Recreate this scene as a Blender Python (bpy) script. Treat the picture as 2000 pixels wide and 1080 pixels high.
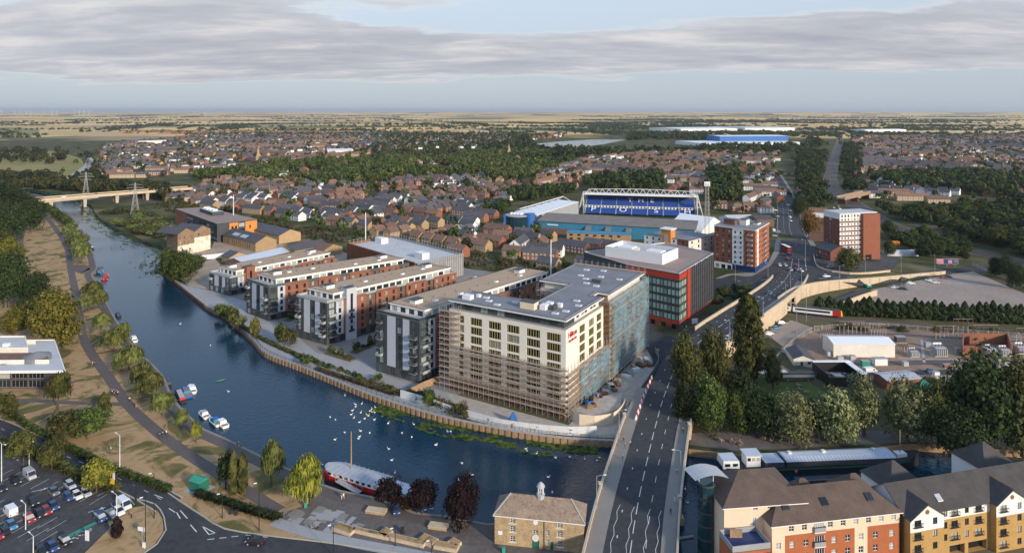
import bpy, bmesh, math, random
import numpy as np
from mathutils import Vector, Matrix, noise as mnoise
from mathutils.geometry import delaunay_2d_cdt
R=math.radians
random.seed(7); np.random.seed(7)
for o in list(bpy.data.objects): bpy.data.objects.remove(o)
S=bpy.context.scene
COL=S.collection
# ---------------------------------------------------------------- camera (level, lens shifted down, drone at 100 m)
CH=100.0; FP=1300.0; HY=215.0        # camera height, focal length in photo pixels, horizon row
cd=bpy.data.cameras.new('camera'); cam=bpy.data.objects.new('camera',cd); COL.objects.link(cam)
cam.location=(0,0,CH); cam.rotation_euler=(R(90),0,0)
cd.sensor_width=36; cd.lens=36*FP/2000; cd.shift_y=-(540-HY)/2000
cd.clip_start=1; cd.clip_end=120000
S.camera=cam
# ---------------------------------------------------------------- sky + sun
SUN_EL=R(19); SUN_AZ_VEC=(0.66,-0.75)     # towards the sun: behind the camera, to the right
w=bpy.data.worlds.new('World'); S.world=w; w.use_nodes=True
nt=w.node_tree; nt.nodes.clear()
def N(t,**k):
    n=nt.nodes.new(t)
    for a,b in k.items(): setattr(n,a,b)
    return n
L=nt.links.new
out=N('ShaderNodeOutputWorld'); bg=N('ShaderNodeBackground'); bg.inputs[1].default_value=0.112
sky=N('ShaderNodeTexSky',sky_type='NISHITA'); sky.sun_disc=False; sky.sun_elevation=SUN_EL
sky.sun_rotation=math.atan2(SUN_AZ_VEC[0],SUN_AZ_VEC[1]); sky.altitude=100; sky.air_density=1.1; sky.dust_density=1.6; sky.ozone_density=1.4
tc=N('ShaderNodeTexCoord'); sep=N('ShaderNodeSeparateXYZ'); L(tc.outputs['Generated'],sep.inputs[0])
def MA(op,a,b=None,c=None,clamp=False):
    n=N('ShaderNodeMath',operation=op); n.use_clamp=clamp
    for i,x in enumerate((a,b,c)):
        if x is None: continue
        if isinstance(x,(int,float)): n.inputs[i].default_value=x
        else: L(x,n.inputs[i])
    return n.outputs[0]
zz=MA('ADD',MA('MAXIMUM',sep.outputs[2],0.0),0.10)
cx=MA('DIVIDE',sep.outputs[0],zz); cy=MA('DIVIDE',sep.outputs[1],zz)
cmb=N('ShaderNodeCombineXYZ'); L(MA('MULTIPLY',cx,0.5),cmb.inputs[0]); L(cy,cmb.inputs[1])
def NZ(scale,detail,rough,off,dist=0.0):
    va=N('ShaderNodeVectorMath',operation='ADD'); L(cmb.outputs[0],va.inputs[0]); va.inputs[1].default_value=off
    n=N('ShaderNodeTexNoise'); n.inputs['Scale'].default_value=scale; n.inputs['Detail'].default_value=detail
    n.inputs['Roughness'].default_value=rough; n.inputs['Distortion'].default_value=dist; L(va.outputs[0],n.inputs['Vector']); return n.outputs[0]
n1=NZ(0.55,9,0.56,(7.4,2.2,0),0.25); n2=NZ(1.9,7,0.62,(9.3,4.4,0),0.2)
def RAMP(x,pts):
    r=N('ShaderNodeValToRGB'); L(x,r.inputs[0]); e=r.color_ramp.elements
    while len(e)<len(pts): e.new(0.5)
    for k,(p,c) in zip(e,pts): k.position=p; k.color=c
    return r.outputs[0]
def g(v): return (v,v,v,1)
# a bank of stratocumulus low all round the sky, broken cloud above it, clear haze under it
bank=RAMP(sep.outputs[2],[(0.0,g(.0)),(0.03,g(.30)),(0.062,g(.56)),(0.10,g(.56)),(0.135,g(.41)),(0.2,g(.36)),(0.5,g(.30))])
dens=MA('ADD',MA('ADD',MA('MULTIPLY',n1,0.8),MA('MULTIPLY',n2,0.34)),MA('SUBTRACT',bank,0.5))
cov=RAMP(dens,[(0.47,g(0)),(0.56,g(.9)),(0.7,g(1))])
shade=RAMP(n2,[(0.32,(2.8,2.9,3.35,1)),(0.5,(3.55,3.6,3.95,1)),(0.68,(5.0,4.9,4.95,1))])
edge=RAMP(dens,[(0.50,(5.6,5.4,5.3,1)),(0.585,(0,0,0,1))])
def MIX(f,a,b,bt='MIX'):
    m=N('ShaderNodeMix',data_type='RGBA',blend_type=bt)
    if isinstance(f,(int,float)): m.inputs[0].default_value=f
    else: L(f,m.inputs[0])
    for s,x in ((6,a),(7,b)):
        if isinstance(x,tuple): m.inputs[s].default_value=x
        else: L(x,m.inputs[s])
    return m.outputs[2]
cloud=MIX(1.0,shade,edge,'LIGHTEN')
base=MIX(0.8,sky.outputs[0],RAMP(sep.outputs[2],[(0.0,(3.5,4.05,4.75,1)),(0.06,(3.5,4.1,4.9,1)),(0.16,(4.4,5.0,5.9,1)),(0.3,(3.4,4.6,6.4,1)),(0.7,(2.4,3.7,6.0,1))]))
fin=MIX(cov,base,cloud)
L(fin,bg.inputs[0]); L(bg.outputs[0],out.inputs[0])
sl=bpy.data.lights.new('sun','SUN'); so=bpy.data.objects.new('sun',sl); COL.objects.link(so)
sl.energy=3.3; sl.angle=R(5); sl.color=(1.0,0.87,0.70)
sv=Vector((SUN_AZ_VEC[0]*math.cos(SUN_EL),SUN_AZ_VEC[1]*math.cos(SUN_EL),math.sin(SUN_EL)))
so.rotation_euler=sv.to_track_quat('Z','Y').to_euler(); so.location=(200,-200,300)
S.view_settings.view_transform='Standard'; S.view_settings.look='None'; S.view_settings.gamma=1.0
S.view_settings.use_curve_mapping=False; S.view_settings.exposure=0.42
S.render.engine='CYCLES'
# ================================================================ helpers
def PX(x,y,z=0.0):
    "photo pixel -> world point on the horizontal plane at height z"
    k=(CH-z)/(y-HY); return ((x-1000)*k,FP*k)
def P3(x,y,z=0.0):
    a=PX(x,y,z); return Vector((a[0],a[1],z))
def lerp(a,b,t): return a+(b-a)*t
def sstep(t): t=max(0.,min(1.,t)); return t*t*(3-2*t)
SWALL=[P3(1486,613,7),P3(1520,585,7),P3(1550,566,6.5),P3(1590,556,5.5),P3(1631,551,4.6),P3(1690,547,3.2),P3(1760,541,2),P3(1847,533,.7)]
def hmap(X,Y):
    "the raised ground round the road junction"
    if X<80 or Y<300 or Y>640 or X>330: return 0.0
    yl=None
    if X<=SWALL[0].x: yl=SWALL[0].y+ (SWALL[0].x-X)*-0.9
    else:
        for a,b in zip(SWALL,SWALL[1:]):
            if a.x<=X<=b.x: yl=lerp(a.y,b.y,(X-a.x)/(b.x-a.x)); break
        else: yl=SWALL[-1].y
    if Y<yl+0.6: return 0.0
    return 5*sstep((630-Y)/180)*sstep((X-95)/35)*(1-sstep((X-200)/75))
def PT(x,y):
    z=0.0
    for i in range(14):
        a=PX(x,y,z); z=lerp(z,hmap(*a),.6)
    return Vector((a[0],a[1],z))
# ---------------------------------------------------------------- materials
MT={}
def node_mat(name):
    m=bpy.data.materials.new(name); m.use_nodes=True; t=m.node_tree; t.nodes.clear()
    o=t.nodes.new('ShaderNodeOutputMaterial'); b=t.nodes.new('ShaderNodeBsdfPrincipled'); t.links.new(b.outputs[0],o.inputs[0])
    MT[name]=m; return m,t,b,o
def mk(name,c,rough=.85,var=.18,scale=.4,spec=.3,metal=0.,c2=None,fine=3.0,objvar=0.,bump=0.):
    m,t,b,o=node_mat(name); n=t.nodes; l=t.links.new
    ge=n.new('ShaderNodeNewGeometry')
    a=n.new('ShaderNodeTexNoise'); a.inputs['Scale'].default_value=scale; a.inputs['Detail'].default_value=5; a.inputs['Roughness'].default_value=.62; l(ge.outputs['Position'],a.inputs['Vector'])
    f=n.new('ShaderNodeTexNoise'); f.inputs['Scale'].default_value=fine; f.inputs['Detail'].default_value=3; l(ge.outputs['Position'],f.inputs['Vector'])
    ad=n.new('ShaderNodeMath'); ad.operation='MULTIPLY_ADD'; l(f.outputs[0],ad.inputs[0]); ad.inputs[1].default_value=.5
    mu=n.new('ShaderNodeMath'); mu.operation='MULTIPLY'; l(a.outputs[0],mu.inputs[0]); mu.inputs[1].default_value=.5; l(mu.outputs[0],ad.inputs[2])
    r=n.new('ShaderNodeValToRGB'); l(ad.outputs[0],r.inputs[0])
    e=r.color_ramp.elements; e[0].position=.34; e[1].position=.66
    lo=tuple(x*(1-var) for x in c); hi=tuple(min(1,x*(1+var)) for x in (c2 or c))
    e[0].color=(*lo,1); e[1].color=(*hi,1)
    src=r.outputs[0]
    if objvar:
        oi=n.new('ShaderNodeObjectInfo'); hs=n.new('ShaderNodeHueSaturation'); l(src,hs.inputs['Color'])
        mr=n.new('ShaderNodeMapRange'); l(oi.outputs['Random'],mr.inputs[0]); mr.inputs[3].default_value=1-objvar; mr.inputs[4].default_value=1+objvar; l(mr.outputs[0],hs.inputs['Value'])
        src=hs.outputs[0]
    l(src,b.inputs['Base Color']); b.inputs['Roughness'].default_value=rough; b.inputs['Specular IOR Level'].default_value=spec; b.inputs['Metallic'].default_value=metal
    if bump:
        bp=n.new('ShaderNodeBump'); bp.inputs['Strength'].default_value=bump; bp.inputs['Distance'].default_value=.3; l(f.outputs[0],bp.inputs['Height']); l(bp.outputs[0],b.inputs['Normal'])
    return m
def ramp_mat(name,stops,scale,rough=.95,detail=6,dist=.6,bump=.0,fine=None,stretch=None):
    m,t,b,o=node_mat(name); n=t.nodes; l=t.links.new
    ge=n.new('ShaderNodeNewGeometry'); a=n.new('ShaderNodeTexNoise'); a.inputs['Scale'].default_value=scale; a.inputs['Detail'].default_value=detail; a.inputs['Roughness'].default_value=.65; a.inputs['Distortion'].default_value=dist
    l(ge.outputs['Position'],a.inputs['Vector'])
    r=n.new('ShaderNodeValToRGB'); l(a.outputs[0],r.inputs[0]); e=r.color_ramp.elements
    while len(e)<len(stops): e.new(.5)
    for k,(p,c) in zip(e,stops): k.position=p; k.color=(*c,1)
    l(r.outputs[0],b.inputs['Base Color']); b.inputs['Roughness'].default_value=rough; b.inputs['Specular IOR Level'].default_value=.15
    if bump:
        f=n.new('ShaderNodeTexNoise'); f.inputs['Scale'].default_value=1.5; f.inputs['Detail'].default_value=4; l(ge.outputs['Position'],f.inputs['Vector'])
        bp=n.new('ShaderNodeBump'); bp.inputs['Strength'].default_value=bump; bp.inputs['Distance'].default_value=.4; l(f.outputs[0],bp.inputs['Height']); l(bp.outputs[0],b.inputs['Normal'])
    return m
mk('red_brick',(.285,.115,.068),var=.22,objvar=.12); mk('orange_brick',(.40,.13,.055),var=.12,scale=.6); mk('dark_brick',(.19,.075,.05),var=.2)
mk('brown_brick',(.17,.10,.075),var=.2); mk('buff_brick',(.40,.27,.15),var=.16,objvar=.12); mk('yellow_brick',(.45,.275,.10),var=.13,scale=.7)
mk('tower_brick',(.27,.095,.055),var=.14); mk('stone',(.42,.30,.17),var=.35,scale=.5,fine=2.2); mk('mill_brick',(.27,.18,.11),var=.4,scale=.3)
mk('pale_render',(.72,.68,.60),var=.12,scale=.25,objvar=.05); mk('white_render',(.78,.77,.74),var=.08,objvar=.05); mk('cream_render',(.74,.60,.44),var=.06)
mk('hotel_render',(.80,.74,.64),var=.05,scale=.3); mk('peeling_render',(.70,.56,.42),var=.35,scale=.35,c2=(.8,.72,.6))
mk('grey_cladding',(.50,.52,.56),var=.07,rough=.5); mk('dark_cladding',(.055,.06,.068),var=.2,rough=.55); mk('charcoal',(.075,.075,.08),var=.2,rough=.6)
mk('red_cladding',(.42,.055,.03),var=.08,rough=.45); mk('copper_cladding',(.22,.095,.05),var=.2,rough=.5); mk('orange_cladding',(.62,.24,.05),var=.1,rough=.6)
mk('timber',(.34,.22,.13),var=.3); mk('scaffold_board',(.42,.31,.22),var=.25); mk('galvanised',(.42,.40,.38),var=.2,rough=.5,metal=.3); mk('rust_steel',(.20,.095,.06),var=.35,rough=.8)
mk('roof_grey',(.19,.19,.205),var=.16,scale=.12,rough=.8,c2=(.22,.22,.235)); mk('roof_tan',(.44,.31,.205),var=.12,scale=.12); mk('roof_pale',(.50,.50,.50),var=.15,scale=.15)
mk('roof_slate',(.085,.083,.09),var=.25,scale=.35,rough=.65,objvar=.2); mk('roof_brown',(.18,.108,.078),var=.25,scale=.35,objvar=.2); mk('roof_red',(.20,.112,.08),var=.25,scale=.35,objvar=.2)
mk('roof_flat_brown',(.30,.22,.19),var=.12); mk('roof_stone',(.27,.20,.145),var=.38,scale=.5,fine=2.5)
mk('tile_brown',(.115,.08,.062),var=.34,scale=.35,fine=6,rough=.75); mk('tile_dark',(.07,.062,.058),var=.36,scale=.35,fine=6,rough=.75)
mk('lead',(.42,.43,.45),var=.12,rough=.5); mk('steel_roof',(.52,.56,.62),var=.1,rough=.42); mk('asbestos',(.20,.175,.155),var=.22,scale=.15)
mk('white_metal',(.78,.78,.78),var=.04,rough=.45); mk('white_paint',(.80,.80,.79),var=.05,rough=.6); mk('black_metal',(.025,.025,.028),var=.1,rough=.5); mk('grey_metal',(.33,.34,.36),var=.1,rough=.5)
mk('blue_paint',(.03,.13,.38),var=.08,rough=.5); mk('seat_blue',(.02,.075,.30),var=.15,scale=.8,fine=5,rough=.6); mk('cyan_panel',(.045,.21,.34),var=.2,rough=.5); mk('navy',(.02,.045,.14),var=.1,rough=.5)
mk('green_paint',(.02,.15,.10),var=.15,rough=.5); mk('red_paint',(.50,.025,.02),var=.1,rough=.4); mk('yellow_paint',(.72,.46,.03),var=.08,rough=.5); mk('orange_paint',(.70,.20,.03),var=.06,rough=.5)
mk('fin_yellow',(.34,.28,.09),var=.1); mk('concrete',(.46,.40,.32),var=.18,scale=.2); mk('tan_concrete',(.56,.44,.31),var=.16,scale=.25,fine=1.2); mk('grey_concrete',(.36,.35,.34),var=.15,scale=.2)
mk('asphalt',(.048,.049,.053),var=.3,scale=.12,rough=.85,fine=.6); mk('old_asphalt',(.066,.064,.065),var=.34,scale=.1,rough=.9,fine=.7); mk('pavement',(.25,.225,.20),var=.12,scale=.2); mk('path_tar',(.12,.098,.09),var=.15,scale=.2)
mk('paving',(.33,.325,.325),var=.12,scale=.25,fine=1.5); mk('plaza',(.135,.115,.105),var=.28,scale=.2,fine=1.0); mk('kerb',(.42,.38,.32),var=.1); mk('road_paint',(.62,.61,.58),var=.2,fine=5); mk('green_bay',(.04,.27,.19),var=.12)
mk('ballast',(.14,.105,.085),var=.3,scale=.3); mk('rail',(.20,.17,.15),var=.2,rough=.4,metal=.6); mk('bare_earth',(.37,.285,.215),var=.22,scale=.06,fine=.6); mk('gravel_yard',(.28,.185,.128),var=.25,scale=.1,fine=.8); mk('car_park_dirt',(.33,.26,.215),var=.2,scale=.05,fine=.5)
mk('site_debris',(.42,.37,.32),var=.3,scale=.5); mk('hoarding',(.66,.66,.66),var=.08); mk('bark',(.10,.075,.055),var=.3,scale=2); mk('swan',(.86,.86,.84),var=.02); mk('bill',(.7,.2,.03),var=.05)
mk('skin',(.50,.32,.24),var=.05); mk('hair',(.05,.035,.025),var=.2)
for nm,c in dict(black=(.02,.02,.022),white=(.78,.78,.78),silver=(.45,.46,.48),grey=(.16,.165,.175),blue=(.03,.07,.19),red=(.30,.02,.025),lightblue=(.06,.22,.40),tan=(.45,.33,.22),pink=(.6,.25,.3),green=(.05,.22,.08)).items():
    mk('car_'+nm,c,rough=.28,var=.02,spec=.6); mk('cloth_'+nm,c,var=.1)
def glass(name,c,rough=.06,pale=0.35,palec=(.42,.42,.38)):
    m,t,b,o=node_mat(name); n=t.nodes; l=t.links.new
    oi=n.new('ShaderNodeObjectInfo'); r=n.new('ShaderNodeValToRGB'); l(oi.outputs['Random'],r.inputs[0]); e=r.color_ramp.elements
    r.color_ramp.interpolation='CONSTANT'; e[0].position=0; e[0].color=(*c,1); e[1].position=1-pale; e[1].color=(*palec,1)
    x=e.new((1-pale)*.5); x.color=(*[v*1.9 for v in c],1)
    l(r.outputs[0],b.inputs['Base Color']); b.inputs['Roughness'].default_value=rough; b.inputs['Specular IOR Level'].default_value=.6
    return m
glass('glass',(.022,.027,.033)); glass('glass_green',(.045,.06,.06),pale=.35,palec=(.36,.40,.39)); glass('glass_teal',(.012,.045,.055),pale=.0); glass('glass_dark',(.012,.014,.017),pale=.12)
glass('glass_office',(.20,.30,.25),pale=.35,palec=(.36,.46,.38),rough=.12)
def leaf(name,c,c2,sss=.22):
    m,t,b,o=node_mat(name); n=t.nodes; l=t.links.new
    ge=n.new('ShaderNodeNewGeometry'); a=n.new('ShaderNodeTexNoise'); a.inputs['Scale'].default_value=.55; a.inputs['Detail'].default_value=4; l(ge.outputs['Position'],a.inputs['Vector'])
    r=n.new('ShaderNodeValToRGB'); l(a.outputs[0],r.inputs[0]); e=r.color_ramp.elements; e[0].position=.40; e[1].position=.60; e[0].color=(*[v*.8 for v in c],1); e[1].color=(*[c2[0]*1.25,c2[1]*1.18,c2[2]],1)  # random leaf tone; wide contrast also puts shadow and highlight into the colour
    oi=n.new('ShaderNodeObjectInfo'); hs=n.new('ShaderNodeHueSaturation'); l(r.outputs[0],hs.inputs['Color'])
    for s,i0,a0,a1 in (('Value',0,.72,1.3),('Hue',1,.485,.515)):
        mr=n.new('ShaderNodeMapRange'); l(oi.outputs['Random'],mr.inputs[0]); mr.inputs[3].default_value=a0; mr.inputs[4].default_value=a1; l(mr.outputs[0],hs.inputs[s])
    l(hs.outputs[0],b.inputs['Base Color']); b.inputs['Roughness'].default_value=.7; b.inputs['Specular IOR Level'].default_value=.2
    tr=n.new('ShaderNodeBsdfTranslucent'); l(hs.outputs[0],tr.inputs[0]); mx=n.new('ShaderNodeMixShader'); mx.inputs[0].default_value=sss
    l(b.outputs[0],mx.inputs[1]); l(tr.outputs[0],mx.inputs[2]); l(mx.outputs[0],o.inputs[0]); return m
leaf('leaf_green',(.030,.052,.013),(.088,.115,.027)); leaf('leaf_dark',(.015,.030,.010),(.042,.062,.019)); leaf('leaf_willow',(.075,.10,.028),(.17,.19,.06)); leaf('leaf_yellow',(.11,.12,.02),(.22,.21,.035))
leaf('leaf_olive',(.045,.055,.015),(.11,.112,.034)); leaf('leaf_purple',(.012,.007,.009),(.028,.012,.013)); leaf('leaf_silver',(.075,.095,.035),(.24,.255,.125)); leaf('leaf_rust',(.16,.09,.03),(.24,.13,.035)); leaf('leaf_scrub',(.075,.075,.028),(.13,.10,.045)); leaf('leaf_far',(.032,.052,.020),(.062,.082,.030)); leaf('leaf_poplar',(.04,.055,.014),(.115,.125,.032)); leaf('weed',(.04,.075,.015),(.10,.14,.03))
# ground covers
ramp_mat('dry_grass',[(.30,(.065,.08,.024)),(.43,(.16,.13,.05)),(.49,(.38,.24,.12)),(.56,(.43,.285,.15)),(.64,(.25,.175,.075)),(.75,(.39,.27,.145))],.07,bump=.3,detail=9,dist=1.2)
ramp_mat('meadow',[(.3,(.17,.17,.05)),(.5,(.26,.22,.08)),(.7,(.33,.25,.11))],.02); ramp_mat('lawn',[(.3,(.05,.08,.02)),(.6,(.11,.13,.035)),(.8,(.2,.17,.07))],.1); ramp_mat('scrub_ground',[(.3,(.05,.065,.02)),(.5,(.13,.115,.05)),(.7,(.22,.16,.09))],.09,bump=.3)
def ground_mat():
    m,t,b,o=node_mat('land'); n=t.nodes; l=t.links.new
    ge=n.new('ShaderNodeNewGeometry')
    a=n.new('ShaderNodeTexNoise'); a.inputs['Scale'].default_value=.03; a.inputs['Detail'].default_value=8; l(ge.outputs['Position'],a.inputs['Vector'])
    r=n.new('ShaderNodeValToRGB'); l(a.outputs[0],r.inputs[0]); e=r.color_ramp.elements
    e[0].position=.35; e[0].color=(.045,.055,.02,1); e[1].position=.68; e[1].color=(.17,.14,.085,1); x=e.new(.5); x.color=(.085,.085,.04,1)
    # farmland: one random colour per field
    mp=n.new('ShaderNodeMapping'); mp.inputs['Scale'].default_value=(.0011,.0016,0); mp.inputs['Rotation'].default_value=(0,0,.35); l(ge.outputs['Position'],mp.inputs['Vector'])
    v=n.new('ShaderNodeTexVoronoi'); v.inputs['Scale'].default_value=1; v.inputs['Randomness'].default_value=.8; v.distance='CHEBYCHEV'; l(mp.outputs[0],v.inputs['Vector'])
    sp=n.new('ShaderNodeSeparateColor'); l(v.outputs['Color'],sp.inputs[0])
    fr=n.new('ShaderNodeValToRGB'); fr.color_ramp.interpolation='CONSTANT'; l(sp.outputs[0],fr.inputs[0]); e=fr.color_ramp.elements
    cs=[(0,(.64,.42,.16)),(.22,(.72,.49,.20)),(.42,(.16,.16,.065)),(.5,(.54,.38,.19)),(.66,(.34,.25,.15)),(.74,(.72,.50,.23)),(.92,(.22,.20,.085))]
    while len(e)<len(cs): e.new(.5)
    for k,(p,c) in zip(e,cs): k.position=p; k.color=(*c,1)
    ln=n.new('ShaderNodeVectorMath'); ln.operation='LENGTH'; l(ge.outputs['Position'],ln.inputs[0])
    nz=n.new('ShaderNodeTexNoise'); nz.inputs['Scale'].default_value=.0012; l(ge.outputs['Position'],nz.inputs['Vector'])
    md=n.new('ShaderNodeMath'); md.operation='MULTIPLY_ADD'; l(nz.outputs[0],md.inputs[0]); md.inputs[1].default_value=1800; l(ln.outputs['Value'],md.inputs[2])
    mr=n.new('ShaderNodeMapRange'); l(md.outputs[0],mr.inputs[0]); mr.inputs[1].default_value=3500; mr.inputs[2].default_value=3700
    mx=n.new('ShaderNodeMix'); mx.data_type='RGBA'; l(mr.outputs[0],mx.inputs[0]); l(r.outputs[0],mx.inputs[6]); l(fr.outputs[0],mx.inputs[7])
    l(mx.outputs[2],b.inputs['Base Color']); b.inputs['Roughness'].default_value=1; b.inputs['Specular IOR Level'].default_value=.05
ground_mat()
def water_mat(name,c,sc,st):
    m,t,b,o=node_mat(name); n=t.nodes; l=t.links.new
    ge=n.new('ShaderNodeNewGeometry'); b.inputs['Base Color'].default_value=(*c,1); b.inputs['Roughness'].default_value=.07; b.inputs['IOR'].default_value=1.333; b.inputs['Specular IOR Level'].default_value=.5
    a=n.new('ShaderNodeTexNoise'); a.inputs['Scale'].default_value=sc; a.inputs['Detail'].default_value=4; a.inputs['Distortion'].default_value=.5; l(ge.outputs['Position'],a.inputs['Vector'])
    k=n.new('ShaderNodeTexNoise'); k.inputs['Scale'].default_value=.03; k.inputs['Detail'].default_value=2; l(ge.outputs['Position'],k.inputs['Vector'])
    ms=n.new('ShaderNodeMapRange'); l(k.outputs[0],ms.inputs[0]); ms.inputs[1].default_value=.35; ms.inputs[2].default_value=.65; ms.inputs[3].default_value=st*.45; ms.inputs[4].default_value=st
    bp=n.new('ShaderNodeBump'); bp.inputs['Distance'].default_value=.35; l(ms.outputs[0],bp.inputs['Strength']); l(a.outputs[0],bp.inputs['Height']); l(bp.outputs[0],b.inputs['Normal']); return m
water_mat('river_water',(.003,.030,.058),.9,.38); water_mat('lake_water',(.03,.05,.06),.5,.4)  # river base colour raised towards blue: sky light put into the colour
def netting():
    m,t,b,o=node_mat('blue_netting'); n=t.nodes; l=t.links.new
    b.inputs['Base Color'].default_value=(.20,.37,.46,1); b.inputs['Roughness'].default_value=.7
    ge=n.new('ShaderNodeNewGeometry'); a=n.new('ShaderNodeTexNoise'); a.inputs['Scale'].default_value=.25; a.inputs['Detail'].default_value=5; l(ge.outputs['Position'],a.inputs['Vector'])
    mr=n.new('ShaderNodeMapRange'); l(a.outputs[0],mr.inputs[0]); mr.inputs[1].default_value=.35; mr.inputs[2].default_value=.65; mr.inputs[3].default_value=.15; mr.inputs[4].default_value=.58
    tr=n.new('ShaderNodeBsdfTransparent'); mx=n.new('ShaderNodeMixShader'); l(mr.outputs[0],mx.inputs[0]); l(tr.outputs[0],mx.inputs[1]); l(b.outputs[0],mx.inputs[2]); l(mx.outputs[0],o.inputs[0])
netting()
# ---------------------------------------------------------------- mesh builder
class MB:
    def __init__(s): s.v=[]; s.f=[]; s.m=[]; s.mats=[]
    def mi(s,m):
        if m not in s.mats: s.mats.append(m)
        return s.mats.index(m)
    def face(s,pts,m):
        i=len(s.v); s.v.extend([tuple(p) for p in pts]); s.f.append(tuple(range(i,i+len(pts)))); s.m.append(s.mi(m))
    def hexa(s,b,t,m,mt=None,bottom=False):
        "b,t: lists of n corner points (ccw) bottom/top"
        n=len(b); i=len(s.v); s.v.extend([tuple(p) for p in b]+[tuple(p) for p in t]); k=s.mi(m)
        for j in range(n):
            s.f.append((i+j,i+(j+1)%n,i+n+(j+1)%n,i+n+j)); s.m.append(k)
        s.f.append(tuple(range(i+n,i+2*n))); s.m.append(s.mi(mt or m))
        if bottom: s.f.append(tuple(reversed(range(i,i+n)))); s.m.append(k)
    def prism(s,poly,z0,z1,m,mt=None,bottom=False): s.hexa([(p[0],p[1],z0) for p in poly],[(p[0],p[1],z1) for p in poly],m,mt,bottom)
    def box(s,x0,x1,y0,y1,z0,z1,m,mt=None): s.prism([(x0,y0),(x1,y0),(x1,y1),(x0,y1)],z0,z1,m,mt,True)
    def bar(s,a,b,r,m,n=4,r2=None):
        a=Vector(a); b=Vector(b); d=(b-a)
        if d.length<1e-6: return
        d.normalize(); u=d.cross(Vector((0,0,1)) if abs(d.z)<.95 else Vector((1,0,0))).normalized(); v=d.cross(u)
        r2=r if r2 is None else r2; off=math.pi/4 if n==4 else 0
        A=[a+(u*math.cos(off+2*math.pi*i/n)+v*math.sin(off+2*math.pi*i/n))*r for i in range(n)]
        B=[b+(u*math.cos(off+2*math.pi*i/n)+v*math.sin(off+2*math.pi*i/n))*r2 for i in range(n)]
        s.hexa(A,B,m,None,True)
    def lathe(s,prof,m,n=10,c=(0,0),cap=True):
        i=len(s.v); k=s.mi(m)
        for (r,z) in prof:
            for j in range(n): s.v.append((c[0]+r*math.cos(2*math.pi*j/n),c[1]+r*math.sin(2*math.pi*j/n),z))
        for q in range(len(prof)-1):
            for j in range(n):
                s.f.append((i+q*n+j,i+q*n+(j+1)%n,i+(q+1)*n+(j+1)%n,i+(q+1)*n+j)); s.m.append(k)
        if cap: s.f.append(tuple(i+(len(prof)-1)*n+j for j in range(n))); s.m.append(k)
    def loft(s,rings,m,close=True):
        i=len(s.v); n=len(rings[0]); k=s.mi(m)
        for r in rings: s.v.extend([tuple(p) for p in r])
        for q in range(len(rings)-1):
            for j in range(n if close else n-1):
                s.f.append((i+q*n+j,i+q*n+(j+1)%n,i+(q+1)*n+(j+1)%n,i+(q+1)*n+j)); s.m.append(k)
        if close:
            s.f.append(tuple(reversed(range(i,i+n)))); s.m.append(k); s.f.append(tuple(range(i+(len(rings)-1)*n,i+len(rings)*n))); s.m.append(k)
    def mesh(s,name,smooth=False):
        me=bpy.data.meshes.new(name); me.from_pydata(s.v,[],s.f)
        for m in s.mats: me.materials.append(MT[m])
        me.polygons.foreach_set('material_index',s.m)
        if smooth: me.polygons.foreach_set('use_smooth',[True]*len(s.f))
        me.update(); return me
    def build(s,name,parent=None,loc=None,rz=0,smooth=False,**kw):
        return ob(name,s.mesh(name,smooth),parent,loc,rz,**kw)
def ob(name,me,parent=None,loc=None,rz=0,label=None,cat=None,group=None,kind=None,scale=None):
    o=bpy.data.objects.new(name,me); COL.objects.link(o)
    if parent: o.parent=parent
    if loc is not None: o.location=loc
    if rz: o.rotation_euler=(0,0,rz)
    if scale is not None: o.scale=scale if hasattr(scale,'__len__') else (scale,)*3
    if label: o['label']=label
    if cat: o['category']=cat
    if group: o['group']=group
    if kind: o['kind']=kind
    return o
def thing(name,label,cat,loc=(0,0,0),rz=0,group=None): return ob(name,None,None,loc,rz,label,cat,group)
def mesh_np(name,verts,faces4,mats,mi=None):
    "fast mesh from numpy arrays (quads)"
    me=bpy.data.meshes.new(name); nv=len(verts); nf=len(faces4)
    me.vertices.add(nv); me.vertices.foreach_set('co',np.asarray(verts,np.float32).ravel())
    k=faces4.shape[1]; me.loops.add(nf*k); me.loops.foreach_set('vertex_index',np.asarray(faces4,np.int32).ravel())
    me.polygons.add(nf); me.polygons.foreach_set('loop_start',np.arange(0,nf*k,k,dtype=np.int32)); me.polygons.foreach_set('loop_total',np.full(nf,k,np.int32))
    for m in mats: me.materials.append(MT[m])
    if mi is not None: me.polygons.foreach_set('material_index',np.asarray(mi,np.int32))
    me.update(calc_edges=True); me.validate(); return me
def smooth_line(pts,step=4.0):
    "Catmull-Rom through 3D points"
    pts=[Vector(p) for p in pts]
    if len(pts)<3: return pts
    q=[pts[0]*2-pts[1]]+pts+[pts[-1]*2-pts[-2]]; res=[]
    for i in range(1,len(q)-2):
        n=max(1,int((q[i+1]-q[i]).length/step))
        for j in range(n):
            t=j/n; a,b,c,d=q[i-1],q[i],q[i+1],q[i+2]
            res.append(.5*((2*b)+(c-a)*t+(2*a-5*b+4*c-d)*t*t+(3*b-a-3*c+d)*t**3))
    res.append(pts[-1]); return res
def offs(line,d):
    "offset a polyline sideways (positive = right of travel) in plan"
    r=[]
    for i,p in enumerate(line):
        a=line[max(0,i-1)]; b=line[min(len(line)-1,i+1)]; t=Vector((b.x-a.x,b.y-a.y,0))
        t=t.normalized() if t.length>1e-6 else Vector((1,0,0)); dd=d(i/(len(line)-1)) if callable(d) else d
        r.append(Vector((p.x+t.y*dd,p.y-t.x*dd,p.z)))
    return r
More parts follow.
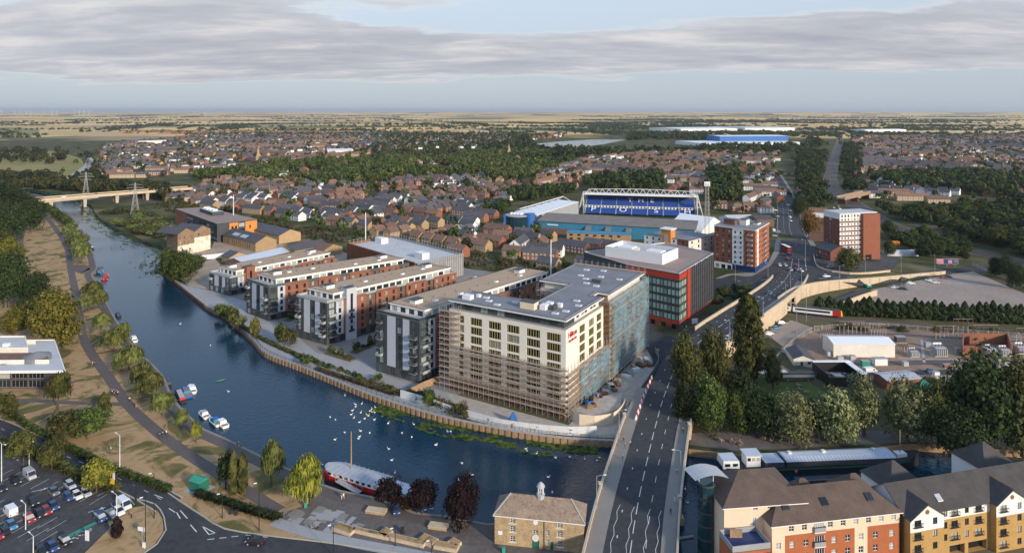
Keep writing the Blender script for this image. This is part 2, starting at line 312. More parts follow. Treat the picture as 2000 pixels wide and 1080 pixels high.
def ribbon(name,line,d0,d1,dz,mat,parent=None,kind='structure',**kw):
    a=offs(line,d0); b=offs(line,d1); m=MB()
    for i in range(len(line)-1):
        m.face([(a[i].x,a[i].y,a[i].z+dz),(b[i].x,b[i].y,b[i].z+dz),(b[i+1].x,b[i+1].y,b[i+1].z+dz),(a[i+1].x,a[i+1].y,a[i+1].z+dz)],mat)
    o=m.build(name,parent,kind=None if parent else kind,**kw); return o
def wallstrip(m,line,z0,z1,th,mat,side=1):
    "solid wall along a polyline; z0,z1 may be functions of the point"
    a=line; b=offs(line,th*side); f0=z0 if callable(z0) else (lambda p:z0); f1=z1 if callable(z1) else (lambda p:z1)
    for i in range(len(a)-1):
        p,q,r,s=a[i],a[i+1],b[i+1],b[i]
        lo=[(p.x,p.y,f0(p)),(q.x,q.y,f0(q)),(r.x,r.y,f0(q)),(s.x,s.y,f0(p))]; hi=[(p.x,p.y,f1(p)),(q.x,q.y,f1(q)),(r.x,r.y,f1(q)),(s.x,s.y,f1(p))]
        if side>0: lo.reverse(); hi.reverse()
        m.hexa(lo,hi,mat,None,True)
def sheet(name,pxs,z,mat,terrain=False,kind='structure',parent=None):
    pts=[(PT(*p)+Vector((0,0,z))) if terrain else P3(p[0],p[1],z) for p in pxs]
    m=MB(); m.face(pts,mat)
    o=m.build(name,parent,kind=None if parent else kind); me=o.data
    if me.polygons[0].normal.z<0: me.flip_normals()
    return o
def inside(p,poly):
    x,y=p[0],p[1]; c=False; j=len(poly)-1
    for i in range(len(poly)):
        if (poly[i][1]>y)!=(poly[j][1]>y) and x<(poly[j][0]-poly[i][0])*(y-poly[i][1])/(poly[j][1]-poly[i][1])+poly[i][0]: c=not c
        j=i
    return c
def text_mesh(name,body,size,mat,ext=.03):
    cu=bpy.data.curves.new(name,'FONT'); cu.body=body; cu.size=size; cu.extrude=ext; cu.align_x='CENTER'; cu.align_y='CENTER'
    o=bpy.data.objects.new(name,cu); COL.objects.link(o); dg=bpy.context.evaluated_depsgraph_get(); dg.update()
    me=bpy.data.meshes.new_from_object(o.evaluated_get(dg)); bpy.data.objects.remove(o); me.materials.clear(); me.materials.append(MT[mat]); return me
def set_mat(o,idx,mat):
    o.material_slots[idx].link='OBJECT'; o.material_slots[idx].material=MT[mat]
# ---------------------------------------------------------------- buildings with real openings
WINC={}
def win_mesh(w,h,fr,gl,nx,nz,fins=None):
    k=(round(w,2),round(h,2),fr,gl,nx,nz,fins)
    if k in WINC: return WINC[k]
    m=MB(); b=.07
    m.face([(-w/2,.05,0),(w/2,.05,0),(w/2,.05,h),(-w/2,.05,h)],gl)
    for i in range(nx+1):
        x=-w/2+b/2+(w-b)*i/nx; m.box(x-b/2,x+b/2,-.02,.06,0,h,fr)
    for i in range(nz+1):
        z=b/2+(h-b)*i/nz; m.box(-w/2+b,w/2-b,-.015,.06,z-b/2,z+b/2,fr)
    if fins:
        nf=max(2,int(w/.85))
        for i in range(nf):
            x=-w/2+w*(i+.5)/nf; m.box(x-.09,x+.09,-.16,-.03,.03,h-.03,fins)
    WINC[k]=m.mesh('window'); return WINC[k]
class Bldg:
    def __init__(s,name,label,cat,pts,z0=0.,group=None):
        s.o=Vector((pts[0][0],pts[0][1],z0)); s.root=thing(name,label,cat,s.o,0,group)
        s.p=[Vector((p[0]-s.o.x,p[1]-s.o.y,0)) for p in pts]; s.parts={}
    def mb(s,n):
        if n not in s.parts: s.parts[n]=MB()
        return s.parts[n]
    def side(s,i,pts=None):
        p=pts or s.p; a=p[i]; b=p[(i+1)%len(p)]; d=(b-a); L=d.length; d.normalize(); return a,d,Vector((d.y,-d.x,0)),L
    def at(s,i,u,dd,z,pts=None):
        a,d,n,L=s.side(i,pts); q=a+d*u-n*dd; return Vector((q.x,q.y,z))
    def wall(s,i,z0,z1,mat,ops=(),u0=0.,u1=None,part='wall',win=None,rev=.18,dd=0.,pts=None,revmat=None,skip=()):
        a,d,n,L=s.side(i,pts); u1=L if u1 is None else u1; m=s.mb(part)
        ops=[o for o in ops if o[0]>=u0-.01 and o[1]<=u1+.01 and o[2]>=z0-.01 and o[3]<=z1+.01]
        us=sorted({u0,u1,*[o[0] for o in ops],*[o[1] for o in ops]}); zs=sorted({z0,z1,*[o[2] for o in ops],*[o[3] for o in ops]})
        pt=lambda u,z,k=0.: (a.x+d.x*u-n.x*(k+dd),a.y+d.y*u-n.y*(k+dd),z)
        for x0,x1 in zip(us,us[1:]):
            run=None
            for y0,y1 in zip(zs,zs[1:]):
                cx,cy=(x0+x1)/2,(y0+y1)/2
                if any(o[0]<cx<o[1] and o[2]<cy<o[3] for o in ops):
                    if run: m.face([pt(x0,run[0]),pt(x1,run[0]),pt(x1,run[1]),pt(x0,run[1])],mat); run=None
                else: run=(run[0],y1) if run else (y0,y1)
            if run: m.face([pt(x0,run[0]),pt(x1,run[0]),pt(x1,run[1]),pt(x0,run[1])],mat)
        rm=revmat or mat
        for o in ops:
            x0,x1,y0,y1=o[:4]
            m.face([pt(x0,y0),pt(x0,y0,rev),pt(x0,y1,rev),pt(x0,y1)],rm); m.face([pt(x1,y0,rev),pt(x1,y0),pt(x1,y1),pt(x1,y1,rev)],rm)
            m.face([pt(x0,y0),pt(x1,y0),pt(x1,y0,rev),pt(x0,y0,rev)],rm); m.face([pt(x0,y1,rev),pt(x1,y1,rev),pt(x1,y1),pt(x0,y1)],rm)
            st=o[4] if len(o)>4 else win
            if st:
                me=win_mesh(x1-x0,y1-y0,*st); c=pt((x0+x1)/2,y0,rev-.05)
                ob('window',me,s.root,c,math.atan2(d.y,d.x))
    def inset(s,k,pts=None):
        p=pts or s.p; n=len(p); r=[]
        for i in range(n):
            a,b,c=p[i-1],p[i],p[(i+1)%n]; d1=(b-a).normalized(); d2=(c-b).normalized(); n1=Vector((-d1.y,d1.x,0)); n2=Vector((-d2.y,d2.x,0))
            bis=(n1+n2); r.append(b+bis*(k/max(.2,1+n1.dot(n2))))
        return r
    def slab(s,z0,z1,mat,mt=None,part='roof',pts=None): s.mb(part).prism(pts or s.p,z0,z1,mat,mt,True)
    def parapet(s,z0,z1,th,mat,part='parapet',pts=None):
        p=pts or s.p; q=s.inset(th,p); m=s.mb(part); n=len(p)
        for i in range(n):
            j=(i+1)%n; m.hexa([(p[i].x,p[i].y,z0),(p[j].x,p[j].y,z0),(q[j].x,q[j].y,z0),(q[i].x,q[i].y,z0)],[(p[i].x,p[i].y,z1),(p[j].x,p[j].y,z1),(q[j].x,q[j].y,z1),(q[i].x,q[i].y,z1)],mat,None,True)
    def grid(s,L,n,w,h,z0s,u0=None,u1=None):
        u0=0 if u0 is None else u0; u1=L if u1 is None else u1; st=(u1-u0)/n
        return [(u0+st*(i+.5)-w/2,u0+st*(i+.5)+w/2,z,z+h) for i in range(n) for z in z0s]
    def balcony(s,i,u,z,w,dep=1.5,slab='grey_metal',rail='glass_green',part='balcony'):
        k=('balc',round(w,1),dep,slab,rail)
        if k not in WINC:
            m=MB(); m.box(-w/2,w/2,-dep,0,-.18,0,slab)
            for a,b in (((-w/2,-dep),(w/2,-dep)),((-w/2,-dep),(-w/2,0)),((w/2,-dep),(w/2,0))):
                m.box(min(a[0],b[0])-.02,max(a[0],b[0])+.02,min(a[1],b[1])-.02,max(a[1],b[1])+.02,.06,1.0,rail); m.box(min(a[0],b[0])-.04,max(a[0],b[0])+.04,min(a[1],b[1])-.04,max(a[1],b[1])+.04,1.0,1.08,'black_metal')
            WINC[k]=m.mesh('balcony')
        a,d,n,L=s.side(i); q=a+d*u+n*.01; ob(part,WINC[k],s.root,(q.x,q.y,z),math.atan2(d.y,d.x))
    def done(s):
        for n,m in s.parts.items():
            if m.f: m.build(n,s.root)
        return s.root
def quad_from(A,B,C,z):
    "plan corners from three roof corner pixels at roof height z"
    a=Vector(PX(*A,z)); b=Vector(PX(*B,z)); c=Vector(PX(*C,z)); return [a,b,c,a+c-b]
# ================================================================ terrain, river, roads
SWALL[:]=smooth_line(SWALL,4)
LB=[(1165,1020),(950,1022),(875,1007),(812,1000),(732,970),(665,957),(630,945),(515,892),(440,855),(400,838),(340,780),(320,735),(282,695),(250,660),(225,620),(207,587),(195,560),(180,535),(190,522),(175,482),(140,440),(112,405),(95,389),(75,381),(40,378),(-90,378)]
RB=[(-90,366),(40,367),(110,374),(150,389),(178,402),(185,415),(200,430),(235,450),(287,472),(320,484),(316,512),(318,530),(340,548),(407,600),(430,610),(470,640),(495,665),(520,690),(590,717),(640,737),(700,762),(780,790),(876,817),(1000,842),(1100,856),(1203,862)]
lb=[P3(*p) for p in LB]; rb=[P3(*p) for p in RB]
lbs=smooth_line(lb[1:],6); lbs=[lb[0]]+lbs; rbs=smooth_line(rb[:13],8)[:-1]+smooth_line(rb[12:],5)
right_far=[Vector((52,196,0)),Vector((67,192.6,0)),Vector((90,193,0)),Vector((119,199,0)),Vector((150,195,0)),Vector((300,205,0)),Vector((420,240,0))]
right_near=[Vector((460,205,0)),Vector((260,176,0)),Vector((140,165,0)),Vector((92,160,0)),Vector((45,158.5,0)),Vector((44.5,146,0)),Vector((41,120,0)),Vector((26,118,0)),Vector((24,150,0))]
river=lbs+rbs+right_far+right_near
rv=[Vector((p.x,p.y)) for p in river]
cv=list(rv); ce=[(i,(i+1)%len(rv)) for i in range(len(rv))]
b0=len(cv); cv+= [Vector(p) for p in ((-80000,-2000),(80000,-2000),(80000,95000),(-80000,95000))]; ce+=[(b0,b0+1),(b0+1,b0+2),(b0+2,b0+3),(b0+3,b0)]
sw=[Vector((p.x,p.y)) for p in SWALL]
for s in (0.3,0.95):
    k=len(cv); cv+=[p+Vector((0,s)) for p in sw]; ce+=[(k+i,k+i+1) for i in range(len(sw)-1)]
for ix in range(24):
    for iy in range(34):
        q=Vector((85+ix*10.5,305+iy*10.2))
        if all((q-p).length>3 for p in sw): cv.append(q)
for rr in (900,1800,3500,7000,15000,30000):
    for k in range(24): cv.append(Vector((rr*math.cos(R(k*15+3)),rr*math.sin(R(k*15+3)))))
vo,eo,fo,_,_,_=delaunay_2d_cdt(cv,ce,[],0,1e-4)
rpoly=[(p.x,p.y) for p in rv]
tri=[]
for f in fo:
    c=sum((vo[i] for i in f),Vector((0,0)))/len(f)
    if not inside(c,rpoly): tri.append(f)
gm=MB(); gm.v=[(v.x,v.y,hmap(v.x,v.y)) for v in vo]; gm.f=[tuple(f) for f in tri]; gm.m=[0]*len(tri); gm.mats=['land']
ground=gm.build('ground',kind='structure')
bm=bmesh.new(); bm.from_mesh(ground.data); bmesh.ops.recalc_face_normals(bm,faces=bm.faces)
if sum(f.normal.z for f in bm.faces)<0: bmesh.ops.reverse_faces(bm,faces=bm.faces)
bm.to_mesh(ground.data); bm.free()
WZ=-1.8
wm=MB(); wm.face([(-620,90,WZ),(480,90,WZ),(480,1000,WZ),(-620,1000,WZ)],'river_water'); wm.build('river',kind='structure')
bedm=MB(); bedm.face([(-620,90,-4.5),(480,90,-4.5),(480,1000,-4.5),(-620,1000,-4.5)],'scrub_ground'); bedm.build('river_bed',kind='structure')
# banks
m=MB(); wallstrip(m,lbs,-4,.12,.7,'pavement',side=-1); m.build('park_bank_wall',kind='structure')
m=MB(); wallstrip(m,right_far,-4,.05,.6,'timber',side=-1); m.build('garden_bank_wall',kind='structure')
m=MB(); wallstrip(m,right_near,-4,.2,.6,'dark_brick',side=-1); m.build('flats_bank_wall',kind='structure')
iq=min(range(len(rbs)),key=lambda i:(rbs[i]-P3(407,600)).length); iq0=min(range(len(rbs)),key=lambda i:(rbs[i]-P3(340,548)).length)
m=MB(); wallstrip(m,rbs[:iq0+1],-4,-.3,.5,'scrub_ground',side=-1); m.build('wild_bank',kind='structure')
def resample(line,step):
    out=[line[0]]; acc=0
    for a,b in zip(line,line[1:]):
        d=(b-a).length; t=step-acc
        while t<=d: out.append(a.lerp(b,t/d)); t+=step
        acc=(acc+d)%step
    return out
piles=resample(rbs[iq0:],1.1)
m=MB()
for i in range(len(piles)-1):
    a,b=piles[i],piles[i+1]; t=(b-a).normalized(); n=Vector((t.y,-t.x,0)); k=0.32 if i%2 else 0.0
    # river lies on the right of travel? choose the side away from the quay
    n=-n if inside((a-n*2)[:2],rpoly) else n
    p=a+n*k; q=b+n*k; r=b-n*.5; s=a-n*.5
    pl=[(p.x,p.y),(q.x,q.y),(r.x,r.y),(s.x,s.y)]
    ar=sum(pl[j][0]*pl[(j+1)%4][1]-pl[(j+1)%4][0]*pl[j][1] for j in range(4))
    if ar<0: pl.reverse()
    m.prism(pl,-4,0.02,'rust_steel' if i<len(piles)*.2 else 'timber',None,True)
m.build('quay_wall',kind='structure')
cap=MB(); wallstrip(cap,rbs[iq0:],.02,.25,.9,'grey_concrete',side=-1); cap.build('quay_coping',kind='structure')
# quay railing
rl=offs(smooth_line(rb[13:],5),-.5); rt=thing('quay_railing','dark metal railing running along the top of the sheet-piled quay','railing',rl[0])
pm=MB(); pm.box(-.05,.05,-.05,.05,0,1.25,'charcoal'); pmesh=pm.mesh('post')
for p in resample(rl,2.6): ob('post',pmesh,rt,p-rl[0]+Vector((0,0,.24)))
for z in (.55,.9,1.3):
    m=MB(); wallstrip(m,[p-rl[0] for p in rl],z+.2,z+.26,.05,'charcoal'); m.build('rail',rt)
# sheets of ground cover
sheet('park_grass',[(-340,470),(-60,430),(40,412),(104,404)]+LB[21:6:-1][1:]+[(600,985),(545,1003),(500,985),(440,955),(395,985),(330,960),(225,918),(125,872),(0,815),(-340,790)],.02,'dry_grass')
sheet('meadow',[(-200,290),(60,291),(120,297),(158,310),(165,322),(150,340),(115,352),(60,350),(-200,338)],.06,'meadow')
sheet('field',[(-300,253),(20,249),(78,252),(72,266),(-300,270)],.06,'meadow')
sheet('quay_paving',RB[13:23]+[(905,800),(870,765),(760,735),(700,700),(620,690),(560,640),(480,590),(425,570),(370,560),(345,548)],.02,'paving')
sheet('courtyard_paving',[(420,575),(432,560),(650,498),(800,503),(915,525),(1075,545),(1150,560),(1270,640),(1270,672),(1110,700),(880,775),(870,765),(760,735),(700,700),(620,690),(560,640),(480,590)],.016,'pavement')
sheet('office_forecourt',[(1205,585),(1262,668),(1275,688),(1300,700),(1345,672),(1372,650),(1400,600),(1330,660),(1300,655)],.02,'old_asphalt')
sheet('waste_ground',[(352,545),(370,560),(425,568),(440,530),(420,505),(365,520)],.024,'bare_earth')
sheet('yard',[(262,428),(300,420),(335,440),(330,470),(300,462)],.024,'bare_earth')
sheet('mill_yard',[(320,486),(325,505),(440,500),(620,520),(690,500),(640,480),(500,475),(420,470),(410,490)],.024,'bare_earth')
sheet('corridor',[(330,392),(500,428),(680,458),(920,498),(1100,530),(1080,545),(900,520),(680,480),(500,450),(300,405)],.024,'scrub_ground')
sheet('dirt_car_park',[(1588,603),(1640,585),(1700,566),(1850,537),(1900,530),(2000,573),(2140,625),(2140,640),(1800,620),(1600,606)],.03,'car_park_dirt')
sheet('substation_yard',[(1500,735),(1500,680),(1545,648),(1700,640),(2140,660),(2140,745),(1800,742),(1600,740)],.03,'gravel_yard')
sheet('beer_garden',[(1400,770),(1500,730),(1640,735),(1640,760),(1600,800),(1400,830)],.03,'lawn')
sheet('towpath',[(1346,868),(1440,880),(1600,872),(1790,862),(2050,872),(2050,850),(1780,840),(1350,845)],.03,'plaza')
sheet('service_yard',[(1485,700),(1492,655),(1545,625),(1590,640),(1545,660),(1515,690)],.034,'car_park_dirt')
sheet('building_site',[(870,765),(905,806),(1060,835),(1100,850),(1203,855),(1262,760),(1293,700),(1270,670),(1110,830)],.026,'site_debris')
plaza=sheet('riverside_plaza',[(545,1003),(600,985),(632,948),(668,960),(732,973),(812,1003),(875,1010),(950,1025),(1165,1023),(1150,1100),(960,1110),(640,1050),(530,1018)],.028,'plaza')
sheet('approach_yard',[(1155,1040),(1165,1023),(960,1060),(950,1200),(1150,1200)],.03,'plaza')
# far water
sheet('far_river',[(112,358),(150,358),(172,336),(184,320),(183,308),(171,308),(163,325),(132,346)],.12,'lake_water')
sheet('lake',[(1046,281),(1075,290),(1115,290),(1180,282),(1224,273),(1160,272.5),(1090,277)],.3,'lake_water')
# paths
def path(name,px,w,mat,z=.045,step=6):
    ln=smooth_line([P3(*p) for p in px],step); return ribbon(name,ln,-w/2,w/2,z,mat),ln
_,pathL=path('park_path',[(60,385),(72,400),(107,445),(130,482),(137,520),(147,570),(155,620),(163,660),(180,692),(212,737),(250,790),(300,837),(350,875),(390,902),(440,932),(500,970),(545,997)],3.6,'path_tar')
path('west_path',[(48,380),(40,437),(37,500),(30,545),(25,600)],5,'path_tar',.05)
path('cross_path',[(-40,795),(30,782),(130,786),(200,788),(248,790)],2.6,'path_tar',.05)
ribbon('quayside_walk',offs(lbs,1.0)[2:],-.2,3.2,.05,'path_tar') if not inside(offs(lbs,1.0)[20][:2],rpoly) else ribbon('quayside_walk',offs(lbs,-1.0)[2:],-3.2,.2,.05,'path_tar')
path('riverside_slip',[(150,520),(165,530),(180,528),(190,522)],9,'path_tar',.055)
# roads
def road(name,px,w,z=.06,mat='asphalt',terr=False,step=5):
    ln=smooth_line([PT(*p) if terr else P3(*p) for p in px],step); o=ribbon(name,ln,-w/2,w/2,z,mat); return o,ln
def dashes(parent,line,off,z,on,gap,w=.14,mat='road_paint',name='lane_marking'):
    ln=offs(line,off); pts=resample(ln,.5); i=0; no=int(on/.5); ng=int(gap/.5)
    while i+no<len(pts):
        seg=pts[i:i+no+1]; a=offs(seg,-w/2); b=offs(seg,w/2); m=MB()
        for j in range(0,len(seg)-1): m.face([(a[j].x,a[j].y,a[j].z+z),(b[j].x,b[j].y,b[j].z+z),(b[j+1].x,b[j+1].y,b[j+1].z+z),(a[j+1].x,a[j+1].y,a[j+1].z+z)],mat)
        i+=no+ng; m.build(name,parent)
def kerbs(parent,line,d,z,mat='kerb',w=.3,h=.12):
    m=MB(); ln=offs(line,d); wallstrip(m,ln,lambda p:p.z,lambda p:p.z+z+h,w,mat,side=1 if d>0 else -1); m.build('kerb',parent)
ro,rl_=road('park_road',[(-60,815),(0,836),(62,866),(125,889),(225,931),(287,960),(330,985)],6.5); kerbs(ro,rl_,3.3,.06); kerbs(ro,rl_,-3.3,.06); dashes(ro,rl_,0,.066,2,4)
jn=sheet('road_junction',[(248,955),(300,955),(340,975),(395,1010),(440,1035),(520,1048),(640,1062),(800,1086),(1100,1150),(1100,1220),(100,1220),(240,1095),(290,1075),(318,1045),(320,1015),(300,985)],.058,'asphalt')
sheet('verge',[(395,985),(440,955),(500,987),(530,1018),(640,1052),(800,1080),(640,1058),(520,1044),(440,1031),(400,1008),(345,972),(330,960)],.05,'dry_grass')
pl=smooth_line([P3(*p) for p in [(535,1018),(600,1040),(680,1058),(760,1073),(850,1090),(960,1110)]],4); pv=ribbon('pavement',pl,-1.6,1.6,.075,'paving')
jk=smooth_line([P3(*p) for p in [(330,962),(345,972),(400,1008),(440,1031),(520,1044),(640,1058),(800,1082)]],4); kerbs(jn,jk,0.1,.06)
jl=smooth_line([P3(*p) for p in [(262,975),(300,985),(318,1010),(322,1035),(305,1062),(265,1090)]],3); kerbs(jn,jl,-.1,.06)
m=MB()
for a,b in (((405,1053),(475,1045)),((480,1044),(530,1049)),((345,1000),(352,1012)),((352,996),(366,1012)),((372,1024),(384,1038)),((395,1027),(420,1040)),((395,1027),(408,1043)),((408,1043),(420,1040)),((330,992),(342,1000)),((300,965),(318,972))):
    p,q=P3(*a,.066),P3(*b,.066); t=(q-p).normalized(); n=Vector((t.y,-t.x,0))*.12
    k=max(1,int((q-p).length/2)) if (b[0]-a[0])>45 else 1
    for i in range(k):
        u=p.lerp(q,i/k); v=p.lerp(q,(i+.6)/k) if k>1 else q; m.face([u-n,u+n,v+n,v-n],'road_paint')
m.build('road_marking',jn)
# town car park bottom left
cp=sheet('riverside_car_park',[(-120,850),(0,868),(60,884),(160,930),(232,962),(252,985),(262,992),(205,1003),(215,1030),(150,1090),(60,1220),(-140,1220)],.05,'old_asphalt')
sheet('traffic_island_grass',[(205,1003),(262,990),(300,985),(317,1012),(320,1035),(303,1062),(262,1092),(150,1094),(215,1030)],.055,'dry_grass')
m=MB()
def bay(px0,px1,n,dep,mat='road_paint'):
    a,b=P3(*px0,.056),P3(*px1,.056); t=(b-a).normalized(); nn=Vector((-t.y,t.x,0))
    for i in range(n+1):
        p=a.lerp(b,i/n); q=p+nn*dep; e=t*.06; m.face([p-e,p+e,q+e,q-e],mat)
for r in (((-30,930),(175,985),11,5),((-40,960),(130,1015),10,-4.8),((150,950),(190,968),2,4.8),((-50,1020),(70,1062),7,5),((190,1012),(262,985),4,4.8)): bay(*r)
def parrow(px,ang,L_=4):
    p=P3(*px,.057); t=Vector((math.cos(ang),math.sin(ang),0)); n=Vector((-t.y,t.x,0))
    m.face([p-n*.1,p+t*L_*.7-n*.1,p+t*L_*.7+n*.1,p+n*.1],'road_paint'); m.face([p+t*L_*.65-n*.45,p+t*L_,p+t*L_*.65+n*.45],'road_paint')
for a,b in (((36,899),2.6),((62,960),.55),((172,1000),.6),((15,893),.6)): parrow(a,b)
m.build('bay_marking',cp)
m=MB()
for a,b,c,d in (((128,1046),(185,1018),(190,1021),(134,1050)),):
    m.face([P3(*x,.058) for x in (d,c,b,a)],'green_bay')
for i in range(3):
    u=(i+.35)/3; p=P3(lerp(134,190,u),lerp(1052,1024,u),.058); 
    for k in range(7):
        a=random.uniform(-1.4,1.4); b=random.uniform(.3,2.2); m.face([p+Vector((a+x,b*-1+y,0)) for x,y in ((-.35,-.1),(.35,-.1),(.35,.15),(-.35,.15))],'road_paint')
m.build('charging_bay_marking',cp)
# ---------------------------------------------------------------- London road: river bridge, ramp, junction
LR=[(1222,1180,3.5),(1234,1075,3.5),(1248,985,3.5),(1267,895,3.5),(1284,825,3.6),(1302,765,3.9),(1332,702,4.7),(1390,650,6),(1445,612,7),(1497,578,6.9),(1530,552,5.9),(1545,530,5.2)]
lr=smooth_line([P3(*p) for p in LR],4)
brd=thing('road_bridge','long road bridge with tan stone parapets crossing the dark river','bridge',lr[0]); bo=lr[0]
rel=lambda ln:[p-bo for p in ln]
ibr=min(range(len(lr)),key=lambda i:abs(lr[i].y-204)); ijn=len(lr)-1
rd=ribbon('carriageway',rel(lr),-6.1,6.1,0,'asphalt',brd)
lane=lambda f0,f1:rel(lr)[int(f0*len(lr)):int(f1*len(lr))]
dashes(rd,rel(lr),-.3,.006,5,2.5,.2); dashes(rd,rel(lr),2.9,.006,3,6,.16); dashes(rd,rel(lr),-3.6,.006,1,9,.25); 
zz_=lane(0,.13)
for off in (-4.6,-1.2,2.6,5.2):
    pts=resample(offs(zz_,off),3.0)
    for i in range(len(pts)-1):
        mz=MB(); t=(pts[i+1]-pts[i]).normalized(); n=Vector((t.y,-t.x,0)); s=.22 if i%2 else -.22; a=pts[i]+n*s; b=pts[i+1]-n*s; up=Vector((0,0,.008))
        mz.face([a-n*.06+up,a+n*.06+up,b+n*.06+up,b-n*.06+up],'road_paint'); mz.build('zigzag_marking',rd)
irv=min(range(len(lr)),key=lambda i:abs(lr[i].y-226))
for d0,d1 in ((-10,-6.1),(6.1,9.3)):
    fw=MB(); a=offs(rel(lr),d0); b=offs(rel(lr),d1); last=irv if d0<0 else ijn-6
    for i in range(last):
        fw.hexa([(a[i].x,a[i].y,a[i].z-.5),(b[i].x,b[i].y,b[i].z-.5),(b[i+1].x,b[i+1].y,b[i+1].z-.5),(a[i+1].x,a[i+1].y,a[i+1].z-.5)],[(a[i].x,a[i].y,a[i].z+.13),(b[i].x,b[i].y,b[i].z+.13),(b[i+1].x,b[i+1].y,b[i+1].z+.13),(a[i+1].x,a[i+1].y,a[i+1].z+.13)],'pavement',None,False)
    fw.build('footway',brd)
dk=MB(); a=offs(rel(lr),-10); b=offs(rel(lr),9.3)
for i in range(ibr+3): dk.hexa([(a[i].x,a[i].y,a[i].z-1.2),(b[i].x,b[i].y,b[i].z-1.2),(b[i+1].x,b[i+1].y,b[i+1].z-1.2),(a[i+1].x,a[i+1].y,a[i+1].z-1.2)],[(a[i].x,a[i].y,a[i].z-.1),(b[i].x,b[i].y,b[i].z-.1),(b[i+1].x,b[i+1].y,b[i+1].z-.1),(a[i+1].x,a[i+1].y,a[i+1].z-.1)],'concrete',None,True)
dk.build('deck',brd)
for off,last in ((-10.2,irv-2),(9.5,ibr+2)):
    ln=offs(rel(lr),off)[:last]; seg=3
    for i in range(0,len(ln)-seg,seg):
        mm=MB(); s=ln[i:i+seg+1]; o0=s[0].copy(); s=[p-o0 for p in s]; wallstrip(mm,s,lambda p:p.z-.9,lambda p:p.z+1.05,.38,'tan_concrete'); wallstrip(mm,[p+Vector((0,0,0)) for p in offs(s,-.06)],lambda p:p.z+1.05,lambda p:p.z+1.2,.5,'concrete'); mm.build('parapet_panel',brd,o0)
    for i in range(0,len(ln),seg*3):
        mm=MB(); mm.box(-.45,.45,-.45,.45,-5.2-ln[i].z*0,1.35,'tan_concrete'); mm.box(-.55,.55,-.55,.55,1.35,1.55,'concrete'); mm.box(-.9,.9,-.9,.9,-6,-3.6,'tan_concrete'); mm.build('pier',brd,ln[i])
# ramp: retaining walls from the bridge to the junction
iop0=min(range(len(lr)),key=lambda i:(offs(lr,9)[i]-P3(1533,618,0)).length)
rw=thing('flyover_wall','tan concrete retaining wall with parapet under the raised road ramp','wall',lr[ibr]); ro_=lr[ibr]
rline=offs(lr,9.6); gapc=P3(1500,606,0); 
ig=min(range(ibr,len(lr)),key=lambda i:(rline[i]-Vector((gapc.x+8,gapc.y,rline[i].z))).length)
def wallpanels(line,i0,i1,bottom,parent,o0,mat='tan_concrete',seg=2,side=1):
    for i in range(i0,i1,seg):
        s=line[i:min(i1,i+seg)+1]
        if len(s)<2: continue
        q=s[0].copy(); q.z=0; loc=[p-q for p in s]; mm=MB(); wallstrip(mm,loc,bottom,lambda p:p.z+.9,.4,mat,side=side); wallstrip(mm,offs(loc,-.08*side),lambda p:p.z+.9,lambda p:p.z+1.15,.56,'concrete',side=side)
        mm.bar((loc[0].x,loc[0].y,0),(loc[0].x,loc[0].y,loc[0].z+.9),.28,mat)
        mm.build('wall_panel',parent,q-o0)
ro0=Vector((ro_.x,ro_.y,0)); rw.location=ro0
wallpanels(rline,ibr,ig-1,lambda p:-.2,rw,ro0); wallpanels(rline,ig-1,ig+3,lambda p:p.z-1.6,rw,ro0); wallpanels(rline,ig+3,len(rline)-3,lambda p:-.2,rw,ro0)
lline=offs(lr,-7.2); iL=min(range(len(lr)),key=lambda i:(lline[i]-P3(1368,648,6)).length)
lw=thing('ramp_parapet_wall','low tan wall edging the road ramp beside the red-framed office','wall',Vector((lline[iL].x,lline[iL].y,0)))
wallpanels(lline,iL,len(lr)-6,lambda p:-.2,lw,Vector((lline[iL].x,lline[iL].y,0)),side=-1)
# wall on the far curve above the dirt car park
sw3=[p for p in SWALL if p.x>P3(1520,585,7).x-.1]; cw=thing('curved_retaining_wall','curved tan concrete wall above the dirt car park, tapering to nothing','wall',Vector((sw3[0].x,sw3[0].y,0)))
wallpanels(sw3,0,len(sw3)-1,lambda p:-.2,cw,Vector((sw3[0].x,sw3[0].y,0)),side=-1)
lo=smooth_line([P3(*p) for p in [(1590,612,0),(1620,596,.3),(1660,580,1.2),(1700,567,2.0)]],5); ribbon('slip_road',lo,-3,3,.06,'old_asphalt')
mw=thing('slip_road_wall','low tan wall beside the slip road below the curved retaining wall','wall',Vector((lo[0].x,lo[0].y,0))); wallpanels(offs(lo,3.4),0,len(lo)-1,lambda p:-.2,mw,Vector((lo[0].x,lo[0].y,0)))
# junction and arms (on the raised ground)
def tsheet(name,pxs,dz,mat,n=6):
    "terrain-following sheet: polygon filled with a grid of small quads clipped by centre"
    pts=[PT(*p) for p in pxs]; poly=[(p.x,p.y) for p in pts]; x0=min(p[0] for p in poly); x1=max(p[0] for p in poly); y0=min(p[1] for p in poly); y1=max(p[1] for p in poly)
    c2=[Vector(p) for p in poly]; e2=[(i,(i+1)%len(poly)) for i in range(len(poly))]
    x=x0
    while x<x1:
        y=y0
        while y<y1:
            if inside((x,y),poly): c2.append(Vector((x,y)))
            y+=n
        x+=n
    v,e,f,_,_,_=delaunay_2d_cdt(c2,e2,[],1,1e-4); mm=MB(); mm.v=[(p.x,p.y,hmap(p.x,p.y)+dz) for p in v]; mm.mats=[mat]
    for t in f:
        a,b,c=(v[i] for i in t[:3]); 
        if (b-a).cross(c-a)<0: t=list(reversed(t))
        mm.f.append(tuple(t)); mm.m.append(0)
    return mm.build(name,kind='structure')
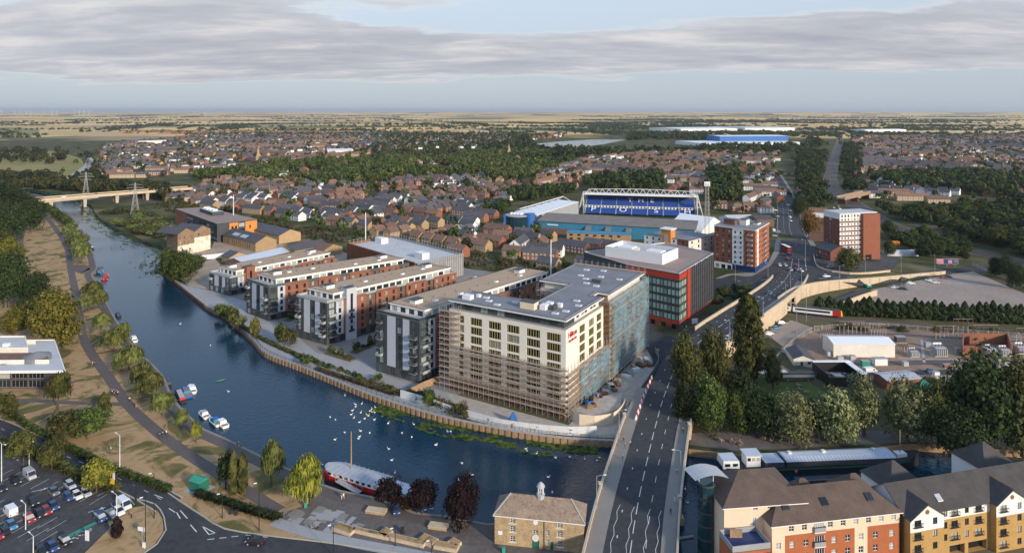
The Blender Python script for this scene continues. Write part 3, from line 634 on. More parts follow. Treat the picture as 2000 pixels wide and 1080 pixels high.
jx=tsheet('crossroads',[(1478,592),(1440,562),(1396,562),(1396,545),(1470,540),(1505,520),(1522,495),(1523,470),(1588,470),(1600,500),(1640,535),(1700,541),(1760,535),(1840,527),(1900,521),(1960,525),(1960,533),(1880,530),(1845,534),(1760,543),(1690,549),(1631,553),(1590,558),(1551,569),(1522,586),(1505,598)],.2,'asphalt')
nr,nl=road('north_road',[(1555,480),(1543,450),(1541,430),(1540,415),(1537,400),(1531,385),(1524,370),(1515,352),(1508,340)],19,.28,'asphalt',True)
kerbs(nr,nl,9.6,.3); kerbs(nr,nl,-9.6,.3); ribbon('north_pavement',nl,9.6,13,.36,'pavement'); dashes(nr,nl,0,.29,4,4,.3); dashes(nr,nl,-4.5,.29,3,6,.25); 
m=MB()
for a,b in (((1500,575),(1525,552)),((1512,580),(1537,556)),((1523,548),(1545,528)),((1540,552),(1552,530)),((1545,525),(1548,505)),((1560,525),(1560,505)),((1575,528),(1572,505)),((1590,556),(1640,546)),((1600,545),(1680,545)),((1500,545),(1475,551)),((1440,550),(1480,546)),((1700,545),(1760,539))):
    p,q=PT(*a),PT(*b); t=(q-p).normalized(); n=Vector((t.y,-t.x,0))*.18; k=max(1,int((q-p).length/7)); up=Vector((0,0,.215))
    for i in range(k):
        u=p.lerp(q,i/k)+up; v=p.lerp(q,(i+.55)/k)+up; u.z=hmap(u.x,u.y)+.215; v.z=hmap(v.x,v.y)+.215; m.face([u-n,u+n,v+n,v-n],'road_paint')
m.build('road_marking',jx)
tsheet('corner_pavement',[(1396,545),(1420,536),(1470,533),(1500,515),(1512,490),(1515,470),(1523,470),(1522,495),(1505,520),(1470,540)],.26,'pavement')
tl=[PT(*p)+Vector((0,0,.1)) for p in [(1590,500),(1592,512),(1600,524),(1625,532),(1660,536),(1700,535),(1738,531)]]; lw2=thing('forecourt_wall','low white boundary wall curving round the corner below the tall brick tower','wall',Vector((tl[0].x,tl[0].y,tl[0].z)))
tls=smooth_line(tl,5)
for i in range(0,len(tls)-2,2):
    mm=MB(); wallstrip(mm,[p-tls[i] for p in tls[i:i+3]],lambda p:p.z-1,lambda p:p.z+1.1,.35,'tan_concrete'); mm.build('wall_panel',lw2,tls[i]-tl[0])
tsheet('tower_forecourt',[(1592,500),(1604,522),(1640,532),(1740,530),(1760,505),(1640,490)],.15,'old_asphalt')
wr,wl=road('quay_road',[(1345,690),(1312,678),(1285,672),(1262,668),(1240,655)],8,.07)
wl[0].z=4.2
o2,l2=road('office_road',[(1296,725),(1290,700),(1282,685),(1275,676)],7,.075)
# barriers along the site
bl=offs(lr,-6.6); i0=min(range(len(lr)),key=lambda i:(bl[i]-P3(1243,815,3.6)).length); i1=min(range(len(lr)),key=lambda i:(bl[i]-P3(1290,728,4.3)).length)
bz=resample(bl[i0:i1],2.0)
bme={}
for c in ('red_paint','white_paint'):
    mm=MB(); mm.hexa([(-.95,-.25,0),(.95,-.25,0),(.95,.25,0),(-.95,.25,0)],[(-.95,-.1,.9),(.95,-.1,.9),(.95,.1,.9),(-.95,.1,.9)],c,None,True); mm.box(-.9,.9,-.32,.32,-.001,.12,c); bme[c]=mm.mesh('barrier')
for i in range(len(bz)-1):
    c='red_paint' if i%2 else 'white_paint'; t=bz[i+1]-bz[i]
    ob('water_filled_barrier',bme[c],None,bz[i]+Vector((0,0,.15)),math.atan2(t.y,t.x),label=('red' if i%2 else 'white')+' plastic road barrier in the chain beside the hotel building site',cat='barrier',group=('red' if i%2 else 'white')+' barriers along the building site')
# railways
def railway(name,px,tracks,bed):
    ln=smooth_line([P3(*p) for p in px],10); o=ribbon(name,ln,-bed/2,bed/2,.08,'ballast')
    for t in tracks:
        mm=MB()
        for g_ in (-.72,.72): wallstrip(mm,offs(ln,t+g_),.1,.3,.14,'rail')
        mm.build('track',o)
    return ln
rail1=railway('railway_line',[(2150,662),(1900,645),(1750,634),(1600,619),(1530,609),(1440,594),(1350,575),(1250,558),(1100,537),(900,506),(700,471),(550,443),(400,414),(320,398),(230,384)],(-1.8,1.8),9)
rail2=railway('main_railway_line',[(2150,552),(2000,513),(1900,490),(1800,464),(1740,440),(1690,412),(1658,391),(1633,374),(1622,355),(1624,335),(1631,305),(1638,280),(1641,262)],(-6,-2.2,2.2,6),19)
# distant hills
m=MB(); rngh=random.Random(4); n=80
for (x0,x1,y,h) in ((-9000,16000,17000,70),(2500,16000,14500,95),(7000,15500,12500,80)):
    pr=[]
    for i in range(n+1):
        t=i/n; X=lerp(x0,x1,t); hh=h*(.55+.45*mnoise.noise(Vector((X*.0004,y*.001,1))))*sstep(t*6)*sstep((1-t)*6); hh*=.45+.55*t; pr.append((X,hh))
    rows=[[(X,y-1800+600*k,hh*f) for X,hh in pr] for k,f in enumerate((0,.25,.7,1,.7,0))]
    m.loft(rows,'land',close=False)
m.build('hills',kind='structure')
# ================================================================ buildings
DARKW=('black_metal','glass',2,1); WHW=('white_paint','glass',2,2); WHW1=('white_paint','glass',2,1); DK1=('charcoal','glass_dark',1,1)
def rooftop(root,o,x,y,z,sx,sy,h,mat,name,rz=0,cap=None):
    m=MB(); m.box(-sx/2,sx/2,-sy/2,sy/2,0,h,mat)
    if cap: m.box(-sx/2-.15,sx/2+.15,-sy/2-.15,sy/2+.15,h,h+.2,cap)
    m.build(name,root,Vector((x,y,z))-o,rz)
# ---------------------------------------------------------------- hotel under construction
hA=Vector((-22.5,239.3)); e1=Vector((.861,-.509)); e2=Vector((.509,.861))
hl=lambda x,y:hA+e1*x+e2*y
HP=[(0,0),(46.4,0),(46.4,31),(42,31),(42,36),(46.9,36),(46.9,73),(15,73),(15,41),(28,41),(28,14),(0,14)]
b=Bldg('hotel_building','cream hotel under construction with scaffolding and grey flat roof beside the bridge','hotel',[hl(*p) for p in HP])
HW=('black_metal','glass_dark',3,1,'fin_yellow'); rows=[4.9+3.25*i for i in range(7)]
fr=[(u0,u1,z,z+2.55) for u0,u1 in ((4.3,6.4),(9,14),(16.6,21.7),(24.1,29),(31.8,36.9),(39.3,44.5)) for z in rows]
b.wall(0,0,4.4,'dark_brick',[(1.2+i*5.6,5.4+i*5.6,.6,3.8) for i in range(8)],win=('timber','glass_dark',3,1),rev=.5); b.wall(0,4.4,28.5,'hotel_render',fr,win=HW,rev=.3)
sd=[(u0,u1,z,z+2.55) for u0,u1 in ((10.5,15),(18.2,22.6),(25,29.2)) for z in rows]
b.wall(1,0,4.4,'concrete',[(2+i*5.6,6+i*5.6,.6,3.8) for i in range(5)],win=('timber','glass_dark',3,1),rev=.4); b.wall(1,4.4,28.5,'hotel_render',sd,win=('black_metal','glass_dark',3,1,'fin_yellow'),rev=.3)
b.wall(5,0,28.5,'concrete',[(2+i*5,5.4+i*5,z,z+2.3) for i in range(7) for z in rows],win=DK1,rev=.3)
for i in (2,3,4): b.wall(i,0,28.5,'timber')
for i in (6,7,8): b.wall(i,0,28.5,'pale_render',b.grid((b.side(i)[3]),6,1.8,1.8,rows) if i==8 else ())
for i in (9,10,11): b.wall(i,0,28.5,'timber',b.grid(b.side(i)[3],5,2,1.9,rows),win=DK1)
tp=b.inset(1.3)
b.wall(0,28.7,31.3,'charcoal',[(1+i*3.4,4.1+i*3.4,28.9,31.0) for i in range(12)],pts=tp,part='top_storey',win=('charcoal','glass_green',2,1),rev=.1)
b.wall(1,28.7,31.3,'charcoal',[(1,4,28.9,31.0),(4.3,7.3,28.9,31.0)],u1=8,pts=tp,part='top_storey',win=('charcoal','glass_green',1,1),rev=.1)
b.wall(1,28.7,31.3,'pale_render',[(u,u+2.2,29.4,30.9) for u in (9.5,13.5,16.2,21,23.6)],u0=8,pts=tp,part='top_storey',win=('charcoal','glass_dark',2,1))
for i in range(2,12): b.wall(i,28.7,31.3,'timber' if i in(2,3,4,9,10) else 'pale_render',pts=tp,part='top_storey')
b.slab(28.5,28.72,'concrete','grey_concrete',part='terrace')
b.slab(31.3,31.75,'white_metal','roof_grey',pts=b.inset(-.25)); b.parapet(31.75,32.1,.35,'roof_grey',pts=b.inset(.5))
hr=b.root; ho=b.o
H3=lambda x,y,z:Vector((*hl(x,y),z))
ra=math.atan2(e1.y,e1.x)
for (x,y,sx,sy,h,mt,nm) in ((29.5,6,5.5,3.2,2.4,'cream_render','stair_head'),(34.5,7.5,2.2,2.6,1.7,'white_metal','air_handler'),(34.5,11.5,2.2,2.2,1.5,'white_metal','air_handler'),(38,12.5,1.6,1.6,1.3,'white_metal','air_handler'),(37.5,9,1.4,3,1.5,'charcoal','air_handler'),(5,4.5,3.4,2.6,1.5,'white_metal','air_handler'),(36,49,3.6,1.6,1.3,'charcoal','plant_box'),(7,8.5,1.4,1.4,1,'white_metal','air_handler')):
    q=H3(x,y,31.75); rooftop(hr,ho,q.x,q.y,q.z,sx,sy,h,mt,nm,ra,'charcoal' if nm=='stair_head' else None)
skm=MB(); skm.box(-1.1,1.1,-.7,.7,0,.35,'white_metal'); skm.box(-.95,.95,-.55,.55,.35,.42,'lead'); skme=skm.mesh('skylight')
for x,y in ((13,6),(10,9),(18,3.5),(22,9),(40,5),(42,9),(43,17),(40,22),(30,52),(34,58),(26,56),(38,44),(42,58),(24,66),(31,68),(33,46)): ob('skylight',skme,hr,H3(x,y,31.75)-ho,ra)
tm=text_mesh('sign_text','Hilton',2.6,'red_paint',.08); tm2=text_mesh('sign_text','Garden Inn',1.35,'red_paint',.08)
aR=math.atan2(e2.y,e2.x)
for me,z,u in ((tm,26.3,4.9),(tm2,24.4,4.9)):
    q=H3(46.4,0,0)+Vector((e2.x*u+e1.x*.12,e2.y*u+e1.y*.12,z)); o=ob('sign_lettering',me,hr,q-ho); o.rotation_euler=(R(90),0,aR)
b.done()
# scaffolding
def scaffold(name,label,p0,p1,n,z1f,dep=1.3,lift=2.0,net=None):
    p0=Vector((*p0,0)); p1=Vector((*p1,0)); t=(p1-p0); L_=t.length; t.normalize(); nn=Vector((t.y,-t.x,0)); root=thing(name,label,'scaffolding',p0); ang=math.atan2(t.y,t.x); zmax=max(z1f(u*L_/40) for u in range(41))
    cache={}
    def std(h):
        h=round(h,0)
        if h not in cache: mm=MB(); mm.bar((0,0,0),(0,0,h),.055,'galvanised',5); cache[h]=mm.mesh('standard')
        return cache[h]
    bay=L_/n
    for i in range(n+1):
        for d in (.45,.45+dep):
            z=z1f(i*bay); ob('standard',std(z+1),root,t*(i*bay)+nn*d)
    z=lift
    while z<zmax:
        us=[i for i in range(n) if z1f((i+.5)*bay)>=z-.1]
        if us:
            a=us[0]*bay; c=(us[-1]+1)*bay; mm=MB(); mm.box(a-.6,c+.6,-.45-dep,-.45,-.08,0,'scaffold_board'); mm.box(a-.6,c+.6,-.51-dep,-.46-dep,0,.15,'scaffold_board'); mm.build('platform',root,Vector((0,0,z)),ang)
            mm=MB(); mm.box(a-.6,c+.6,-.50-dep,-.45-dep,.97,1.02,'galvanised'); mm.build('guard_rail',root,Vector((0,0,z)),ang)
        z+=lift
    for i in range(0,n-1,4):
        zt=min(z1f(i*bay),z1f((i+2)*bay)); mm=MB(); k=0
        while (k+1)*4<=zt: mm.bar((i*bay,-.6-dep,k*4),((i+2)*bay,-.6-dep,k*4+4),.05,'galvanised'); k+=1
        if mm.f: mm.build('diagonal_brace',root,None,ang)
    if net:
        z0,zn,un0,un1=net; nb=max(1,int((un1-un0)/5)); w_=(un1-un0)/nb; rg=random.Random(5)
        z=z0
        while z<zn-.5:
            for i in range(nb):
                mm=MB(); g_=6; rows_=[]
                for j in range(4): rows_.append([(un0+i*w_+w_*k/g_,-.62-dep-rg.uniform(0,.22)*(1 if 0<j<3 else .2),z+3.9*j/3) for k in range(g_+1)])
                mm.loft(rows_,'blue_netting',close=False); mm.build('netting_panel',root,None,ang)
            z+=4
    return root
scaffold('scaffold','timber-boarded scaffolding across the river face of the cream hotel',hl(-3,0),hl(47,0),24,lambda u:30 if u<9 else 15.9)
scaffold('scaffold','scaffolding with torn blue sheets under the red sign of the hotel',hl(46.4,-1.5),hl(46.4,33),14,lambda u:15.9,net=(2,14,9,34))
scaffold('scaffold','tall scaffolding wrapped in blue netting on the road side of the hotel',hl(46.9,34.5),hl(46.9,74),16,lambda u:30.0,net=(2.5,29,0,39.5))
scaffold('scaffold','bare scaffolding against the courtyard wing of the hotel',hl(15,60),hl(15,41),8,lambda u:29.0) if False else None
scaffold('scaffold','bare scaffolding with board lifts inside the hotel courtyard',hl(14.5,41),hl(28,41),6,lambda u:30.0)
scaffold('scaffold','thin guard scaffold along the back roof edge of the hotel',hl(47,73),hl(15,73),12,lambda u:32.5)
# ---------------------------------------------------------------- red-framed office
W_,A_,B_,C_=[Vector(PX(*p,26)) for p in ((1140,492),(1225,517),(1327,535),(1394,495))]
b=Bldg('office_building','dark glass office block with a bold red frame facing the road ramp','office',[W_,A_,B_,C_,W_+(C_-A_)*.98])
fl=[4.7+3.7*i for i in range(5)]
L1=b.side(1)[3]; L2=b.side(2)[3]
OFW=('dark_cladding','glass_office',1,1)
b.wall(0,0,26,'dark_cladding',b.grid(b.side(0)[3],14,1.9,2.2,fl),win=('dark_cladding','glass_teal',1,1),rev=.1)
b.wall(1,0,3.2,'dark_brick',b.grid(L1,5,2.6,2.2,[.6]),win=DK1); b.wall(1,3.2,4.4,'red_cladding'); b.wall(1,4.4,23,'dark_cladding',b.grid(L1,14,1.6,2.5,fl),win=OFW,rev=.12); b.wall(1,23,26,'red_cladding')
b.wall(2,0,3.2,'glass_green',(),u1=10); b.wall(2,3.2,4.4,'red_cladding',(),u1=10); b.wall(2,4.4,23,'dark_cladding',b.grid(0,5,1.6,2.5,fl,0,9.4),u1=10,win=OFW,rev=.12); b.wall(2,23,26,'red_cladding',(),u1=10)
b.wall(2,3.2,26,'red_cladding',(),u0=10,u1=14); b.wall(2,0,3.2,'dark_brick',(),u0=10)
rg=random.Random(3)
b.wall(2,3.2,26,'charcoal',[(15.5+i*2.9,16.5+i*2.9,z+rg.choice((0,.3)),z+2.8) for i in range(12) for z in fl],u0=14,win=('black_metal','glass_office',1,1),rev=.25)
b.wall(3,0,26,'charcoal'); b.wall(4,0,26,'charcoal')
for i in range(13):
    a,d,n,_=b.side(2); q=a+d*(15.05+i*2.9)+n*.15; mm=MB(); mm.box(-.07,.07,-.2,.15,3.2,25.9,'dark_cladding'); mm.build('fin',b.root,q,math.atan2(d.y,d.x))
mm=MB(); a,d,n,_=b.side(2); 
for u0,u1,z0,z1 in ((9.9,14.1,3.0,26.15),): mm.hexa([(u0,-.45,z0),(u1,-.45,z0),(u1,.1,z0),(u0,.1,z0)],[(u0,-.45,z1),(u1,-.45,z1),(u1,.1,z1),(u0,.1,z1)],'red_cladding',None,True)
mm.build('red_frame',b.root,a,math.atan2(d.y,d.x))
b.slab(25.3,25.6,'charcoal','roof_flat_brown'); b.parapet(25.6,26.2,.5,'roof_pale')
pe=[P3(*p,26) for p in ((1182,499),(1293.5,516),(1324.5,503))]; pe.append(pe[0]+pe[2]-pe[1]); q0=b.o
pm_=MB(); pr=[Vector((p.x-q0.x,p.y-q0.y,0)) for p in pe]; 
for i in range(4):
    j=(i+1)%4; a_,c_=pr[i],pr[j]; d_=(c_-a_).normalized(); n_=Vector((-d_.y,d_.x,0))*.3
    pm_.hexa([(a_.x,a_.y,25.6),(c_.x,c_.y,25.6),((c_+n_).x,(c_+n_).y,25.6),((a_+n_).x,(a_+n_).y,25.6)],[(a_.x,a_.y,30.8),(c_.x,c_.y,30.8),((c_+n_).x,(c_+n_).y,30.8),((a_+n_).x,(a_+n_).y,30.8)],'white_metal',None,True)
pm_.build('plant_screen',b.root)
ce_=sum(pr,Vector())/4; dA=math.atan2((pr[1]-pr[0]).y,(pr[1]-pr[0]).x)
for k in (-.25,.25): mm=MB(); mm.box(-5,5,-4,4,25.6,29.6,'roof_pale'); mm.box(-4,4,-3,3,29.6,30.2,'white_metal'); mm.build('chiller',b.root,ce_+(pr[1]-pr[0])*k,dA)
mm=MB(); mm.box(-1.5,1.5,-.12,.12,2,4.2,'white_paint'); mm.bar((-1.2,0,0),(-1.2,0,2),.07,'grey_metal'); mm.bar((1.2,0,0),(1.2,0,2),.07,'grey_metal')
mm.build('notice_board',None,P3(1357,640,0),.3,label='white notice board on posts outside the red-framed office',cat='sign')
b.done()
# ---------------------------------------------------------------- quay apartment blocks
def body_quad(A,B,C,z):
    q=[Vector((*v,0)) for v in quad_from(A,B,C,z)]; d0=(q[1]-q[0]).normalized(); d1=(q[2]-q[1]).normalized()
    return [q[0]-d0*2.2-d1*5,q[1]+d0*2.2-d1*5,q[2]+d0*2.2+d1*1.5,q[3]-d0*2.2+d1*1.5]
def apart(label,A,B,C,z,tower,seed):
    rg=random.Random(seed); b=Bldg('apartment_block',label,'apartments',body_quad(A,B,C,z),group='quayside apartment blocks'); L0=b.side(0)[3]; L1=b.side(1)[3]; nf=max(1,round((z-6.7)/3.1)); fh=(z-6.7)/nf; fl=[3.4+fh*i for i in range(nf)]; zt=3.4+fh*nf
    f=L0/16
    # river end
    b.wall(0,0,3.4,'charcoal',b.grid(L0,4,2.6,2.6,[.3]),win=('charcoal','glass_green',2,1))
    segs=[(0,4.2*f,'dark_cladding',1),(4.2*f,7.4*f,'grey_cladding',0),(7.4*f,10*f,'dark_cladding',1),(10*f,12.4*f,'grey_cladding',0),(12.4*f,L0,'dark_cladding',1)]
    for u0,u1,mt,wn in segs: b.wall(0,3.4,zt,mt,[((u0+u1)/2-.95,(u0+u1)/2+.95,zz+.35,zz+2.75) for zz in fl] if wn else (),u0=u0,u1=u1,win=('black_metal','glass_green',2,1))
    for zz in fl[:-1]: b.balcony(0,14.2*f,zz+.05,3.0,1.5)
    for zz in fl[1:]: b.balcony(0,1.6*f,zz+.05,2.6,1.3)
    # long face
    b.wall(1,0,3.4,'charcoal',b.grid(L1,int(L1/5),2.8,2.5,[.4]),win=('charcoal','glass_dark',2,1))
    b.wall(1,3.4,zt,'dark_cladding',[(1.0,3.6,zz+.35,zz+2.75) for zz in fl],u1=4.4,win=('black_metal','glass_green',2,1)); b.wall(1,3.4,zt,'grey_cladding',[(5.6,6.9,zz+.5,zz+2.6) for zz in fl],u0=4.4,u1=8,win=DK1)
    for zz in fl[:-1]: b.balcony(1,2.3,zz+.05,3.6,1.5)
    u=8.; k=0
    while u<L1-.5:
        w_=min((11.5,5.2)[k%2],L1-u)
        if L1-u-w_<4: w_=L1-u
        mt=('red_brick','brown_brick')[k%2]; n_=max(1,int(w_/2.9))
        b.wall(1,3.4,zt-(0 if k%2 else -.9),mt,b.grid(0,n_,1.25,2.0,[zz+.45 for zz in fl],u,u+w_),u0=u,u1=u+w_,win=('black_metal','glass',2,1),dd=.6 if k%2 else 0.,rev=.22)
        if k%2:
            for zz in fl: b.mb('wall').box(0,0,0,0,0,0,mt) if False else None
        else:
            for zz in fl[:-1]: b.balcony(1,u+w_*.3,zz+.05,2.6,1.2)
        u+=w_; k+=1
    b.wall(2,0,zt,'red_brick',b.grid(b.side(2)[3],3,1.3,1.9,[zz+.5 for zz in fl])); b.wall(3,0,zt,'red_brick')
    b.slab(zt-.05,zt+.12,'dark_cladding','grey_concrete',part='terrace')
    tp=b.inset(2.2); d1v=(b.p[2]-b.p[1]).normalized(); tp[0]=tp[0]+d1v*2.6; tp[1]=tp[1]+d1v*2.6
    b.wall(0,zt+.12,z-.5,'white_render',b.grid(b.side(0,tp)[3],4,2.7,1.9,[zt+.35]),pts=tp,part='penthouse',win=('black_metal','glass',2,1)); b.wall(1,zt+.12,z-.5,'white_render',b.grid(b.side(1,tp)[3],int(L1/4),2.9,1.75,[zt+.4]),pts=tp,part='penthouse',win=('black_metal','glass',2,1))
    for i in (2,3): b.wall(i,zt+.12,z-.5,'white_render',pts=tp,part='penthouse')
    b.parapet(zt+.15,zt+1.15,.06,'glass_green',part='terrace_glass',pts=b.inset(.15))
    b.slab(z-.5,z,'white_render','roof_tan',pts=b.inset(-.5,tp)); b.parapet(z,z+.16,.25,'charcoal',part='roof_edge',pts=b.inset(-.48,tp))
    a,d,n,_=b.side(1); an=math.atan2(d.y,d.x)
    if tower:
        mm=MB(); 
        mm.box(0,5,-.9,4,0,z+1.3,tower); mm.box(1.9,3.1,-.96,-.88,4,z-1,'glass_dark'); mm.box(.2,4.8,0,3.6,z+1.3,z+1.45,'charcoal'); mm.build('stair_tower',b.root,a+d*9,an)
    for uu in [L1*x for x in (.18,.34,.62,.8)]:
        q=a+d*uu-n*(6+rg.random()*5); mm=MB(); mm.box(-1,1,-.8,.8,0,.45,'white_metal'); mm.box(-.8,.8,-.6,.6,.45,.6,'lead'); mm.build('skylight',b.root,Vector((q.x,q.y,z)),an)
    for uu in (L1*.1,L1*.86):
        q=a+d*uu-n*11; mm=MB(); mm.box(-2,2,-1.6,1.6,0,1.5,'white_render'); mm.box(-2.3,2.3,-1.9,1.9,1.5,1.75,'charcoal'); mm.build('lift_housing',b.root,Vector((q.x,q.y,z)),an)
    for uu in range(5,int(L1),6):
        q=a+d*uu-n*(9+rg.uniform(-2,2)); mm=MB(); mm.bar((0,0,0),(0,0,.9),.12,'charcoal',6); mm.build('vent_pipe',b.root,Vector((q.x,q.y,z)))
    return b.done()
apart('apartment block beside the waste ground, tan roof and pale grey river end',(430,520),(462,528),(645,493),12.6,'red_brick',1)
apart('apartment block with long brick side and dark balconied river end, second from the waste ground',(506,534),(540,544),(790,505),19.0,None,2)
apart('apartment block with a pale grey stair tower on its brick side',(605,562),(652,572),(880,522),21,'grey_cladding',3)
apart('apartment block next to the scaffolded hotel, brick side facing the scaffolding',(763,590),(830,604),(1070,530),25.6,None,4)
# ---------------------------------------------------------------- multi-storey car park
b=Bldg('multi_storey_car_park','copper-finned multi-storey car park with open white top deck','car park',quad_from((678,475),(815,515),(905,495),13))
for i in range(4): b.wall(i,0,13.0,'copper_cladding' if i in(0,3) else 'grey_metal',part='wall')
b.slab(11.2,11.5,'grey_concrete','roof_pale',part='deck')
for i,mat in ((0,'copper_cladding'),(1,'galvanised')):
    a,d,n,Ls=b.side(i); fm=MB(); fm.box(-.22,.22,-.5,0,.5,13.6,mat); me=fm.mesh('fin')
    for k in range(int(Ls/1.5)): ob('fin',me,b.root,a+d*(k*1.5+.7),math.atan2(d.y,d.x))
for i in (2,3):
    a,d,n,Ls=b.side(i); fm=MB(); fm.box(-.1,.1,-.1,.1,11.5,15,'galvanised'); me=fm.mesh('fence_post')
    for k in range(int(Ls/3)): ob('fence_post',me,b.root,a+d*(k*3+1),math.atan2(d.y,d.x))
    mm=MB(); mm.box(0,Ls,-.04,.04,14.2,14.3,'galvanised'); mm.box(0,Ls,-.04,.04,12.8,12.9,'galvanised'); mm.build('fence_rail',b.root,a,math.atan2(d.y,d.x))
cen=sum(b.p,Vector())/4; a,d,n,_=b.side(0)
for du,dv in ((-30,3),(26,-4)): mm=MB(); mm.box(-4,4,-2.6,2.6,11.5,15,'white_render'); mm.build('stair_head',b.root,cen+d*du-n*dv,math.atan2(d.y,d.x))
for k in range(12): mm=MB(); mm.bar((0,0,11.5),(0,0,14.5),.07,'grey_metal'); mm.box(-.5,.5,-.12,.12,14.5,14.62,'white_metal'); mm.build('deck_lamp',b.root,cen+d*(-26+k*5)-n*1.5,math.atan2(d.y,d.x))
b.done()
# ---------------------------------------------------------------- generic pitched building
def pitched(name,label,cat,A,B,dep,eave,ridge,wm,rm,axis=0,hip=0.,wins=None,z0=0.,group=None,over=.35,done=True,chim=None,win=WHW1,side_w=None,rp='roof'):
    A=Vector(A[:2]); B=Vector(B[:2]); d=(B-A).normalized(); n=Vector((-d.y,d.x)); b=Bldg(name,label,cat,[A,B,B+n*dep,A+n*dep],z0,group)
    L0=b.side(0)[3]; b.wall(0,0,eave,wm,wins or (),win=win); b.wall(1,0,eave,wm,side_w or (),win=win); b.wall(2,0,eave,wm); b.wall(3,0,eave,wm)
    add_roof(b,b.p,eave,ridge,wm,rm,axis,hip,over,rp)
    for (u,v,h) in (chim or ()):
        q=b.at(0,u,v,ridge-.5); mm=MB(); mm.box(-.45,.45,-.35,.35,-1,h,'red_brick'); mm.box(-.5,.5,-.4,.4,h,h+.12,'concrete'); mm.bar((-.2,0,h+.1),(-.2,0,h+.5),.12,'roof_red',6); mm.bar((.2,0,h+.1),(.2,0,h+.5),.12,'roof_red',6); mm.build('chimney',b.root,q,math.atan2(d.y,d.x))
    if done: b.done()
    return b
def add_roof(b,p,eave,ridge,wm,rm,axis=0,hip=0.,over=.35,rp='roof'):
    d=(p[1]-p[0]).normalized(); n=Vector((-d.y,d.x,0)); L0=(p[1]-p[0]).length; D0=(p[3]-p[0]).length; r=b.mb(rp); w_=b.mb('wall'); dz=over*(ridge-eave)/((D0 if axis==0 else L0)/2)
    P_=lambda u,v,z:(p[0].x+d.x*u+n.x*v,p[0].y+d.y*u+n.y*v,z)
    if axis==0:
        h=hip; o=over; e=eave-dz; R0=P_(h if h else -o,D0/2,ridge); R1=P_(L0-h if h else L0+o,D0/2,ridge)
        c=[P_(-o,-o,e),P_(L0+o,-o,e),P_(L0+o,D0+o,e),P_(-o,D0+o,e)]
        r.face([c[0],c[1],R1,R0],rm); r.face([c[2],c[3],R0,R1],rm)
        if h: r.face([c[1],c[2],R1],rm); r.face([c[3],c[0],R0],rm)
        else:
            w_.face([P_(L0,0,eave),P_(L0,D0,eave),P_(L0,D0/2,ridge-.05)],wm); w_.face([P_(0,D0,eave),P_(0,0,eave),P_(0,D0/2,ridge-.05)],wm)
            th=.22
            r.face([c[0],R0,(R0[0],R0[1],R0[2]-th),(c[0][0],c[0][1],c[0][2]-th)],rm); r.face([R1,c[1],(c[1][0],c[1][1],c[1][2]-th),(R1[0],R1[1],R1[2]-th)],rm)
        r.face([(c[0][0],c[0][1],e-.2),(c[1][0],c[1][1],e-.2),c[1],c[0]],'white_paint' if hip else rm)
    else:
        o=over; e=eave-dz; R0=P_(L0/2,-o,ridge); R1=P_(L0/2,D0+o if not hip else D0-hip,ridge); c=[P_(-o,-o,e),P_(L0+o,-o,e),P_(L0+o,D0+o,e),P_(-o,D0+o,e)]
        r.face([c[0],R0,R1,c[3]],rm); r.face([R0,c[1],c[2],R1],rm)
        w_.face([P_(0,0,eave),P_(L0,0,eave),P_(L0/2,0,ridge-.05)],wm); w_.face([P_(L0,D0,eave),P_(0,D0,eave),P_(L0/2,D0,ridge-.05)],wm)
        r.face([c[0],(c[0][0],c[0][1],e-.22),(R0[0],R0[1],R0[2]-.22),R0],rm); r.face([R0,(R0[0],R0[1],R0[2]-.22),(c[1][0],c[1][1],e-.22),c[1]],rm)
# mill
q=quad_from((326,450),(347,458),(411,446),15); q=[Vector(v) for v in q]
b=Bldg('old_mill','derelict brick mill with twin gables and peeling pale render','mill',q)
L1=b.side(1)[3]; L0=b.side(0)[3]
b.wall(0,0,15,'mill_brick',b.grid(L0,5,.9,1.5,[2,5.2,8.4,11.6]),win=('charcoal','glass_dark',1,1))
b.wall(1,0,6.8,'peeling_render',[(3,4.2,2.5,4),(9,10,2.5,4)],win=DK1,u1=L1/2); b.wall(1,0,10.2,'peeling_render',(),u0=L1/2); b.wall(1,6.8,15,'mill_brick',[(u,u+.9,z,z+1.3) for u in (1.6,5,8.6) for z in (8,11.2)],win=('white_paint','glass_dark',1,1),u1=L1/2); b.wall(1,10.2,15,'mill_brick',[(L1/2+3,L1/2+4,11.5,12.8)],u0=L1/2,win=DK1)
b.wall(2,0,15,'mill_brick'); b.wall(3,0,15,'mill_brick')
pb=b.p; dv=(pb[2]-pb[1])/2
for k in (0,1): pp=[pb[1]+dv*k,pb[1]+dv*(k+1),pb[0]+dv*(k+1),pb[0]+dv*k]; add_roof(b,pp,15,18.4,'mill_brick','roof_slate',1,0,.3)
b.done()
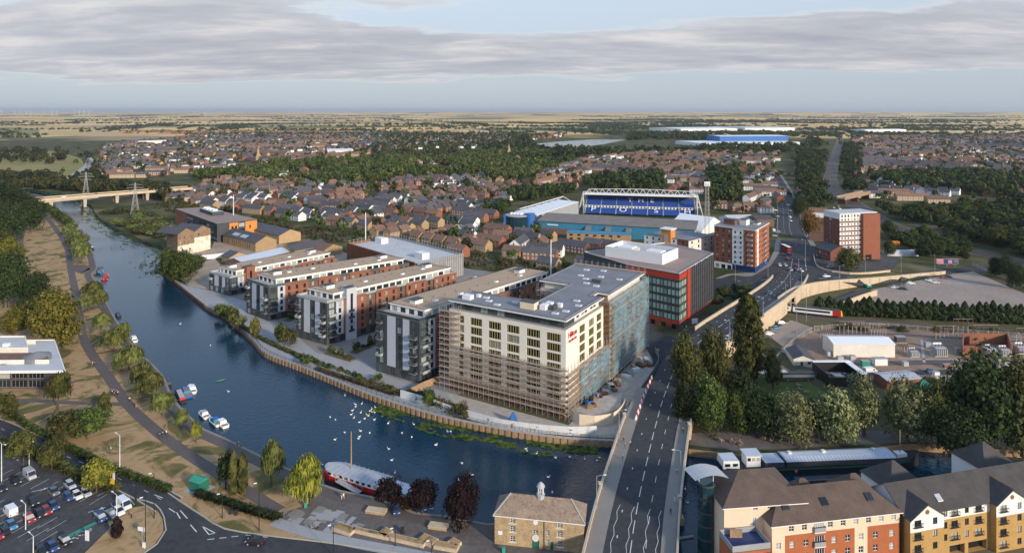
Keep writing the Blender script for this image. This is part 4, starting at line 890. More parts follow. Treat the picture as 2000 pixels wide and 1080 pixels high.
# black / orange arts building
q=[Vector(PX(*p,14)) for p in ((343,408.5),(424,437.6),(502,429),(398,405.5))]
b=Bldg('college_building','long flat-roofed building with black glass and orange panels beside the old mill','building',q)
L0=b.side(0)[3]; L1=b.side(1)[3]
b.wall(0,0,14,'red_brick',b.grid(0,6,1.2,1.9,[2,5.6,9.2],1,L0*.3),u1=L0*.3,win=DK1); b.wall(0,0,14,'dark_cladding',b.grid(0,9,L0*.07,2.0,[1.5,5.4,9.6],L0*.3,L0),u0=L0*.3,win=('black_metal','glass_green',2,1))
b.wall(1,0,14,'dark_cladding',b.grid(0,2,5,2.2,[1.5,5.4,9.8],0,L1*.3),u1=L1*.3,win=('black_metal','glass_green',3,1)); b.wall(1,0,13.6,'orange_cladding',[(L1*.35,L1*.40,4,11),(L1*.44,L1*.49,4,11)],u0=L1*.3,u1=L1*.52,win=DK1); b.wall(1,0,14,'dark_cladding',[(L1*.54,L1*.68,z,z+3) for z in (1.5,5.4,9.8)],u0=L1*.52,u1=L1*.7,win=('black_metal','glass_dark',3,1)); b.wall(1,0,13.6,'orange_cladding',[(L1*.8,L1*.84,8,10.5)],u0=L1*.7,win=DK1)
b.wall(2,0,14,'dark_cladding'); b.wall(3,0,14,'dark_cladding'); b.slab(13.9,14.3,'charcoal','roof_flat_brown',pts=b.inset(-.4))
ce_=sum(b.p,Vector())/4+Vector((-4,6,0)); mm=MB()
pp=[ce_+(p-ce_)*.30 for p in b.p]; mm.prism(pp,14.3,17.3,'dark_cladding','lead'); mm.build('roof_plant',b.root)
for k in range(4): mm=MB(); mm.box(-2,2,-1.4,1.4,17.3,18.6,'white_metal'); mm.build('air_handler',b.root,ce_+(b.p[1]-b.p[0])*(k-1.5)*.06,.3*k)
b.done()
# engine sheds
A,B=P3(436,458,6.5),P3(499,474.5,6.5); L0=(B-A).length
b=pitched('engine_shed','long buff brick railway shed with arched windows and dark roof','shed',A,B,16,6.5,10.5,'buff_brick','roof_slate',hip=0,wins=[(1.5+i*3.1,2.9+i*3.1,1.2,4.6) for i in range(int((L0-2)/3.1))],win=('charcoal','glass_dark',1,2),done=False)
for u in (10,22): mm=MB(); mm.face([b.at(0,u,1.5,7.4),b.at(0,u+9,1.5,7.4),b.at(0,u+9,4.5,8.85),b.at(0,u,4.5,8.85)],'lead'); mm.build('roof_light',b.root)
b.done()
def shed(name,label,a,bq,z,dep,ridge,wm,rm,axis=0,**k): return pitched(name,label,'shed',P3(*a,z),P3(*bq,z),dep,z,ridge,wm,rm,axis,**k)
shed('engine_shed','second dark-roofed railway shed behind the arched brick shed',(462,440),(545,460),6.5,18,10,'buff_brick','roof_slate')
shed('engine_shed','brick shed with a brown roof and gable towards the apartments',(549,483),(575,490),5.5,26,8.5,'buff_brick','roof_slate',1)
shed('store_shed','low dark shed with a long pale roof strip beside the apartments',(440,507),(475,513),4,40,6,'brown_brick','steel_roof',1)
shed('store_shed','small black-roofed shed behind the pale grey apartments',(433,498),(448,503),4.5,12,7,'buff_brick','roof_slate',0)
shed('store_shed','brown-roofed shed near the copper car park',(575,478),(632,489),5,16,8,'buff_brick','roof_brown',0)
m=MB(); wallstrip(m,smooth_line([P3(*p)-P3(362,508) for p in ((362,508),(400,507),(437,503))],5),0,3,.3,'white_render'); m.build('long_white_wall',None,P3(362,508),label='long low white wall across the waste ground near the mill',cat='wall')
# ---------------------------------------------------------------- stadium
st=thing('stadium_stand','tall blue-seated football stand under a white roof truss','stand',P3(1142,417,1)); so_=st.location.copy()
a,c=P3(1142,417,1),P3(1359,424,1); d=(c-a).normalized(); n=Vector((-d.y,d.x,0)); Ls=(c-a).length; ang=math.atan2(d.y,d.x)
def tier(v0,z0,v1,z1,nm,nb):
    for i in range(nb):
        m=MB(); u0=Ls*i/nb+.4; u1=Ls*(i+1)/nb-.4; k=8
        for j in range(k):
            va,vb=lerp(v0,v1,j/k),lerp(v0,v1,(j+1)/k); za=lerp(z0,z1,j/k); zb=lerp(z0,z1,(j+1)/k)
            m.face([(u0,va,za),(u1,va,za),(u1,va,zb),(u0,va,zb)],'seat_blue'); m.face([(u0,va,zb),(u1,va,zb),(u1,vb,zb),(u0,vb,zb)],'seat_blue')
        m.build(nm,st,None,ang)
tier(0,.5,11,4.6,'lower_tier',7); tier(13,6.6,27,13.2,'upper_tier',7)
m=MB(); m.box(-1,Ls+1,11,13,.2,6.4,'white_render'); 
for i in range(34): m.box(1+i*Ls/34,2.6+i*Ls/34,10.9,11,4.9,6.2,'glass_dark')
m.build('executive_boxes',st,None,ang)
m=MB(); m.box(-1,Ls+1,27.2,28,-.5,15,'brown_brick'); m.box(-1.6,-1,0,28,-.5,6,'grey_concrete'); m.box(Ls+1,Ls+1.6,0,28,-.5,6,'grey_concrete'); m.build('back_wall',st,None,ang)
for i in range(8): m=MB(); m.hexa([(Ls*i/7-.4,-.05,.2),(Ls*i/7+.4,-.05,.2),(Ls*i/7+.4,27,13),(Ls*i/7-.4,27,13)],[(Ls*i/7-.4,-.05,.8),(Ls*i/7+.4,-.05,.8),(Ls*i/7+.4,27,13.5),(Ls*i/7-.4,27,13.5)],'grey_concrete',None,True); m.build('gangway',st,None,ang)
m=MB(); m.hexa([(-2,10,17.4),(Ls+2,10,17.4),(Ls+2,29,16.4),(-2,29,16.4)],[(-2,10,17.8),(Ls+2,10,17.8),(Ls+2,29,16.8),(-2,29,16.8)],'white_metal',None,True); m.box(-2,Ls+2,9.6,10.2,16.8,18.2,'white_metal'); m.build('roof',st,None,ang)
nt_=16
for i in range(nt_):
    u0=Ls*i/nt_; u1=Ls*(i+1)/nt_; arch=lambda u:22+1.2*math.sin(math.pi*u/Ls)
    m=MB(); m.bar((u0,10,18),((u0+u1)/2,10,arch((u0+u1)/2)),.3,'white_metal'); m.bar(((u0+u1)/2,10,arch((u0+u1)/2)),(u1,10,18),.3,'white_metal')
    if i<nt_-1: m.bar(((u0+u1)/2,10,arch((u0+u1)/2)),(u1+(u1-u0)/2,10,arch(u1+(u1-u0)/2)),.34,'white_metal')
    m.build('truss',st,None,ang)
for x,s in ((-2,-1),(Ls+2,1)):
    m=MB()
    for (p,q) in (((x,6,0),(x,6,20)),((x+5*s,8,0),(x,6,20)),((x+5*s,14,0),(x,6,16)),((x,16,0),(x,6,20)),((x,6,8),(x+3*s,8,8)),((x,6,13),(x+2*s,7,13)),((x,6,20),(x-6*s,6,20.4)),((x,26,0),(x,26,15)),((x,6,16),(x,16,8))): m.bar(p,q,.32,'white_metal')
    m.build('end_frame',st,None,ang)
sl1=math.atan2(4.1,11); sl2=math.atan2(6.6,14)
for ch,uf,v,z,sz,sl in [('P',.075,5.5,3.2,7.5,sl1),('O',.35,5.5,3.2,7.5,sl1),('S',.65,5.5,3.2,7.5,sl1),('H',.93,5.5,3.2,7.5,sl1),('T',.41,20,10.7,6.5,sl2),('H',.51,20,10.7,6.5,sl2),('E',.615,20,10.7,6.5,sl2)]:
    o=ob('seat_letter',text_mesh('letter',ch,sz*1.25,'white_paint',.05),st,(d*Ls*uf)+n*v+Vector((0,0,z+.45))); o.rotation_euler=(sl+.12,0,ang)
# near stand
a2,c2=P3(1052,431,10.3),P3(1357,448.5,10.3); a2.z=c2.z=0; d2=(c2-a2).normalized(); n2=Vector((-d2.y,d2.x,0)); L2_=(c2-a2).length; ang2=math.atan2(d2.y,d2.x)
ns=thing('stadium_stand','old low stand with a brown roof and cyan wall nearest the brick houses','stand',a2)
m=MB(); m.hexa([(-1,-1,10.1),(L2_+1,-1,10.1),(L2_+1,26,12.6),(-1,26,12.6)],[(-1,-1,10.5),(L2_+1,-1,10.5),(L2_+1,26,13.0),(-1,26,13.0)],'asbestos',None,True); m.build('roof',ns,None,ang2)
m=MB(); m.box(0,L2_,0,.5,5,10.2,'cyan_panel'); m.box(0,L2_*.35,-.15,.5,0,5,'brown_brick'); m.box(L2_*.35,L2_,-.1,.5,0,5,'cyan_panel'); m.box(0,.5,.5,25,0,10,'cyan_panel'); m.box(L2_-.5,L2_,.5,25,0,10,'grey_metal'); m.build('wall',ns,None,ang2)
for i in range(3): m=MB(); u=L2_*(.32+i*.13); m.hexa([(u,-9,1),(u+4,-9,1),(u+4,-.2,5),(u,-.2,5)],[(u,-9,3),(u+4,-9,3),(u+4,-.2,8.5),(u,-.2,8.5)],'asbestos',None,True); m.build('stair_enclosure',ns,None,ang2)
m=MB(); m.box(L2_*.06,L2_*.06+9,-.2,-.05,7.2,8.0,'white_paint'); m.build('sign_panel',ns,None,ang2)
# offices in front of the near stand
fa,fb=P3(1107,470,0),P3(1232,475,0)
pitched('club_shop','buff brick flat building with pale blue roof edge before the cyan stand','building',fa,fb,12,6.2,6.9,'buff_brick','cyan_panel',wins=[(2+i*6,4.6+i*6,z,z+1.4) for i in range(7) for z in (1.2,3.9)],win=DK1)
# left stand and glass drum
lsr=thing('stadium_stand','white-roofed side stand with slanting trusses by the blue drum','stand',P3(1000,420,0)); lo0=lsr.location.copy()
q=[P3(1005,414,11)-lo0,P3(1048,420,11)-lo0,P3(1130,394,15)-lo0,P3(1090,390,15)-lo0]
m=MB(); m.hexa([v-Vector((0,0,.5)) for v in q],q,'white_metal',None,True); m.build('roof',lsr)
for i in range(7):
    m=MB(); p=q[0].lerp(q[3],i/6); r_=q[1].lerp(q[2],i/6); mid=p.lerp(r_,.25)+Vector((0,0,3.4)); m.bar(p,mid,.3,'white_metal'); m.bar(mid,p.lerp(r_,.6),.3,'white_metal'); p2=q[0].lerp(q[3],min(1,(i+1)/6)); r2=q[1].lerp(q[2],min(1,(i+1)/6)); m.bar(mid,p2.lerp(r2,.25)+Vector((0,0,3.4)),.3,'white_metal') if i<6 else None; m.build('truss',lsr)
m=MB(); m.hexa([Vector((v.x,v.y,0)) for v in q],[v-Vector((0,0,.6)) for v in q],'grey_metal'); m.build('wall',lsr)
m=MB(); 
dr=thing('glass_drum_building','blue and dark glass drum-shaped stadium office','building',P3(1010,452,0)); 
m=MB(); m.lathe([(9.5,0),(9.5,13)],'glass_teal',20,cap=True); m.build('glass_wall',dr); m=MB(); m.lathe([(9.8,13),(9.8,13.8)],'grey_metal',20); m.build('roof',dr); m=MB(); m.lathe([(4.2,0),(4.2,15)],'blue_paint',16); m.build('blue_tower',dr,(10.5,-2,0)); m=MB(); m.box(-11,-8,-4,4,0,13.4,'blue_paint'); m.build('blue_fin',dr)
for k in range(20): m=MB(); a_=k*math.pi/10; m.box(-.1,.1,-.1,.1,0,13,'black_metal'); m.build('mullion',dr,(9.55*math.cos(a_),9.55*math.sin(a_),0))
for k in range(4): m=MB(); m.box(-1.5,1.5,-1,1,13.8,15.2,'white_metal'); m.build('roof_unit',dr,(-4+k*2.6,3-k,0))
# floodlight mast and stadium side buildings
def mast(name,label,base,h,w0,w1,lamps=True,mat='galvanised'):
    r_=thing(name,label,'mast',base); m=MB(); ns_=int(h/3)
    for i in range(4):
        sx,sy=((-1,-1),(1,-1),(1,1),(-1,1))[i]; m.bar((sx*w0,sy*w0,0),(sx*w1,sy*w1,h),.14,mat)
    for k in range(ns_):
        z0,z1=h*k/ns_,h*(k+1)/ns_; wa,wb=lerp(w0,w1,k/ns_),lerp(w0,w1,(k+1)/ns_)
        for i in range(4):
            p=((-1,-1),(1,-1),(1,1),(-1,1)); s0,s1=p[i],p[(i+1)%4]; m.bar((s0[0]*wa,s0[1]*wa,z0),(s1[0]*wb,s1[1]*wb,z1),.09,mat)
    m.build('lattice',r_)
    if lamps: m=MB(); m.box(-2.2,2.2,-.4,.4,h-2.5,h+1,'white_metal'); m.build('lamp_head',r_)
    return r_
mast('floodlight_mast','tall lattice floodlight mast beside the end of the blue stand',P3(1381,470),44,1.6,1.0)
pitched('indoor_pitch_hall','white steep-roofed hall beside the floodlight mast','hall',P3(1370,468),P3(1418,455),30,6,15,'white_render','white_metal',1,over=.2)
pitched('workshop','pale corrugated workshop roof behind the orange flats','workshop',P3(1428,445),P3(1478,444),24,6,9,'pale_render','roof_pale',0)
pitched('workshop','tall brown brick workshop beside the wide road, behind the orange flats','workshop',P3(1478,447),P3(1512,446),16,8,10,'brown_brick','roof_slate',0)
# ---------------------------------------------------------------- white-and-brick flats and orange flats
b=Bldg('flats','white and brown brick flats with a tall orange stair tower behind the office','flats',[Vector(PX(*p,21)) for p in ((1258,458),(1345,470),(1396,459),(1310,448))],2)
L0=b.side(0)[3]; L1=b.side(1)[3]; rz=[1.5+3*i for i in range(6)]
for i,(u0,u1,mt) in enumerate(((0,L0*.42,'white_render'),(L0*.42,L0*.6,'red_brick'),(L0*.6,L0*.75,'white_render'),(L0*.75,L0,'dark_brick'))): b.wall(0,0,19,mt,b.grid(0,max(1,int((u1-u0)/4)),1.3,1.6,rz,u0,u1),u0=u0,u1=u1,win=('charcoal','glass',1,1))
b.wall(1,0,19,'pale_render',b.grid(L1,4,1.5,1.7,rz),win=('charcoal','glass',1,1)); b.wall(2,0,19,'dark_brick'); b.wall(3,0,19,'white_render',b.grid(b.side(3)[3],4,1.3,1.6,rz),win=('charcoal','glass',1,1)); b.slab(18.6,19.05,'charcoal','roof_grey')
mm=MB(); mm.box(-3.2,3.2,-1,5,0,24,'orange_cladding'); mm.box(-1.4,1.4,-1.06,-.9,3,21,'glass_dark'); mm.box(-3.9,3.9,-1.7,5.7,24,24.6,'white_metal'); mm.build('stair_tower',b.root,b.at(0,L0*.52,0,0),math.atan2(b.side(0)[1].y,b.side(0)[1].x)); b.done()
b=Bldg('flats','orange brick corner flats with white panels and a blue shopfront by the junction','flats',[Vector(p) for p in (PX(1395,440,30),PX(1475,450,30),PX(1502,435,30))]+[Vector(PX(1395,440,30))+Vector(PX(1502,435,30))-Vector(PX(1475,450,30))],4.6)
L0=b.side(0)[3]; L1=b.side(1)[3]; rz=[4.4+2.95*i for i in range(7)]
b.wall(0,0,3.8,'white_render',b.grid(L0*.45,3,2.6,2.4,[.3]),u1=L0*.45,win=('charcoal','glass_dark',2,1)); b.wall(0,0,3.8,'navy',(),u0=L0*.45)
b.wall(1,0,3.8,'navy')
for u0,u1,mt in ((0,L0*.45,'dark_brick'),(L0*.45,L0*.72,'white_render'),(L0*.72,L0,'orange_brick')): b.wall(0,3.8,25.4,mt,b.grid(0,max(1,int((u1-u0)/3.1)),1.2,1.5,rz,u0,u1),u0=u0,u1=u1,win=('charcoal','glass',1,1))
for zz in rz: b.balcony(0,L0*.88,zz-.1,3.0,1.2,rail='grey_metal')
for u0,u1,mt in ((0,L1*.12,'orange_brick'),(L1*.12,L1*.24,'white_render'),(L1*.24,L1,'orange_brick')): b.wall(1,3.8,25.4,mt,b.grid(0,max(1,int((u1-u0)/3.3)),1.4,1.6,rz,u0,u1),u0=u0,u1=u1,win=('charcoal','glass',1,1))
for zz in rz: b.balcony(1,L1*.6,zz-.1,5,1.2,rail='grey_metal')
b.wall(2,0,25.4,'dark_brick'); b.wall(3,0,25.4,'dark_brick'); b.slab(25,25.5,'white_metal','roof_grey',pts=b.inset(-.3))
for (u,v,sx,h) in ((6,10,7,3),(13,14,4,3.4),(18,20,3,1.2)): q=b.at(0,u,v,25.5); mm=MB(); mm.box(-sx/2,sx/2,-2.5,2.5,0,h,'brown_brick' if h==3 else 'pale_render'); mm.box(-sx/2-.3,sx/2+.3,-2.8,2.8,h,h+.25,'charcoal'); mm.build('roof_housing',b.root,q,math.atan2(b.side(0)[1].y,b.side(0)[1].x))
b.done()
# tower block
A,B,C=[Vector(PX(*p,34)) for p in ((1625,413),(1640,418),(1713.5,415))]; dB=(C-B); A=B+Vector((-dB.y,dB.x)).normalized()*15
b=Bldg('tower_block','tall brown brick tower block with white window bands and white top storey','tower block',[A,B,C,C+A-B],4.5)
L1=b.side(1)[3]; fl=[3+2.95*i for i in range(8)]; u2=L1*.56
b.wall(0,0,26,'dark_brick',[(5.5,7.5,z+.7,z+2.2) for z in fl],win=WHW1); b.wall(0,26,29.6,'white_render')
b.wall(1,0,3,'dark_brick',(),u1=u2)
for z in fl:
    b.wall(1,z,z+1.0,'dark_brick',(),u1=u2)
    b.wall(1,z+1.0,z+2.95,'white_render' ,[(1.2+i*2.35,2.3+i*2.35,z+1.2,z+2.7) for i in range(6)],u1=u2,win=WHW1)
b.wall(1,26.6,29.6,'white_render',[(1.2+i*2.35,2.3+i*2.35,27.2,28.7) for i in range(6)],u1=u2,win=DK1)
b.wall(2,0,29.6,'dark_brick',[(3+i*4,4.5+i*4,z+.9,z+2.3) for i in range(3) for z in fl],win=WHW1); b.wall(3,0,29.6,'tower_brick'); b.slab(29.3,29.8,'white_metal','roof_pale')
mm=MB(); mm.box(u2,L1+.2,-2.2,6,0,29.0,'tower_brick'); mm.box(u2+1.5,u2+6,-2.3,-2.1,.1,3.2,'glass_dark'); mm.build('stair_shaft',b.root,b.at(1,0,0,0),math.atan2(dB.y,dB.x)); b.done()
pitched('public_house','old brown brick pub with slate roof and pale shopfront beside the tower','pub',PT(1592,500),PT(1622,510),14,7,10.5,'dark_brick','roof_slate',0,z0=4,wins=[(1+i*3,2.4+i*3,z,z+1.6) for i in range(4) for z in (1,4)],chim=((3,7,2),(9,7,2)))
pitched('public_house','derelict brown gabled building with ivy behind the corner pub','building',PT(1580,470),PT(1612,474),14,7,11,'brown_brick','roof_brown',0,z0=3.5,chim=((4,7,2),))
pitched('garage','white single-storey garage with brown roof beside the wide road','garage',P3(1580,424),P3(1616,426),14,5,8,'white_render','roof_brown',0)
# ---------------------------------------------------------------- customs house
A,B=Vector((-4,153.6)),Vector((16.2,150.2)); L0=(B-A).length
ST=('white_paint','glass_dark',2,3)
op=[(3.6,4.8,z,z+1.3,ST) for z in (.9,3.2,5.2)]+[(8.9,10.1,2.9,4.1,ST),(14.5,15.7,.9,2.2,ST),(14.5,15.7,3.1,4.4,ST),(14.5,15.7,5.2,6.4,ST),(11.9,12.7,1.0,2.3,ST),(11.9,12.7,3.1,4.4,ST),(8.7,10.3,.02,2.4,('green_paint','green_paint',1,1)),(12.9,13.6,.02,1.9,('green_paint','green_paint',1,1))]
b=pitched('customs_house','small old stone river building with hipped roof and lantern cupola','historic house',A,B,7.5,7,9.9,'stone','roof_stone',hip=3.2,wins=op,win=ST,done=False)
an=math.atan2(-3.4,20.2)
mm=MB(); mm.lathe([(.9,9.3),(.9,10.3),(1.05,10.35),(.7,10.4)],'lead',8,cap=False); mm.lathe([(.55,11.9),(1.0,12.0),(.85,12.5),(.35,13.0),(.08,13.2)],'lead',8)
for k in range(8): mm.bar((.62*math.cos(k*.785),.62*math.sin(k*.785),10.3),(.62*math.cos(k*.785),.62*math.sin(k*.785),12),.09,'white_paint')
mm.bar((0,0,13),(0,0,14.6),.05,'black_metal'); mm.build('cupola',b.root,b.at(0,L0*.5,3.75,0))
mm=MB(); mm.bar((0,.05,0),(0,-.06,0),.55,'white_paint',14); mm.build('clock_disc',b.root,b.at(0,9.5,0,5.9),an)
mm=MB(); mm.box(-.5,.5,-.08,0,0,.8,'white_paint'); mm.build('notice_board',b.root,b.at(0,1.3,0,2.3),an)
mm=MB(); mm.bar((0,0,0),(0,0,6.9),.07,'black_metal'); mm.build('drainpipe',b.root,b.at(0,11.5,-.1,0),an)
mm=MB(); mm.lathe([(.82,0),(.82,.2)],'pale_render',14); o=mm.build('door_arch',b.root,b.at(0,9.5,.05,2.4),an); o.rotation_euler=(R(90),0,an)
for u0 in (3.2,14.1):
    for z in (.75,3.0,5.0): mm=MB(); mm.box(0,2,-.12,0,0,.14,'pale_render'); mm.build('sill',b.root,b.at(0,u0,0,z),an)
for u,v in ((0,0),(L0,0)):
    mm=MB(); p=b.at(0,u+(-.35 if u==0 else .35),-.35,6.75); q=b.at(0,3.2 if u==0 else L0-3.2,3.75,9.95); mm.bar(p,q,.14,'lead'); mm.build('hip_flashing',b.root)
b.done()
# ---------------------------------------------------------------- riverside flats, right foreground
FW=('white_paint','glass',2,2)
A,B=Vector((55.3,141.6)),Vector((85.4,146.6)); L0=(B-A).length
fl=[.8,3.6,6.4]
def brickband(b,side,L0,eave,cream,segs):
    pass
b=Bldg('riverside_flats','orange brick flats with cream bays and brown tiled roofs at the water','flats',[A,B,B+Vector((-2,11.8)),A+Vector((-2,11.8))])
for u0,u1,mt in ((0,3.0,'cream_render'),(3.0,19.5,'orange_brick'),(19.5,22.6,'cream_render'),(22.6,L0,'orange_brick')):
    n_=max(1,int((u1-u0)/3.3)); b.wall(0,0,9.2,mt,b.grid(0,n_,1.15,1.45,fl,u0,u1),u0=u0,u1=u1,win=FW)
b.wall(0,9.2,12,'cream_render',b.grid(0,9,1.15,1.3,[9.9],3,L0),win=FW)
b.wall(1,0,12,'orange_brick',b.grid(11,2,1.1,1.4,fl+[9.8]),win=FW); b.wall(2,0,12,'cream_render'); b.wall(3,0,12,'cream_render')
add_roof(b,b.p,12,16,'cream_render','tile_brown',0,5.5,.5)
a,d,n,_=b.side(0); an=math.atan2(d.y,d.x)
for u,ro_ in ((14,1),(25,1),(4.6,1)):
    q=b.at(0,u,2.6,12+2.6*4/5.9+.05); mm=MB(); mm.hexa([(-.8,-.7,-.45),(.8,-.7,-.45),(.8,.7,.5),(-.8,.7,.5)],[(-.8,-.7,-.25),(.8,-.7,-.25),(.8,.7,.7),(-.8,.7,.7)],'charcoal','glass_dark',True); mm.build('roof_window',b.root,q,an)
for u in (11,):
    for z in (3.5,6.3,9.4): mm=MB(); mm.box(-1.1,1.1,-.02,.02,0,2.1,'glass_dark'); [mm.box(-1.1+k*.55,-1.02+k*.55,-.06,.02,0,2.1,'white_paint') for k in range(5)]; mm.build('french_window',b.root,a+d*u+n*.04+Vector((0,0,z)),an); b.balcony(0,u,z,2.6,.5,'white_metal','grey_metal')
# cross-gabled roof pieces facing the river
for u in (9,22): q=[b.at(0,u,5.6,0),b.at(0,u+8,5.6,0),b.at(0,u+8,12.9,0),b.at(0,u,12.9,0)]; add_roof(b,q,12.2,15.6,'cream_render','tile_brown',0,3.4,.3,'rear_gable_roof'+'.001'*(u>9))
b.done()
A,B=Vector((45.9,144.0)),Vector((64.2,146.1))
b=pitched('riverside_flats','taller hip-roofed wing of the orange flats beside the curved glass stair','flats',A,B,13.5,14.5,18.2,'cream_render','tile_brown',hip=6.5,wins=[(6.6,7.6,13,14),(9.9+.0,11,13.1,14.1),(13.4,14.5,13.1,14.1),(6.5,7.3,9.4,11.4)],win=FW,side_w=[(2,3.1,z,z+1.4) for z in (1,4,7,10)],done=False,over=.6); b.done()
A,B=Vector((45.6,137.6)),Vector((54.0,139.0))
b=Bldg('riverside_flats','low orange brick block with a slate-grey roof terrace before the hip-roofed wing','flats',[A,B,B+Vector((-1,5.6)),A+Vector((-1,5.6))])
b.wall(0,0,8.6,'orange_brick',b.grid(b.side(0)[3],2,1.2,1.45,[.8,3.4,6.4]),win=FW); b.wall(1,0,8.6,'orange_brick'); b.wall(2,0,8.6,'orange_brick'); b.wall(3,0,8.6,'orange_brick'); b.slab(8.4,8.7,'grey_metal','navy'); b.parapet(8.7,9.8,.12,'grey_metal')
mm=MB(); mm.box(1,3.6,4.6,4.9,8.7,10.4,'timber'); mm.build('screen',b.root); b.done()
gt=thing('glass_stair_tower','curved dark glass stair tower with a winged grey roof at the water edge','stair tower',(43.9,150.5,.6))
mm=MB(); mm.lathe([(1.9,-3),(1.9,15.5)],'glass_teal',14); mm.build('glass_wall',gt)
for z in range(0,16,3): mm=MB(); mm.lathe([(1.98,z),(1.98,z+.3)],'charcoal',14); mm.build('floor_band',gt)
mm=MB(); mm.loft([[(-4.2+8.4*k/6,-2.6,16.4+.9*math.sin(math.pi*k/6)-.6*k/6+1.2) for k in range(7)],[(-4.2+8.4*k/6,2.6,16.4+.9*math.sin(math.pi*k/6)-.6*k/6+1.2) for k in range(7)]],'lead',close=False); mm.build('wing_roof',gt,None,.25)
for x,y in ((-1.6,0),(1.6,0)): mm=MB(); mm.bar((x,y,15.4),(x,y,17.8),.08,'white_metal'); mm.build('roof_strut',gt)
# small dark roof in front
pitched('bin_store','small dark-tiled hip roof below the low terrace block','outbuilding',Vector((52,134.5)),Vector((57.5,135.5)),5,6.4,8.4,'orange_brick','tile_dark',hip=2.2)
# yellow flats
dy=Vector((math.cos(R(13.8)),math.sin(R(13.8)))); ny=Vector((-dy.y,dy.x)); y0=Vector((86.3,146.4)); YP=lambda u,v:y0+dy*u+ny*v
b=Bldg('riverside_flats','yellow brick flats with white upper gables and dark tiled roofs','flats',[YP(0,0),YP(46,0),YP(46,11),YP(0,11)])
YW=('charcoal','glass',2,1); yf=[.9,3.6,6.3,9.0]
cols=((11,1.2),(13.6,1.8),(17,1.1),(20.3,1.8),(35,1.8),(38.5,1.2),(42,1.8))
ops=[(u-w_/2,u+w_/2,z,z+1.5) for u,w_ in cols for z in yf]
b.wall(0,0,2.6,'yellow_brick',[(12.2,16.4,.02,2.3,('dark_brick','glass_dark',1,1)),(17.4,22.6,.02,2.3,('dark_brick','glass_dark',1,1))],rev=1.2); ops=[o for o in ops if o[2]>3]
b.wall(0,2.6,8.4,'yellow_brick',ops,win=YW); b.wall(0,8.4,11,'white_render',[o for o in ops if o[2]>8],win=YW)
for i in (1,2,3): b.wall(i,0,11,'yellow_brick')
add_roof(b,b.p,11,15,'white_render','tile_dark',0,0,.4)
yr=b.root
def ygable(u0,u1):
    gw='gable_wall'+'.001'*(u0>1); pr_=1.6; q=[b.at(0,u0,-pr_,0),b.at(0,u1,-pr_,0),b.at(0,u1,4.5,0),b.at(0,u0,4.5,0)]
    o=[(2-.9,2+.9,z,z+1.5) for z in yf]+[(6.6-.6,6.6+.6,z,z+1.5) for z in yf]
    b.wall(0,0,8.0,'yellow_brick',[x for x in o if x[2]<8],pts=q,part=gw,win=YW); b.wall(0,8.0,11,'white_render',[x for x in o if x[2]>8],pts=q,part=gw,win=YW); b.wall(1,0,11,'yellow_brick',pts=q,part=gw); b.wall(3,0,11,'yellow_brick',pts=q,part=gw); b.wall(1,8,11,'white_render',dd=-.02,pts=q,part=gw)
    add_roof(b,q,11,13.9,'white_render','tile_dark',1,0,.4,gw.replace('wall','roof'))
    mm=MB(); mm.bar((0,.05,0),(0,-.08,0),.5,'red_brick',12); mm.build('round_vent',yr,b.at(0,(u0+u1)/2,-pr_-.02,12),R(13.8))
for u0 in (0,23.5): ygable(u0,u0+9)
bm_=MB(); bm_.box(-1.2,1.2,-.35,0,-.06,.04,'charcoal'); 
for x in (-1.2,-.6,0,.6,1.2): bm_.bar((x,-.33,0),(x,-.33,.9),.03,'black_metal')
bm_.bar((-1.2,-.33,0),(0,-.33,.9),.035,'black_metal'); bm_.bar((0,-.33,0),(-1.2,-.33,.9),.035,'black_metal'); bm_.bar((1.2,-.33,0),(0,-.33,.9),.035,'black_metal'); bm_.bar((0,-.33,0),(1.2,-.33,.9),.035,'black_metal'); bm_.bar((-1.2,-.33,.9),(1.2,-.33,.9),.05,'black_metal'); bme_=bm_.mesh('balconette')
for u,off in ((13.6,0),(20.3,0),(2,1.6),(25.5,1.6),(35,0),(42,0)):
    for z in yf:
        if z>3 or off: ob('balconette',bme_,yr,b.at(0,u,-off-.03,z),R(13.8))
for u,v in ((6,13.5),(36,15.5)):
    q=[b.at(0,u,v-3.5,0),b.at(0,u+10,v-3.5,0),b.at(0,u+10,v+6,0),b.at(0,u,v+6,0)]; 
    for i in range(4): b.wall(i,0,10,'white_render',pts=q,part='rear_wing'+'.001'*(u>9))
    add_roof(b,q,10,14.2,'white_render','tile_dark',0,4.7,.4,'rear_wing_roof'+'.001'*(u>9))
mm=MB(); mm.hexa([(-.7,-.6,-.4),(.7,-.6,-.4),(.7,.6,.5),(-.7,.6,.5)],[(-.7,-.6,-.2),(.7,-.6,-.2),(.7,.6,.7),(-.7,.6,.7)],'white_metal','lead',True); mm.build('roof_window',yr,b.at(0,11,1.7,12.2),R(13.8))
b.done()
# ---------------------------------------------------------------- theatre by the park (left)
TA,TB,TC=P3(-140,727,7),P3(128,725,7),P3(107,664,7)
b=Bldg('theatre','flat-roofed riverside theatre with glazed front and oversailing pale roof','theatre',[Vector((p.x,p.y)) for p in (TA,TB,TC,TA+TC-TB)])
L0=b.side(0)[3]; ip=b.inset(2.5)
b.wall(0,0,6.4,'charcoal',[(x,x+5.5,z,z+2.5) for x in range(2,int(L0)-8,6) for z in (.4,3.5)],pts=ip,win=('grey_metal','glass_dark',4,1),rev=.25)
b.mb('mid_band').box(0,0,0,0,0,0,'white_paint') if False else None
for i in (1,2,3): b.wall(i,0,6.4,'pale_render',pts=ip)
b.slab(6.4,7.0,'white_metal','roof_pale'); b.parapet(7.0,7.3,.4,'white_metal')
D0=b.side(1)[3]
d0_,d1_=b.side(0)[1],b.side(1)[1]; TQ=lambda u,v:b.p[0]+d0_*u+d1_*v
